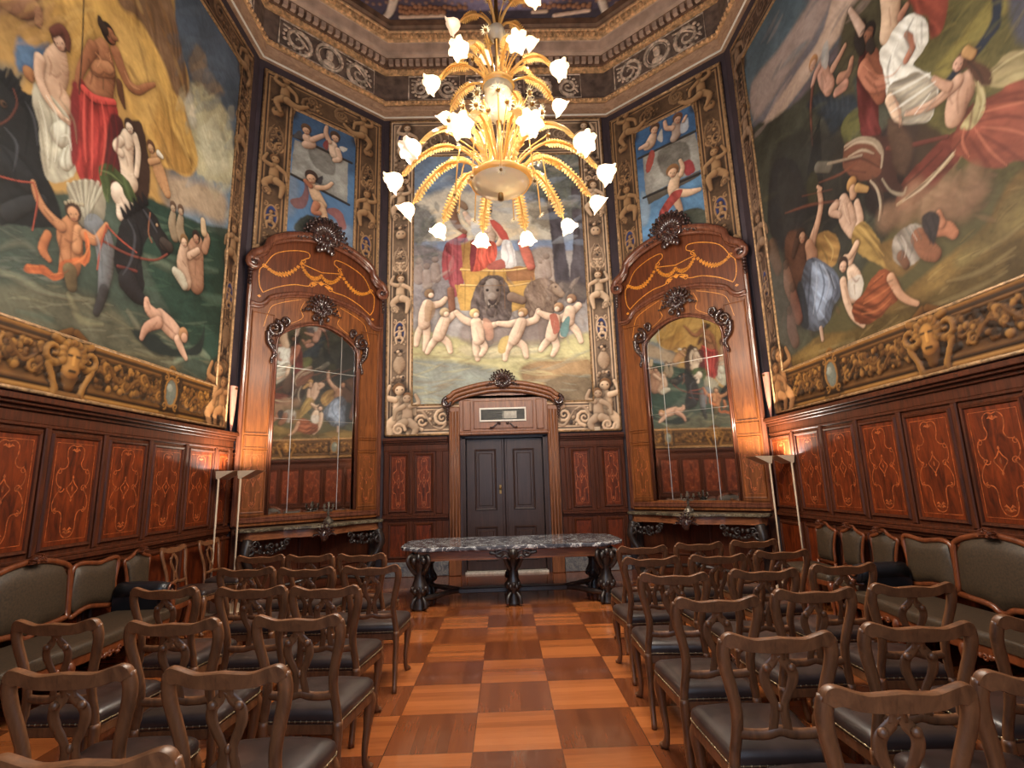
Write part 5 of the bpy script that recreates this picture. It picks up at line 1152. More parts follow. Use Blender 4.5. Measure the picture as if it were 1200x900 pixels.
    # shell chariot
    f([(78,224),(84,214),(100,210),(116,216),(124,236),(120,262),(96,266)],(156,146,124),soft=.02)
    for k in range(7): l([(100,258),(80+7*k,216-3*math.sin(k/6*PI))],[1,2.4],(190,182,158),a=.8)
    # nymph C in green
    f([(146,150),(158,140),(168,150),(176,200),(172,235),(160,240),(152,190)],(70,48,38),soft=.03); l([(150,162),(147,178),(149,195),(152,212)],[8,10.5,9,11],PALE); l([(142,165),(136,172),(142,180)],[4.5,4.5,4],PALE); l([(158,160),(162,178),(160,205)],[4,3.6,3],PALE)
    l([(140,228),(146,238),(142,252)],[11,11.5,6],(230,206,182))
    f([(116,196),(128,192),(140,202),(152,214),(160,236),(150,236),(140,216),(130,214),(128,240),(120,222)],(82,98,56),soft=.015,folds=(6,3,8,.2)); cv.figure(PALE,head=(152,150),hair=(66,42,34),hr=6)
    # small flying figure
    l([(182,186),(188,205),(196,226)],[6,8,5],(204,150,98)); l([(176,190),(186,188)],[3,2.5],(206,154,104),curve=False); cv.figure((206,158,112),head=(177,174),hair=(110,70,44),hr=5); l([(186,180),(190,184)],[3,2],(224,216,200),curve=False)
    for x,y in ((203,250),(212,254)): l([(x,y+2),(x-1,y+14),(x+2,y+26)],[4,5.5,6],(176,150,118),a=.8); cv.figure((180,150,120),head=(x,y-6),hair=(110,80,60),hr=4)
    # grey sea horse
    l([(112,268),(122,285),(124,315),(120,345)],[14,13,10,6],(112,112,114),tex=.4); l([(122,340),(117,356),(113,366)],[6,5.5,4.5],(64,60,60))
    f([(138,272),(146,254),(158,242),(166,238),(176,246),(184,256),(190,268),(200,286),(200,296),(192,304),(186,292),(176,276),(168,290),(166,312),(170,336),(162,346),(146,332),(134,310)],(40,38,40),soft=.015,tex=.5)
    for k in range(6): l([(146+5*k,252-3*k),(142+5*k,244-3.4*k)],[3.5,1.2],(30,28,32))
    l([(192,286),(199,290)],[6,5],(70,58,52),curve=False); l([(184,264)],1.6,(190,150,110)); l([(120,282),(150,298),(180,305),(196,298)],1.2,(128,62,46)); l([(138,312),(160,318)],1.6,(120,54,44)); l([(176,250),(174,272),(178,284)],1.0,(150,96,66))
    l([(150,330),(160,345),(168,352)],[12,9,5],(44,40,42))
    # pair with the shell
    l([(232,286),(228,305),(230,330)],[8,13,11],(186,136,104)); l([(240,292),(243,280),(239,272)],[4.5,4,3],(190,140,106)); l([(216,292),(214,310),(218,330)],[6,8,8],(220,180,148)); l([(222,300),(232,294)],[3.5,3],(220,180,148)); l([(205,318),(212,326),(216,334)],[4,6,5],(206,196,172))
    l([(238,260),(239,272)],[3.5,4],(214,182,140)); cv.figure((186,136,104),head=(230,280),hair=(56,40,36),hr=5); cv.figure((224,184,152),head=(216,284),hair=(146,106,62),hr=5)
    # merman boy with reins
    l([(84,262),(82,278),(84,295),(82,312)],[9,16,14,13],(190,124,76)); l([(92,270),(90,292)],[6,6],(206,142,92),curve=False)
    l([(72,266),(60,255),(50,243),(42,226),(39,214)],[6.5,5.5,5,4,3],(196,132,84)); l([(100,276),(112,282),(120,272),(125,264)],[6,5,4.2,3],(192,126,78)); l([(56,275),(50,292),(58,305)],[5,5.5,3],(190,112,60))
    f([(98,272),(104,276),(106,300),(100,312),(92,308),(80,318),(66,330),(50,322),(28,318),(32,310),(52,312),(66,322),(72,306),(90,302),(100,296)],(206,104,42),soft=.014,folds=(4,6,8,.2))
    l([(82,318),(84,335)],[9,7],(110,92,60),tex=.5,curve=False); cv.figure((204,146,102),head=(86,250),hair=(70,46,34),hr=9); 
    for k in range(6): l([(77+4*k,238-2*math.sin(k))],2.2,(176,160,130))
    for P in ([(39,214),(20,212),(-10,204)],[(39,214),(44,235),(38,270)],[(125,264),(118,290),(114,316)],[(125,264),(140,280),(160,296)]): l(P,1.0,(176,72,44))
    # swimmer
    f([(155,388),(180,392),(205,410),(232,402),(240,378),(236,412),(215,418),(180,414)],(44,54,52),soft=.04)
    l([(188,372),(200,384),(210,394)],[8,9,7],(218,168,138)); l([(184,372),(174,362),(172,352)],[7.5,5.5,3.5],(214,162,132)); l([(186,378),(172,384),(166,396)],[6.5,5,3],(206,152,122)); l([(208,398),(213,410),(218,420)],[4.5,4,2.5],(220,172,142)); l([(215,392)],6.5,(190,134,86)); l([(216,396)],4.5,(212,160,128))
    left_detail(cv); cv.finish(.10)
    border(cv,outer,inner,(88,64,48),(150,116,84),(44,32,28),21)
    # gilded lower frieze: masks, oval cartouches and festoons
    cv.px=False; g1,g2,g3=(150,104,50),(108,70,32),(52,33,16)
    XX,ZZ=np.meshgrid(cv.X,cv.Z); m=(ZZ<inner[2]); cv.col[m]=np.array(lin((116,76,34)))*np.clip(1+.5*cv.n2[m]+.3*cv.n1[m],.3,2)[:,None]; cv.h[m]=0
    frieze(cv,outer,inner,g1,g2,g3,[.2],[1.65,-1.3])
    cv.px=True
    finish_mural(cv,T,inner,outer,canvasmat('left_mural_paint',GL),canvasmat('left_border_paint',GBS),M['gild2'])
def frieze(cv,outer,inner,g1,g2,g3,masks,ovals):
    z0,z1=outer[2],inner[2]; zc=(z0+z1)/2+.01
    for z,w,c in ((z1-.02,.03,g1),(z1-.065,.018,g3),(z1-.10,.02,g2),(z1-.135,.012,g3),(z0+.03,.03,g1),(z0+.075,.014,g3),(z0+.10,.016,g2)): cv.limb([(outer[0],z),(outer[1],z)],w,c,curve=False,h=.012,k=.7)
    x=outer[0]+.2; i=0; R=random.Random(8)
    while x<outer[1]-.1:
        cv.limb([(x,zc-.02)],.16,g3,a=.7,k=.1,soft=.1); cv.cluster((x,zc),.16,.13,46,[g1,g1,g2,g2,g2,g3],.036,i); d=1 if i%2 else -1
        cv.limb([(x-.15,zc+.1*d),(x,zc-.04*d),(x+.16,zc+.08*d)],[.014,.022,.01],g2,h=.014,k=.7); cv.scroll((x+.1,zc-.08*d),.07,1.5,0,d,.022,g1); x+=.27; i+=1
    for xm in masks+[m_+d for m_ in masks for d in ()]:
        cv.fill([(xm-.3,zc+.05),(xm-.16,zc+.3),(xm+.16,zc+.3),(xm+.3,zc+.05),(xm+.14,zc-.3),(xm-.14,zc-.3)],g3,soft=.03)
        for s in (-1,1): cv.scroll((xm+s*.2,zc+.1),.14,1.5,PI/2,s,.045,g1,.03); cv.limb([(xm+s*.24,zc-.02),(xm+s*.16,zc-.18),(xm+s*.13,zc-.31)],[.035,.035,.05],g1,h=.02); cv.limb([(xm+s*.03,zc+.33),(xm+s*.14,zc+.28)],[.04,.03],g2,h=.02)
        cv.limb([(xm,zc-.1),(xm,zc-.18)],[.1,.06],g2,h=.02); cv.limb([(xm,zc+.1),(xm,zc-.02)],[.13,.10],(176,124,64),h=.03); [cv.limb([(xm+.125*math.cos(t),zc+.1+.13*math.sin(t))],.042,g1,h=.03) for t in (-.5,-.1,.3,.7,1.1,1.57,2.04,2.44,2.84,3.24,3.64)]
        [cv.limb([(xm+e-.018,zc+.1),(xm+e+.018,zc+.1)],.012,g3,k=0,curve=False) for e in (-.045,.045)]
        cv.limb([(xm,zc+.08),(xm,zc+.02)],.02,(206,150,78),k=.3); cv.limb([(xm-.03,zc-.045),(xm+.03,zc-.045)],.014,g3,k=0,curve=False); cv.limb([(xm-.1,zc-.28),(xm+.1,zc-.28)],.04,g2,h=.02,curve=False)
    for xm in ovals:
        cv.fill([(xm-.2,zc+.2),(xm+.2,zc+.2),(xm+.18,zc-.25),(xm-.18,zc-.25)],g3,soft=.04,curve=False); cv.cart((xm,zc+.01),.11,.17,g1,(118,122,112))
        cv.limb([(xm-.03,zc+.06)],.05,(150,152,140),k=.2); cv.scroll((xm,zc+.27),.06,1.4,0,1,.025,g1,.02); cv.limb([(xm-.08,zc-.27),(xm+.08,zc-.27)],.035,g2,curve=False,h=.02)
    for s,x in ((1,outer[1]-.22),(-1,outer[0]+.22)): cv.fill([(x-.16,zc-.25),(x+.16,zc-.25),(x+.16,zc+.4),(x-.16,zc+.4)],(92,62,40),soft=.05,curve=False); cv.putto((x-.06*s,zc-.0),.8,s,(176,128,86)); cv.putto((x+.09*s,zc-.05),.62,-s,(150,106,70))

# ---- right: chariot abduction
def right_mural():
    T=mural('right','large mural of a dark horse chariot and fleeing women on a hillside, right wall',.03)
    outer=(-2.91,2.9,2.42,8.6); inner=(-2.60,2.45,2.98,8.16)
    cv=Canvas(outer[0],outer[1],outer[2],outer[3],.0115,'right',.03,43); f=cv.fill; l=cv.limb
    cv.col[:]=np.array(lin((92,84,52)))
    f([(840,-80),(1060,-80),(1000,60),(940,140),(880,210),(840,200)],(86,104,116),soft=.1,tex=.3)
    f([(930,-80),(1050,-80),(1030,-10),(1010,10),(960,75),(905,150),(886,168),(884,140),(915,90),(950,30)],(116,110,118),soft=.12,tex=.25)
    f([(985,-40),(1024,-40),(1000,18),(962,72),(912,140),(888,166),(890,150),(930,90),(965,35)],(204,174,154),soft=.05,tex=.25)
    f([(880,100),(910,60),(950,0),(975,-40),(990,-40),(960,30),(925,85),(885,140)],(168,146,138),soft=.08)
    f([(1020,-60),(1060,-60),(1040,30),(1000,60),(960,110),(925,150),(900,160),(930,118),(975,60),(1005,15)],(110,98,106),soft=.06,tex=.3)
    f([(880,165),(905,140),(935,118),(960,90),(1000,50),(1040,10),(1090,20),(1080,120),(1060,240),(1000,330),(930,420),(890,340)],(72,72,60),soft=.06,tex=.5)
    f([(990,20),(1040,-20),(1060,40),(1030,90),(985,110)],(84,78,56),soft=.08,tex=.4)
    # light shaft over green field, trees
    f([(1090,-80),(1400,-80),(1400,260),(1090,160)],(104,96,52),soft=.08,tex=.5)
    f([(1088,95),(1120,50),(1160,0),(1180,-30),(1200,-20),(1160,40),(1120,85),(1095,125)],(150,136,66),soft=.05,tex=.3)
    f([(1160,-40),(1185,-40),(1175,0),(1172,30),(1160,48),(1140,70),(1110,100),(1095,112),(1120,78),(1150,45),(1163,15)],(44,54,74),soft=.03)
    f([(1190,-40),(1260,-40),(1260,60),(1205,55),(1185,30)],(96,96,112),soft=.06)
    # slope in front
    f([(880,440),(925,415),(965,392),(1010,385),(1060,342),(1110,300),(1150,270),(1200,195),(1400,60),(1400,480),(900,520)],(138,108,52),soft=.05,tex=.5)
    f([(1120,300),(1160,262),(1200,215),(1400,120),(1400,200),(1200,270),(1130,315)],(138,118,66),soft=.08,tex=.5)
    f([(1000,385),(1080,350),(1140,310),(1200,275),(1200,330),(1080,380),(985,410)],(106,84,40),soft=.08,tex=.5)
    for p in ([(1080,362),(1130,345),(1180,318)],[(1110,330),(1150,318),(1190,290)],[(1030,388),(1060,382),(1090,372)],[(1140,300),(1170,285),(1200,262)],[(960,412),(1000,400)]): l(p,[1,2.5]+[1]*(len(p)-2),(160,140,92),a=.55,k=.1,soft=.05)
    f([(878,395),(930,385),(950,400),(900,430)],(92,92,74),soft=.06,tex=.5)
    # horses
    f([(904,200),(915,185),(932,190),(942,215),(950,250),(938,285),(915,292),(900,260)],(54,52,52),soft=.03,tex=.4); f([(960,140),(985,128),(1000,150),(1010,190),(1005,240),(975,270),(950,262),(945,220),(950,180)],(44,46,48),soft=.03,tex=.4)
    l([(968,140),(975,170),(980,215)],[9,15,18],(78,74,64),a=.8); l([(918,210),(925,235),(925,262)],[10,14,10],(72,68,60),a=.7); l([(905,290),(912,315)],[8,6],(120,80,54),a=.7)
    f([(945,125),(960,108),(980,115),(1000,110),(1012,130),(990,140),(975,160),(965,140)],(48,56,66),soft=.06,tex=.6)
    for k in range(7): l([(958+6*k,128),(952+7*k,112-3*(k%2))],[2.2,.8],(60,68,78),a=.6,k=.2)
    f([(985,150),(1005,125),(1012,145),(1000,180)],(100,98,54),soft=.03); f([(945,215),(955,200),(962,230),(950,240)],(98,94,54),soft=.03); f([(1000,90),(1020,100),(1020,140),(1008,130)],(70,80,74),soft=.05)
    # winged child
    l([(962,78),(966,90),(972,102)],[6,8,7],(204,152,130)); l([(952,100),(956,86),(960,78)],[2.5,3,3],(204,152,130)); l([(976,80),(984,66),(990,54)],[4,3,2.4],(196,146,120)); l([(952,104),(950,130),(952,170)],[2,1.5,1.2],(112,66,52))
    f([(962,75),(964,55),(970,48),(971,66),(968,80)],(196,190,186),soft=.02); cv.figure((200,150,120),head=(953,76),hair=(184,130,78),hr=5.5); l([(984,92),(994,86),(998,70)],[5,4,3],(176,124,98)); l([(990,100),(980,108)],[5,4],(196,140,120),curve=False)
    right_scatter(cv)
    # dark bearded man and red cloak
    f([(1006,72),(1014,58),(1030,70),(1030,140),(1040,176),(1052,210),(1030,205),(1010,160),(1004,110)],(104,42,40),soft=.02,folds=(4,1,8,.2))
    f([(1036,150),(1060,146),(1062,200),(1050,250),(1030,255),(1012,240),(1020,190)],(48,38,38),soft=.06,tex=.5); f([(905,180),(950,150),(1010,190),(1000,290),(930,310),(902,270)],(44,42,42),soft=.1,tex=.5,a=.7); l([(1020,72),(1026,90),(1034,108)],[11,12.5,10],(148,86,60)); l([(1012,80),(1024,98),(1044,92),(1060,72)],[9,8,7,5],(180,112,84)); l([(1056,78),(1066,62)],[5,4],(180,112,84),curve=False)
    cv.figure((150,98,72),head=(1017,42),hair=(44,36,34),hr=9); l([(1010,30),(1006,44),(1010,58)],[5,6,5],(46,38,36)); l([(1019,52),(1022,58)],[5.5,4],(52,42,38),curve=False); l([(1010,36),(1002,22),(996,12)],[4.5,3.5,2.5],(214,180,160))
    # pale woman carried off
    l([(1040,-40),(1044,5),(1042,35)],[13,12,12],(222,186,154)); l([(1046,105),(1052,125),(1053,150),(1050,160)],[8,8,5,3],(220,182,152))
    f([(1030,62),(1040,48),(1046,36),(1058,22),(1072,16),(1086,24),(1088,44),(1080,62),(1070,76),(1088,86),(1100,104),(1096,118),(1090,140),(1070,144),(1046,138),(1040,118),(1036,90)],(226,222,212),soft=.016,folds=(5,4,7,.16),grad=(-.3,.5,.12),rim=.15)
    f([(1040,104),(1056,92),(1078,84),(1098,104),(1094,128),(1086,142),(1062,147),(1044,138)],(178,166,146),soft=.02,folds=(3,8,8,.22))
    l([(1042,116),(1050,132),(1053,148),(1051,163)],[5.5,6,4,2],(224,188,158)); f([(1056,148),(1090,146),(1116,170),(1096,190),(1066,210),(1056,190)],(64,44,40),soft=.05,a=.8)
    l([(1062,70),(1070,52),(1062,40)],[4,4.5,3],(176,112,86)); l([(1056,18),(1062,8)],[5,4],(176,118,92),curve=False)
    f([(1058,-40),(1110,-40),(1108,20),(1100,40),(1090,42),(1086,20),(1070,12)],(146,64,46),soft=.03,folds=(3,1,9,.25))
    # chariot
    f([(1050,246),(1054,220),(1072,196),(1100,168),(1122,152),(1150,150),(1130,178),(1100,215),(1070,240)],(116,52,40),soft=.02,folds=(3,3,6,.15)); f([(1004,178),(1015,162),(1040,160),(1060,178),(1050,205),(1060,225),(1045,225),(1020,220)],(78,50,44),soft=.02)
    l([(1052,240),(1076,222),(1104,196),(1124,172),(1136,150)],[2.5,3,3,2.5,2],(196,172,132)); f([(988,182),(992,168),(1010,162),(1026,166),(1034,180),(1030,205),(1010,212),(990,200)],(124,76,56),soft=.02); l([(990,172),(1006,163),(1024,165),(1034,178),(1033,196)],[1.5,2,2.4,2,1.5],(160,140,118)); l([(1020,212),(1028,222),(1032,240),(1030,258)],[1.2,1.7,1.9,1.5],(176,158,134)); l([(1034,210),(1044,224),(1058,228),(1062,220)],[1.4,1.6,2.2,1.4],(150,136,116)); l([(970,192),(995,186),(1010,182)],[1.5,1.4,1.4],(150,130,110)); l([(958,196),(972,196)],[5,5],(150,138,120),a=.4,curve=False); l([(1040,174),(1060,172),(1110,160)],[2.5,2.5,2],(108,54,44))
    f([(1040,140),(1060,150),(1070,170),(1060,205),(1046,190)],(92,68,54),soft=.04)
    # running woman, red and cream
    f([(1126,138),(1146,118),(1172,108),(1200,92),(1400,60),(1400,240),(1205,190),(1175,196),(1150,196),(1130,186),(1114,172)],(142,70,50),soft=.02,folds=(2.5,5,6,.24)); f([(1150,96),(1168,74),(1190,60),(1260,50),(1260,90),(1200,92),(1170,102)],(178,160,112),soft=.02,folds=(3,7,7,.15))
    l([(1134,92),(1128,106),(1122,122),(1120,134)],[9,16,15,13],(206,160,132)); l([(1122,96),(1110,108),(1096,120),(1080,128),(1062,133)],[7,6,5.2,4.4,3],(214,168,140)); l([(1112,102),(1102,98),(1094,92)],[5,4.2,3],(204,156,128))
    f([(1140,86),(1150,96),(1156,118),(1150,138),(1136,152),(1124,150),(1140,128),(1144,108)],(184,168,116),soft=.016,folds=(5,3,9,.16)); f([(1128,66),(1144,72),(1162,84),(1160,100),(1146,98),(1136,86)],(98,64,48),soft=.03); cv.figure((210,160,136),head=(1123,74),hair=(110,70,50),hr=8.5,hairpos=(5,-3)); l([(1132,60),(1140,64)],[5.5,5],(184,138,84),curve=False)
    # dust
    for x,y,r in ((1072,226,14),(1090,240,18),(1112,222,16),(1130,238,20),(1148,222,14),(1105,252,16),(1060,248,16),(1140,205,12),(1040,256,14)): l([(x,y)],r,(152,114,86),a=.75,k=.35,soft=.14)
    # group of women
    l([(988,236),(992,252),(1000,268)],[7,11,9],(202,164,138)); l([(980,240),(974,248),(984,252)],[4.5,4,3],(196,156,130)); l([(1004,238),(1008,258),(1004,270)],[4,5,5],(206,168,142)); l([(998,216)],7,(176,128,70)); l([(999,222),(1000,228)],[4.5,5],(194,150,118),curve=False); l([(1005,220),(1016,222)],[4.5,3],(182,140,80))
    f([(1002,266),(1014,260),(1028,278),(1036,292),(1052,300),(1050,320),(1030,310),(1010,300),(998,285)],(166,132,66),soft=.02,folds=(4,5,7,.22)); f([(955,280),(970,270),(984,285),(978,312),(960,310)],(158,118,60),soft=.025,folds=(4,5,7,.2)); f([(1030,290),(1060,278),(1080,300),(1050,325)],(140,108,58),soft=.04)
    f([(920,280),(938,270),(950,290),(944,330),(926,335)],(96,62,46),soft=.04,tex=.4)
    l([(960,224),(962,240),(958,262),(952,282),(950,300)],[3,3.5,4.2,5.5,6.5],(196,150,120)); l([(962,222),(958,219)],[2,1.5],(200,154,124),curve=False); l([(948,288),(952,300)],[6,8],(176,128,98),curve=False)
    f([(944,308),(952,302),(964,306),(976,314),(984,328),(984,348),(976,360),(972,376),(958,388),(944,384),(936,366),(938,336)],(90,96,112),soft=.015,folds=(6,4,8,.24),grad=(.3,.2,.15)); f([(952,308),(964,310),(972,328),(978,344),(968,356),(966,372),(958,374),(954,350),(950,328)],(138,150,174),soft=.02,folds=(6,4,8,.26)); f([(936,330),(944,345),(948,380),(940,384),(932,362)],(54,58,64),soft=.03); l([(962,385),(964,398)],[2.5,2.2],(196,160,136),curve=False); cv.figure((176,130,100),head=(940,278),hair=(60,42,34),hr=6,hairpos=(-2,-2)); l([(934,284),(930,300)],[4,2.5],(70,48,38),curve=False)
    l([(998,318),(1002,330),(1000,345)],[7,10,9],(218,184,156)); f([(994,330),(1008,322),(1012,336),(1006,350),(996,348)],(222,210,196),soft=.02); l([(988,330),(992,352),(1000,370),(1012,381)],[5,4.6,4.2,3],(220,182,152)); l([(996,306),(1000,296),(1004,286)],[4.5,4.2,3.6],(216,176,146)); l([(1004,286),(996,300),(990,302)],[3.6,3.2,3],(212,172,142))
    f([(1010,346),(1022,326),(1034,316),(1046,320),(1056,338),(1052,352),(1040,362),(1026,376),(1008,380),(998,366),(1004,352)],(140,70,34),soft=.015,folds=(4,5,8,.24)); l([(1044,326),(1054,344),(1064,352),(1075,356)],[6,5,4,3],(206,154,118)); cv.figure((208,166,138),head=(988,312),hair=(60,42,36),hr=6.5)
    # fallen man
    f([(1046,282),(1060,266),(1076,262),(1084,280),(1080,302),(1062,312),(1048,306)],(154,142,130),soft=.02,folds=(6,3,8,.25)); l([(1076,278),(1086,292),(1096,298)],[10,11,8],(142,90,62)); l([(1098,268),(1110,268),(1118,274)],[9,8,6],(176,112,78)); l([(1104,262),(1100,250)],[5,4],(180,118,84),curve=False); f([(1080,256),(1090,248),(1101,254),(1100,272),(1094,288),(1087,278)],(58,50,50),soft=.025,tex=.6)
    l([(1056,300),(1062,310)],[6,5],(120,80,58),curve=False)
    for x,y,c in ((922,318,(150,104,80)),(930,345,(140,86,68)),(926,372,(134,92,78))): l([(x,y),(x+2,y+14),(x+6,y+28)],[5,7,6],c,a=.75); l([(x-1,y-8)],4,(92,64,50),a=.8)
    right_detail(cv); f([(876,290),(915,300),(930,350),(935,400),(905,430),(880,420)],(118,112,108),soft=.2,a=.35); cv.finish(.10)
    border(cv,outer,inner,(84,64,54),(146,118,96),(42,34,32),77)
    cv.px=False; g1,g2,g3=(146,102,52),(104,68,33),(50,32,17); XX,ZZ=np.meshgrid(cv.X,cv.Z); m=(ZZ<inner[2]); cv.col[m]=np.array(lin((110,72,34)))*np.clip(1+.5*cv.n2[m]+.3*cv.n1[m],.3,2)[:,None]; cv.h[m]=0
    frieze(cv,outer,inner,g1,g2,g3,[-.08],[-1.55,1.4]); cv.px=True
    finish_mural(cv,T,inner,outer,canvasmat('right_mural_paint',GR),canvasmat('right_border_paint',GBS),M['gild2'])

# ---- end wall: enthroned goddess, lions, dancing children
def back_mural():
    T=mural('back','tall mural of an enthroned woman with lions and dancing children above the door',.03)
    outer=(-2.13,2.13,2.42,8.78); inner=(-1.66,1.66,2.96,8.0)
    cv=Canvas(outer[0],outer[1],outer[2],outer[3],.011,'back',.03,91); f=cv.fill; l=cv.limb
    cv.col[:]=np.array(lin((150,164,186)))
    f([(470,120),(700,120),(700,215),(600,225),(540,235),(480,230)],(120,142,172),soft=.25,tex=.3)
    f([(470,225),(540,222),(600,235),(640,250),(640,290),(470,290)],(206,198,182),soft=.2,tex=.25); f([(500,246),(560,262),(620,262),(620,285),(500,288)],(226,208,176),soft=.12)
    f([(470,283),(700,280),(700,296),(470,298)],(134,154,190),soft=.04,curve=False); f([(470,295),(700,293),(700,420),(470,420)],(168,160,158),soft=.05,curve=False,tex=.35)
    f([(476,290),(520,296),(530,345),(500,370),(470,360)],(150,142,146),soft=.1,tex=.5); f([(620,296),(650,292),(660,340),(640,350),(622,330)],(176,160,150),soft=.08,tex=.4)
    for x,y in ((490,306),(500,312),(510,304),(634,305),(640,300)): l([(x,y+8),(x+1,y+22)],[5,6],(168,146,134),a=.7); l([(x,y)],4,(150,128,116),a=.7)
    f([(590,170),(700,165),(700,250),(660,262),(640,236),(610,226),(592,205)],(112,116,112),soft=.14,tex=.6,wob=.1); f([(618,236),(650,245),(655,268),(625,262)],(148,138,122),soft=.1,tex=.6,wob=.08); f([(476,240),(505,245),(512,268),(500,280),(480,286)],(124,122,120),soft=.08,tex=.6,wob=.08); f([(476,170),(530,170),(540,205),(490,230)],(110,132,160),soft=.14,tex=.4)
    f([(641,226),(655,228),(658,262),(664,300),(668,336),(652,338),(648,300),(644,262)],(84,78,86),soft=.03,folds=(9,.3,5,.15)); f([(670,215),(690,215),(690,345),(668,342),(672,280)],(92,84,90),soft=.03,folds=(9,.3,5,.15)); f([(652,330),(690,336),(690,350),(640,350)],(120,108,104),soft=.08)
    # ground
    f([(470,392),(560,400),(640,398),(700,396),(700,500),(470,500)],(196,186,132),soft=.08,tex=.25); f([(470,425),(560,428),(600,440),(620,470),(600,500),(470,500)],(144,148,138),soft=.1,tex=.4); f([(610,432),(640,422),(700,426),(700,500),(630,500),(618,460)],(164,130,88),soft=.08,tex=.45); f([(640,445),(690,440),(695,470),(650,475)],(124,104,78),soft=.08,tex=.5); f([(540,405),(620,404),(640,412),(560,420)],(216,204,160),soft=.06)
    # cloak left
    f([(520,290),(530,280),(545,276),(550,290),(546,310),(542,340),(530,348),(526,330),(518,312)],(164,74,82),soft=.02,folds=(5,2,9,.22)); f([(518,312),(528,300),(530,320),(521,328)],(196,84,92),soft=.02)
    # golden chariot
    f([(540,285),(556,280),(556,318),(543,318)],(196,148,76),soft=.012,curve=False); f([(540,314),(626,312),(628,330),(618,336),(545,336)],(212,162,74),soft=.012,curve=False); f([(533,334),(624,330),(620,358),(600,366),(540,364)],(220,172,80),soft=.014,curve=False); f([(592,314),(627,312),(626,328),(594,330)],(172,118,74),soft=.014,curve=False)
    for y in (316,334): l([(540,y),(590,y+1.5),(626,y-3)],1.1,(236,196,120))
    l([(612,285),(618,300),(622,312)],[5,6,5],(206,110,90)); l([(528,340),(530,365)],[4,4],(150,98,72),curve=False)
    # goddess
    l([(572,258),(570,268),(570,280)],[5,12,10],(232,206,186)); l([(558,264),(550,258),(545,250)],[4.5,4,3],(224,190,164)); l([(581,266),(588,278),(584,286)],[4.5,4,3],(224,190,164)); f([(574,258),(586,262),(598,282),(592,284),(582,272)],(206,84,72),soft=.015); f([(552,260),(562,258),(566,270),(556,278)],(232,226,220),soft=.015)
    f([(556,284),(568,282),(580,284),(582,302),(572,312),(560,318),(552,316),(556,300)],(214,88,66),soft=.014,folds=(8,2,8,.2)); f([(552,284),(558,284),(556,312),(551,316)],(150,62,70),soft=.014); f([(588,284),(598,282),(604,300),(604,312),(590,312)],(226,222,222),soft=.014,folds=(9,1,8,.15)); f([(572,310),(588,304),(592,314),(574,316)],(196,104,92),soft=.015); l([(540,280),(544,276)],[4,3],(180,72,74),curve=False)
    l([(530,238),(531,252),(536,264),(545,272)],[5.5,5,4,2.5],(140,102,80)); l([(535,236),(542,240),(546,244)],[3,4,2.5],(150,120,96)); l([(529,230),(536,231)],[4,3],(170,130,100),curve=False)
    cv.figure((226,196,172),head=(571,249),hair=(96,78,72),hr=5); 
    for k in range(5): l([(566+2.6*k,242),(566+2.6*k,239.5)],[1,.8],(120,104,84),curve=False)
    # lions
    f([(558,336),(566,326),(578,322),(590,326),(598,340),(600,358),(598,374),(588,384),(570,386),(556,376),(551,362),(554,346)],(112,96,92),soft=.02,tex=.6,folds=(7,5,8,.15)); l([(577,336),(577,350)],[10,9],(150,134,124)); l([(577,348),(577,356)],[5.5,5],(176,160,150)); 
    for s in (-1,1): l([(577+s*6,340)],1.6,(60,48,46)); l([(577+s*11,331)],3,(98,82,78)); l([(577+s*3,358),(577+s*5,360)],1.2,(70,56,54),curve=False)
    l([(575,353),(579,353)],2.2,(84,64,62),curve=False); l([(577,366)],6,(100,84,80)); l([(570,388),(570,400)],[10,8],(128,108,96),a=.8)
    f([(614,346),(620,332),(632,326),(646,328),(656,336),(660,346),(654,352),(650,366),(636,376),(620,372)],(138,114,98),soft=.025,tex=.6,folds=(6,5,8,.15)); l([(650,338),(658,345)],[6,4],(166,140,118),curve=False); l([(651,336)],1.3,(60,46,42)); l([(600,348),(612,352)],[6,5],(134,108,92),curve=False); l([(640,380),(640,396)],[10,8],(128,104,92),a=.7)
    f([(540,384),(560,372),(600,380),(640,372),(660,384),(650,404),(550,404)],(140,120,112),soft=.08,a=.7)
    back_scatter(cv)
    # children in a ring (head, torso, limbs)
    W=(232,198,170)
    def child(h,t,limbs,hair,hr=5.2,a=1): 
        for lm in limbs: l(lm,[4.6,4.2,3,2.2][:len(lm)] if len(lm)<5 else [3.6,3.2,3,2.4,1.8],W)
        l(t,[6.4,7.2,6.8][:len(t)],W); l([h],hr*1.1,hair,tex=.5); l([(h[0]+(2.2 if h[0]<590 else -2.2),h[1]+2.2)],hr*.62,(236,202,174))
    child((503,344),[(501,357),(498,368),(497,380)],[[(506,358),(516,356),(522,350)],[(496,380),(490,392),(488,404)],[(500,382),(500,396),(498,410)]],(150,116,84))
    child((521,366),[(521,376),(517,386),(514,394)],[[(524,376),(530,370),(535,366)],[(512,396),(506,404),(501,413)],[(518,396),(525,402),(528,412)]],(206,180,140))
    child((556,367),[(558,378),(560,390),(561,398)],[[(552,378),(543,374),(535,366)],[(564,380),(574,382),(584,379)],[(558,400),(558,410),(560,421)],[(564,400),(568,408),(564,416)]],(214,176,116))
    child((613,366),[(611,378),(606,390),(602,398)],[[(606,378),(596,380),(584,379)],[(618,378),(628,374),(631,364)],[(600,400),(594,410),(592,421)],[(606,400),(614,406),(617,418)]],(218,172,110))
    child((655,360),[(651,374),(648,386),(646,394)],[[(648,372),(640,370),(632,366)],[(656,374),(662,370),(666,364)],[(645,396),(638,404),(634,410)],[(649,396),(652,406),(648,416)]],(206,160,116))
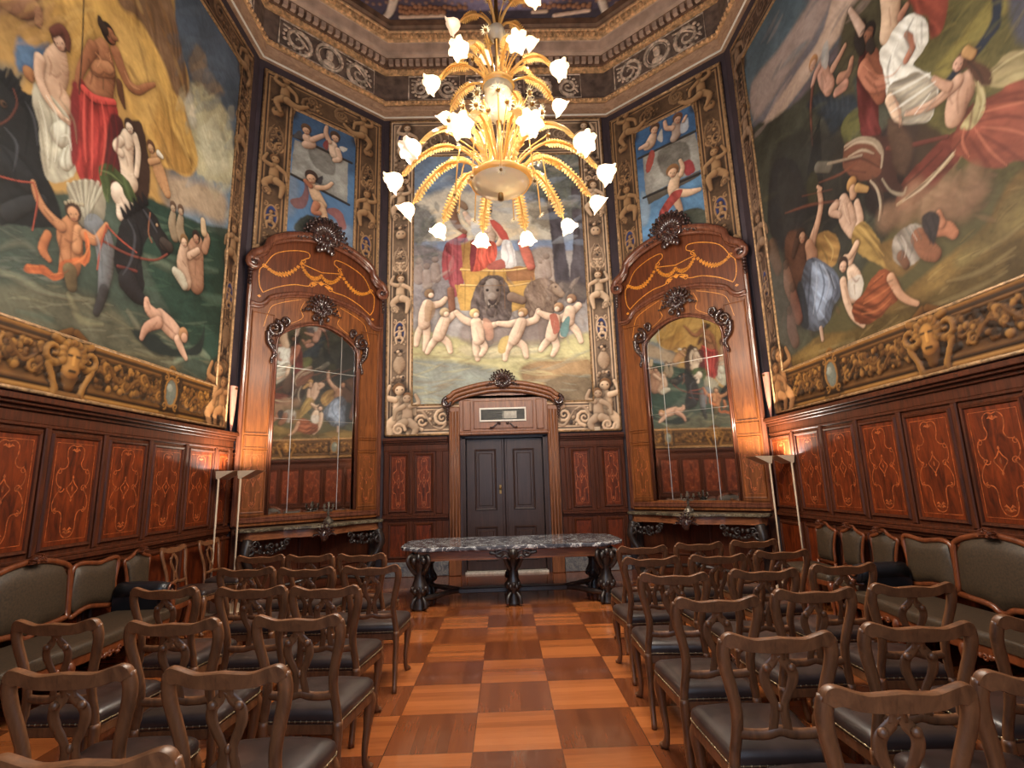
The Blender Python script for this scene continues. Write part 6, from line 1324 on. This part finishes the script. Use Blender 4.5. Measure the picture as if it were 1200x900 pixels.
    child((670,350),[(668,364),(666,376)],[[(672,364),(678,358)],[(668,380),(676,388),(681,400)],[(664,380),(660,392)]],(170,128,96))
    f([(644,370),(652,368),(656,384),(650,392),(646,380)],(206,116,92),soft=.012); f([(660,376),(668,372),(664,394),(656,392)],(118,160,160),soft=.02); f([(566,374),(576,378),(578,396),(570,398)],(206,150,120),soft=.02,a=.8); f([(586,398),(596,394),(592,412),(584,412)],(222,190,110),soft=.015); f([(500,352),(510,358),(508,372),(498,376)],(180,140,96),soft=.02,a=.6)
    for x in (500,515,560,605,648): l([(x-6,418),(x+12,419)],[1.5,1],(136,124,92),a=.5,curve=False,k=0,soft=.04)
    back_detail(cv); cv.finish(.08)
    border(cv,outer,inner,(128,106,88),(206,176,146),(66,54,50),55)
    finish_mural(cv,T,inner,outer,canvasmat('end_mural_paint',GB),canvasmat('end_border_paint',GBB),M['gild2'])

# ---- cherub panels above the mirrors
def cherub(w,label,seed,figs):
    T=mural(w,label,.026); outer=(-1.10,1.10,4.95,8.66); inner=(-.615,.60,5.0,8.15)
    cv=Canvas(outer[0],outer[1],outer[2],outer[3],.0105,w,.026,seed); cv.col[:]=np.array(lin((88,130,174)))
    figs(cv); cv.finish(.08); border(cv,outer,(inner[0],inner[1],4.6,inner[3]),(92,70,52),(160,124,88),(46,36,34),seed+5)
    finish_mural(cv,T,inner,outer,canvasmat('cherub_paint',GC),canvasmat('cherub_border_paint',GBC),M['gild2'])
def figsL(cv):
    f=cv.fill;l=cv.limb
    f([(330,120),(420,150),(420,205),(335,170)],(66,96,132),soft=.15); f([(336,200),(350,215),(345,250),(330,250)],(120,140,164),soft=.1); f([(360,255),(412,265),(412,290),(345,285)],(130,156,186),soft=.1,tex=.5)
    f([(345,163),(408,190),(407,238),(381,224),(341,203)],(160,158,150),soft=.012,curve=False,tex=.5); f([(362,172),(388,178),(392,205),(370,196)],(130,126,118),soft=.03,tex=.6)
    l([(341,158),(412,191)],1.4,(58,50,46),curve=False); l([(339,203),(409,240)],1.4,(58,50,46),curve=False)
    f([(340,234),(354,230),(358,210),(362,226),(358,242),(346,244)],(150,92,78),soft=.02,a=.85); f([(382,246),(394,244),(402,252),(406,268),(398,268),(394,258)],(176,100,82),soft=.02,a=.85)
    l([(360,162),(364,168),(358,170)],[5,6,4],(216,176,146)); l([(366,164),(376,160),(383,158)],[3,2.6,2],(214,172,142)); f([(343,160),(352,153),(354,162)],(90,84,84),soft=.02); cv.figure((206,160,126),head=(359,153),hair=(104,74,52),hr=5)
    l([(390,170),(392,180),(396,186)],[5,5.5,4.5],(224,190,160)); l([(386,166),(382,156),(383,149)],[3,2.5,2],(212,168,136)); l([(396,176),(398,186),(392,188)],[3,3,2.5],(216,178,148)); f([(398,172),(408,174),(402,178)],(210,206,196),soft=.015); cv.figure((206,160,126),head=(393,162),hair=(84,60,46),hr=5); f([(378,170),(384,164),(384,176)],(150,70,66),soft=.015)
    l([(367,220),(371,230),(377,240)],[5.5,6.5,6],(226,186,146)); l([(375,242),(380,252),(381,264)],[5.5,4,2.6],(224,180,138)); l([(371,240),(368,248),(374,250)],[4.5,3.5,3],(190,120,84)); l([(372,220),(382,220),(389,215)],[3,2.6,2],(220,176,138)); l([(364,218),(358,212)],[3,2.5],(180,110,76),curve=False); f([(369,212),(378,206),(376,216)],(76,72,78),soft=.015); cv.figure((218,170,132),head=(365,209),hair=(76,56,48),hr=6.5); f([(346,262),(360,252),(376,258),(384,268),(350,272)],(80,84,76),soft=.03,tex=.6)
def figsR(cv):
    f=cv.fill;l=cv.limb
    f([(742,150),(822,112),(826,165),(745,200)],(60,100,146),soft=.15); f([(745,230),(835,200),(838,260),(750,280)],(96,146,190),soft=.12,tex=.4); f([(752,225),(762,240),(758,262),(750,262)],(150,176,200),soft=.06)
    f([(753,184),(815,155),(822,198),(788,214),(757,230)],(168,164,154),soft=.012,curve=False,tex=.5); f([(772,178),(804,166),(806,196),(778,206)],(122,116,106),soft=.04,tex=.7); f([(757,229),(820,200),(820,206),(760,240)],(104,96,84),soft=.015,curve=False)
    l([(748,186),(818,152)],1.5,(58,54,50),curve=False); l([(754,232),(823,202)],1.4,(48,44,44),curve=False)
    l([(765,160),(762,168),(758,172)],[4.5,6,4],(222,184,150)); l([(758,170),(750,174)],[3,2],(218,178,146),curve=False); f([(770,162),(776,150),(776,166)],(206,200,190),soft=.015); f([(763,176),(767,182),(762,200),(757,202),(758,190)],(190,84,70),soft=.015); cv.figure((212,164,128),head=(767,152),hair=(90,62,46),hr=5)
    l([(792,146),(793,156),(790,162)],[5,5.5,4.5],(176,150,132)); l([(788,150),(781,150),(779,143)],[3,2.5,2],(214,170,138)); f([(798,144),(806,138),(806,152),(798,156)],(198,204,214),soft=.02); l([(801,142),(804,136)],[2,1.6],(210,170,140),curve=False); cv.figure((204,154,122),head=(794,140),hair=(112,72,48),hr=5)
    f([(800,192),(810,188),(814,200),(804,206)],(168,62,66),soft=.02); l([(792,208),(789,218),(790,226)],[5.5,6.5,6],(228,190,152)); l([(798,204),(800,196),(797,188)],[3,2.6,2],(222,182,146)); l([(794,226),(806,226),(820,222)],[5,4.4,2.4],(228,188,150)); l([(790,230),(795,240),(798,250)],[5,4,3],(216,172,136)); f([(800,222),(790,224),(780,236),(772,252),(774,264),(780,262),(784,246),(796,232)],(178,70,62),soft=.014,folds=(7,4,9,.2)); cv.figure((220,174,136),head=(788,202),hair=(152,104,62),hr=6.5); f([(796,252),(812,244),(832,248),(834,262),(800,262)],(92,96,82),soft=.03,tex=.6)
# ---- painted ceiling
def ceiling_paint():
    def pj(px,py):
        d=RC@np.array([(px-600)/CF,1,-(py-450)/CF]); k=(HT-.004-CH)/d[2]; return (float(k*d[0]),float(k*d[1]))
    cv=Canvas(-3.5,3.5,1.0,8.8,.025,'back',0,120,pj); f=cv.fill;l=cv.limb; cv.col[:]=np.array(lin((74,66,84)))
    f([(520,-60),(660,-60),(650,8),(530,10)],(120,110,140),soft=.15,tex=.4); f([(430,48),(740,44),(720,10),(450,14)],(66,58,70),soft=.05,curve=False)
    for a,c,cl in (((470,20),(520,18),(196,164,140)),((625,14),(640,13),(196,164,140)),((650,18),(690,12),(206,172,150))): l([a,c],2.6,cl,curve=False)
    for x0,x1,y in ((470,545,8),(470,520,13),(615,690,6)): 
        for k in range(14): l([(x0+(x1-x0)*k/13,y+(k%3))],3.0,(150,100,68),k=.6)
    for s,cx in ((1,455),(-1,712)):
        P=[(cx-s*45,30),(cx-s*20,5),(cx-s*12,28),(cx+s*6,38)]
        for q in ((0,(166,116,76),5),(7,(90,70,80),3),(11,(176,130,92),2.5)): l([(cx-s*(52-q[0]),-8+q[0]*.2),(cx-s*(40-q[0]),18),(cx-s*(22-q[0]*.6),32),(cx+s*0,38)],q[2],q[1])
        for k in range(9): l([(cx-s*(58-5*k),-4+5*k-((k%3)))],4.2,(172,118,72),k=.7)
        cv.limb([(cx+s*8,-6),(cx+s*2,14),(cx-s*6,22)],[5,4,3],(200,178,160)); l([(cx-s*70,10),(cx-s*55,-10),(cx-s*80,-20)],[7,8,6],(176,124,84)); l([(cx-s*95,-30),(cx-s*70,-18)],[12,8],(166,112,74))
    for k in range(40): l([(430+300*k/39,2+3*math.sin(k))],2.2,(160,112,78),k=.6,a=.6)
    cv.finish(.1)
    o=cv.mesh('ceiling_painting',canvasmat('ceiling_paint',GCE),None,ceil,horizontal=True); o.location=(0,0,HT-.004)
# ---- finer brushwork laid over the big shapes
def strokes(cv,lst,w=1.0,a=.65,k=.15):
    for c,P in lst:
        for p in P: cv.limb(p,[w*.5]+[w]*(len(p)-2)+[w*.4],c,a=a,k=k,soft=.022)
def scatter(cv,poly,n,cols,L,w,ang,seed,a=.4,spread=.35):
    R=random.Random(seed); xs=[p[0] for p in poly]; ys=[p[1] for p in poly]; done=0
    while done<n:
        x,y=R.uniform(min(xs),max(xs)),R.uniform(min(ys),max(ys)); ins=False
        for i in range(len(poly)):
            (ax,ay),(bx,by)=poly[i],poly[i-1]
            if (ay>y)!=(by>y) and x<(bx-ax)*(y-ay)/(by-ay)+ax: ins=not ins
        done+=1
        if not ins: continue
        t=ang+R.uniform(-spread,spread); l=L*R.uniform(.5,1.4); dx,dy=l*math.cos(t),-l*math.sin(t)
        cv.limb([(x-dx,y-dy),(x,y+R.uniform(-.15,.15)*l),(x+dx,y+dy)],[w*.3,w*R.uniform(.7,1.3),w*.3],R.choice(cols),a=a,k=.2,soft=.03)
def left_scatter(cv):
    scatter(cv,[(0,322),(120,345),(250,420),(250,450),(0,380)],110,[(150,146,116),(70,78,66),(120,118,92),(46,58,52),(132,124,90)],15,1.6,-.25,1)
    scatter(cv,[(150,235),(250,270),(250,430),(180,400)],80,[(96,120,96),(34,56,48),(70,98,78),(112,128,104)],11,1.5,-.2,2)
    scatter(cv,[(0,255),(80,300),(60,330),(0,330)],40,[(60,64,58),(120,120,104),(84,92,84)],14,1.6,-.2,3)
    scatter(cv,[(205,100),(280,120),(275,260),(225,240)],46,[(220,210,172),(150,146,124),(126,140,150),(206,190,146),(178,168,130)],9,4.0,.9,4,.3,.8)
    scatter(cv,[(190,0),(285,20),(280,130),(215,100)],34,[(66,80,96),(104,116,130),(84,94,104)],14,4,.5,5,.3,.8)
    scatter(cv,[(130,0),(195,0),(232,190),(180,190),(150,90)],46,[(230,186,98),(168,118,50),(196,150,66),(120,84,46)],20,2.4,-1.15,6,.35,.25)
    scatter(cv,[(0,0),(110,0),(100,60),(40,50),(0,60)],30,[(220,176,92),(160,116,60),(186,140,90)],14,3,.5,7,.35,.5)
def left_detail(cv):
    strokes(cv,[((118,24,26),[[(104,108),(102,150),(105,205)],[(114,118),(117,160),(112,216)],[(124,120),(131,160),(124,205)],[(96,120),(95,160),(98,195)],[(134,130),(138,165),(132,200)]]),((232,92,74),[[(108,112),(108,160),(108,208)],[(99,106),(98,150),(101,190)],[(119,120),(124,158),(118,205)]])],1.5)
    strokes(cv,[((140,126,100),[[(48,112),(61,140),(58,196)],[(62,118),(78,146),(68,196)],[(44,128),(50,165),(55,206)],[(82,166),(76,184),(80,206)],[(70,116),(86,140),(90,168)]]),((234,228,206),[[(54,112),(68,142),(64,190)],[(72,160),(80,160),(84,176)],[(46,118),(54,150),(56,186)]])],1.4)
    # bodies: chest, belly, arm edges, knees
    strokes(cv,[((150,100,72),[[(60,86),(66,90),(71,86)],[(74,84),(78,88),(82,84)],[(70,98),(72,108),(70,114)],[(56,66),(60,76),(58,88)],[(84,140),(80,143),(74,139)]]),((94,54,30),[[(110,84),(117,88),(122,84)],[(124,86),(130,88),(134,84)],[(121,92),(121,104)],[(104,70),(108,86),(106,98)],[(136,90),(134,104),(136,114)]]),((214,150,100),[[(112,62),(118,70),(114,78)],[(128,62),(130,72)],[(146,84),(154,100),(164,105)]]),((160,116,88),[[(146,170),(150,176),(155,172)],[(148,184),(150,194)],[(142,232),(148,246)]]),((104,58,30),[[(76,280),(83,284),(90,280)],[(83,286),(83,304)],[(72,276),(70,292),(74,306)],[(62,258),(52,246)],[(94,300),(98,288)]]),((226,160,106),[[(86,272),(92,276)],[(68,260),(58,250),(50,240)],[(104,277),(112,280)]]),((128,84,60),[[(224,300),(230,304),(236,300)],[(229,308),(229,322)],[(214,306),(218,312)]]),((150,100,78),[[(190,376),(198,384),(206,392)],[(184,378),(176,388)],[(176,362),(173,354)]])],1.0,.7)
    strokes(cv,[((88,90,98),[[(150,258),(158,276),(154,304),(144,322)],[(168,246),(176,258),(184,272)],[(6,150),(20,170),(16,200)],[(30,120),(40,140),(44,170)],[(112,280),(118,300),(120,325)]]),((16,16,20),[[(160,262),(166,286),(160,316)],[(186,282),(194,292),(198,297)],[(26,110),(34,140),(30,180)],[(0,170),(14,190),(20,220)]]),((150,150,152),[[(110,270),(116,285),(118,305)],[(124,275),(128,292)]])],1.6,.6)
    strokes(cv,[((140,62,24),[[(80,317),(66,325),(50,319)],[(101,280),(102,298),(98,308)],[(34,315),(52,316)]]),((232,140,70),[[(86,309),(98,302),(104,290)],[(72,320),(60,322)],[(32,312),(46,312)]])],1.2)
    strokes(cv,[((52,66,36),[[(122,198),(138,208),(148,226)],[(128,216),(130,236)],[(150,212),(158,232)]]),((120,136,84),[[(118,200),(130,204),(144,216)],[(126,222),(126,236)]]),((100,92,76),[[(88,222),(98,258)],[(96,214),(101,258)],[(106,213),(104,258)],[(114,218),(107,258)]])],1.1)
def right_scatter(cv):
    scatter(cv,[(930,420),(1010,386),(1110,302),(1200,200),(1200,350),(960,425)],150,[(150,124,70),(96,76,34),(130,106,52),(84,68,34),(168,142,88)],13,1.5,.45,11)
    scatter(cv,[(890,170),(990,60),(1060,30),(1040,250),(960,330),(900,330)],90,[(88,88,68),(48,52,44),(70,70,52),(40,40,40),(104,98,64)],10,3,.9,12,.35,.9)
    scatter(cv,[(880,0),(1020,0),(890,165),(876,80)],46,[(110,128,138),(176,150,140),(78,96,110),(150,130,126)],22,3,.95,13,.35,.2)
    scatter(cv,[(1090,0),(1200,0),(1200,150),(1110,130)],60,[(120,112,60),(78,76,44),(140,128,66),(64,70,50)],14,2.2,.75,14,.4,.4)
    scatter(cv,[(1050,190),(1170,180),(1160,262),(1050,275)],44,[(176,138,106),(120,86,66),(196,158,122),(140,104,78)],9,4.2,.4,15,.35,1.2)
    scatter(cv,[(905,190),(1010,120),(1020,280),(930,300)],44,[(92,88,74),(30,32,36),(60,58,56),(116,108,84)],11,2.2,1.1,16,.4,.8)
    scatter(cv,[(905,290),(990,300),(980,400),(915,410)],30,[(120,84,62),(70,52,42),(96,82,66)],8,2,1.2,17,.4,.8)
def right_detail(cv):
    strokes(cv,[((140,134,124),[[(1094,90),(1062,110),(1042,124)],[(1098,102),(1070,126),(1050,138)],[(1096,116),(1078,136),(1062,144)],[(1086,84),(1060,96),(1040,104)],[(1070,22),(1062,42),(1068,62)],[(1080,26),(1080,50)],[(1044,66),(1040,84),(1042,100)]]),((246,244,236),[[(1096,96),(1064,118),(1044,132)],[(1090,86),(1060,103),(1042,112)],[(1074,20),(1072,42),(1076,58)],[(1052,50),(1046,66),(1046,88)],[(1090,110),(1072,134)]])],1.6)
    strokes(cv,[((104,46,36),[[(1148,126),(1178,112),(1220,104)],[(1148,142),(1180,136),(1220,142)],[(1146,156),(1172,170),(1200,190)],[(1136,162),(1150,182),(1160,195)],[(1140,120),(1136,150),(1126,170)],[(1160,122),(1190,116),(1215,120)]]),((206,122,90),[[(1150,132),(1185,123),(1220,116)],[(1150,149),(1182,152),(1210,160)],[(1142,150),(1160,176),(1180,194)],[(1130,150),(1128,168),(1136,184)]]),((140,126,78),[[(1140,100),(1150,120),(1142,144)],[(1160,92),(1180,72),(1210,62)],[(1168,96),(1190,84),(1215,80)]]),((212,198,150),[[(1146,96),(1153,116),(1146,140)],[(1164,84),(1186,68),(1210,56)]])],1.7)
    strokes(cv,[((150,104,80),[[(1128,94),(1122,112),(1123,132)],[(1116,102),(1112,112),(1116,122)],[(1108,108),(1094,121),(1076,129)],[(1134,104),(1132,120)]]),((112,62,44),[[(1018,84),(1026,92),(1036,90)],[(1024,98),(1030,112)],[(1014,90),(1026,102),(1042,97)]]),((208,146,112),[[(1012,76),(1020,84)],[(1030,92),(1046,88),(1056,76)]]),((140,98,76),[[(992,238),(997,262)],[(986,242),(984,252)],[(1002,244),(1004,260)],[(998,324),(1003,330),(1007,326)],[(1001,334),(1002,344)],[(990,336),(995,356)],[(955,262),(952,282)]]),((228,192,164),[[(988,238),(991,252),(996,262)],[(996,320),(998,330)],[(962,232),(961,250)]]),((160,110,90),[[(1042,10),(1044,30)],[(1048,112),(1054,132),(1054,150)],[(964,84),(968,96)]])],1.0,.7)
    strokes(cv,[((54,58,72),[[(951,310),(948,340),(946,372)],[(960,310),(966,334),(958,366)],[(969,316),(977,336),(971,362)],[(944,330),(941,356),(944,378)],[(978,324),(982,340),(976,354)]]),((170,180,200),[[(956,307),(957,334),(953,368)],[(964,310),(972,330),(966,354)],[(974,322),(979,338)]]),((78,36,20),[[(1012,350),(1028,338),(1046,328)],[(1010,362),(1030,356),(1046,340)],[(1012,374),(1030,370),(1044,356)],[(1020,336),(1034,324)]]),((206,122,70),[[(1012,356),(1030,346),(1046,334)],[(1010,368),(1028,364),(1044,350)],[(1024,330),(1036,320)]]),((112,86,40),[[(1004,270),(1018,284),(1032,304)],[(1012,264),(1028,284),(1044,304)],[(960,286),(968,300),(970,310)]]),((198,164,92),[[(1008,266),(1022,282),(1036,300)],[(966,276),(976,292),(974,306)]]),((100,94,90),[[(1052,280),(1058,292),(1056,304)],[(1062,268),(1070,284),(1066,302)],[(1072,264),(1080,280)]]),((196,186,176),[[(1056,276),(1062,288),(1060,302)],[(1066,266),(1075,282)]])],1.3)
    strokes(cv,[((208,192,164),[[(990,176),(1004,167),(1022,168),(1032,180)],[(994,184),(1010,176),(1024,180)],[(1058,236),(1086,216),(1120,176)]]),((64,36,30),[[(990,190),(1010,186),(1030,196)],[(996,200),(1014,202)],[(1062,232),(1092,206),(1126,164)],[(1054,222),(1076,204),(1104,176)]]),((132,72,50),[[(960,214),(985,204),(1004,190)],[(920,250),(950,240),(985,235)],[(940,230),(975,222)]]),((84,64,52),[[(1022,206),(1034,226),(1034,250)]]),((40,34,36),[[(1008,40),(1014,34),(1022,36)],[(1084,258),(1090,272),(1090,286)],[(1092,252),(1098,270)],[(1134,72),(1146,84),(1152,96)]])],1.3)
def back_scatter(cv):
    scatter(cv,[(484,404),(694,404),(694,474),(484,474)],110,[(206,196,146),(156,154,132),(180,166,116),(130,132,118),(140,112,78)],14,1.5,.05,21)
    scatter(cv,[(484,190),(694,190),(694,285),(484,285)],60,[(226,216,196),(150,168,194),(176,184,194),(196,184,164)],14,4,.2,22,.3)
    scatter(cv,[(600,170),(694,170),(694,245),(620,240)],70,[(96,104,92),(140,142,128),(120,124,104),(80,88,84)],6,2.4,.8,23,.45,1.4); scatter(cv,[(484,240),(515,240),(515,300),(484,310)],40,[(96,100,100),(140,138,130),(120,122,110)],5,2.4,.8,24,.45,1.4)
    scatter(cv,[(484,300),(530,300),(520,400),(484,400)],40,[(170,156,150),(130,122,122),(186,172,160)],7,2.5,1.2,25,.35,.8); scatter(cv,[(620,300),(694,330),(694,395),(650,395)],40,[(160,144,134),(124,112,108),(180,160,146)],7,2.5,1.2,26,.35,.8)
    scatter(cv,[(556,322),(600,322),(600,384),(552,384)],60,[(86,72,68),(140,122,112),(104,88,82),(66,54,52)],6,1.3,-1.3,27,.5,.7); scatter(cv,[(616,328),(650,328),(648,376),(618,374)],44,[(110,88,76),(168,142,122),(130,106,92)],6,1.3,-1.0,28,.5,.7)
def back_detail(cv):
    cv.limb([(577,334),(577,346)],[8,7],(158,142,132),a=.7)
    for s in (-1,1): cv.limb([(577+s*6,340)],1.7,(48,38,38))
    cv.limb([(573,352),(577,356),(581,352)],[1.2,1.8,1.2],(70,54,52)); 
    strokes(cv,[((120,46,56),[[(526,284),(524,310),(530,340)],[(536,280),(536,310),(536,342)],[(545,280),(543,306)]]),((200,104,108),[[(522,290),(521,308)],[(531,282),(530,308),(533,338)]]),((150,50,42),[[(562,286),(560,302),(566,314)],[(572,285),(570,300),(574,310)],[(578,286),(580,300)]]),((236,130,100),[[(566,285),(564,300),(568,312)],[(576,285),(576,302)]]),((170,164,168),[[(592,286),(596,300),(594,310)],[(600,288),(602,306)]]),((150,104,46),[[(545,318),(545,362)],[(590,316),(592,362)],[(606,315),(606,330)],[(540,336),(620,333)]]),((176,130,104),[[(566,270),(571,273),(576,270)],[(571,262),(571,280)]])],.9,.6)
    strokes(cv,[((190,150,124),[[(558,384),(562,398)],[(612,376),(606,392)],[(500,362),(499,376)],[(520,374),(516,388)],[(650,376),(648,390)],[(560,404),(560,418)],[(598,402),(594,416)]])],.9,.6)
left_mural(); right_mural(); back_mural()
cherub('bl','tall panel of three cherubs with a grey scroll on blue sky, above left mirror',131,figsL)
cherub('br','tall panel of three cherubs with red drapery on blue sky, above right mirror',161,figsR)
ceiling_paint()
# ------------------------------------------------------------------ light
def light(name,typ,loc,power,col,**kw):
    d=bpy.data.lights.new(name,typ); d.energy=power; d.color=col
    for k,v in kw.items(): setattr(d,k,v)
    o=bpy.data.objects.new(name,d); C.objects.link(o); o.location=loc; return o
for p,k in LIGHTS: light('chandelier_bulb_light','POINT',p,PB*k,(1.0,.89,.75),shadow_soft_size=.05)
for z,k in ((4.36,.15),(5.2,.02)): light('chandelier_bowl_light','POINT',(CX+.06,CYY-.03,z),PB*k,(1.0,.82,.6),shadow_soft_size=.03)
for (x,y,sg),lc,lk in zip(LAMPS,((1,.97,.94),(1,.84,.58),(1,.84,.58),(1,.97,.94)),(.5,1.25,1.25,.65)):
    a=light('uplight_tube','AREA',(x+sg*.05,y+.135,1.772),PL*lk,lc,shape='RECTANGLE',size=.05,size_y=.2); a.rotation_euler=(PI,0,0)
w=light('window_daylight','AREA',(0,-.42,2.95),PW,(.62,.78,1.0),shape='RECTANGLE',size=2.8,size_y=4.4); w.rotation_euler=(PI/2,0,0)
wd=bpy.data.worlds.new('World'); scene.world=wd; wd.use_nodes=True; wd.node_tree.nodes['Background'].inputs[0].default_value=(.6,.75,1,1); wd.node_tree.nodes['Background'].inputs[1].default_value=.3
cam=bpy.data.cameras.new('Camera'); cam.sensor_width=36; cam.lens=CF/1200*36; cam.clip_start=.02
co=bpy.data.objects.new('Camera',cam); C.objects.link(co); co.matrix_world=Matrix.Translation((0,0,CH))@camrot().to_4x4()@Matrix.Rotation(PI/2,4,'X'); scene.camera=co
v=scene.view_settings; scene.display_settings.display_device='sRGB'; v.view_transform='Standard'; v.look='None'; v.gamma=1; v.use_curve_mapping=False; v.exposure=EXPO
scene.cycles.max_bounces=8; scene.cycles.diffuse_bounces=4; scene.cycles.glossy_bounces=4; scene.cycles.sample_clamp_indirect=6.0; scene.cycles.caustics_reflective=False; scene.cycles.caustics_refractive=False
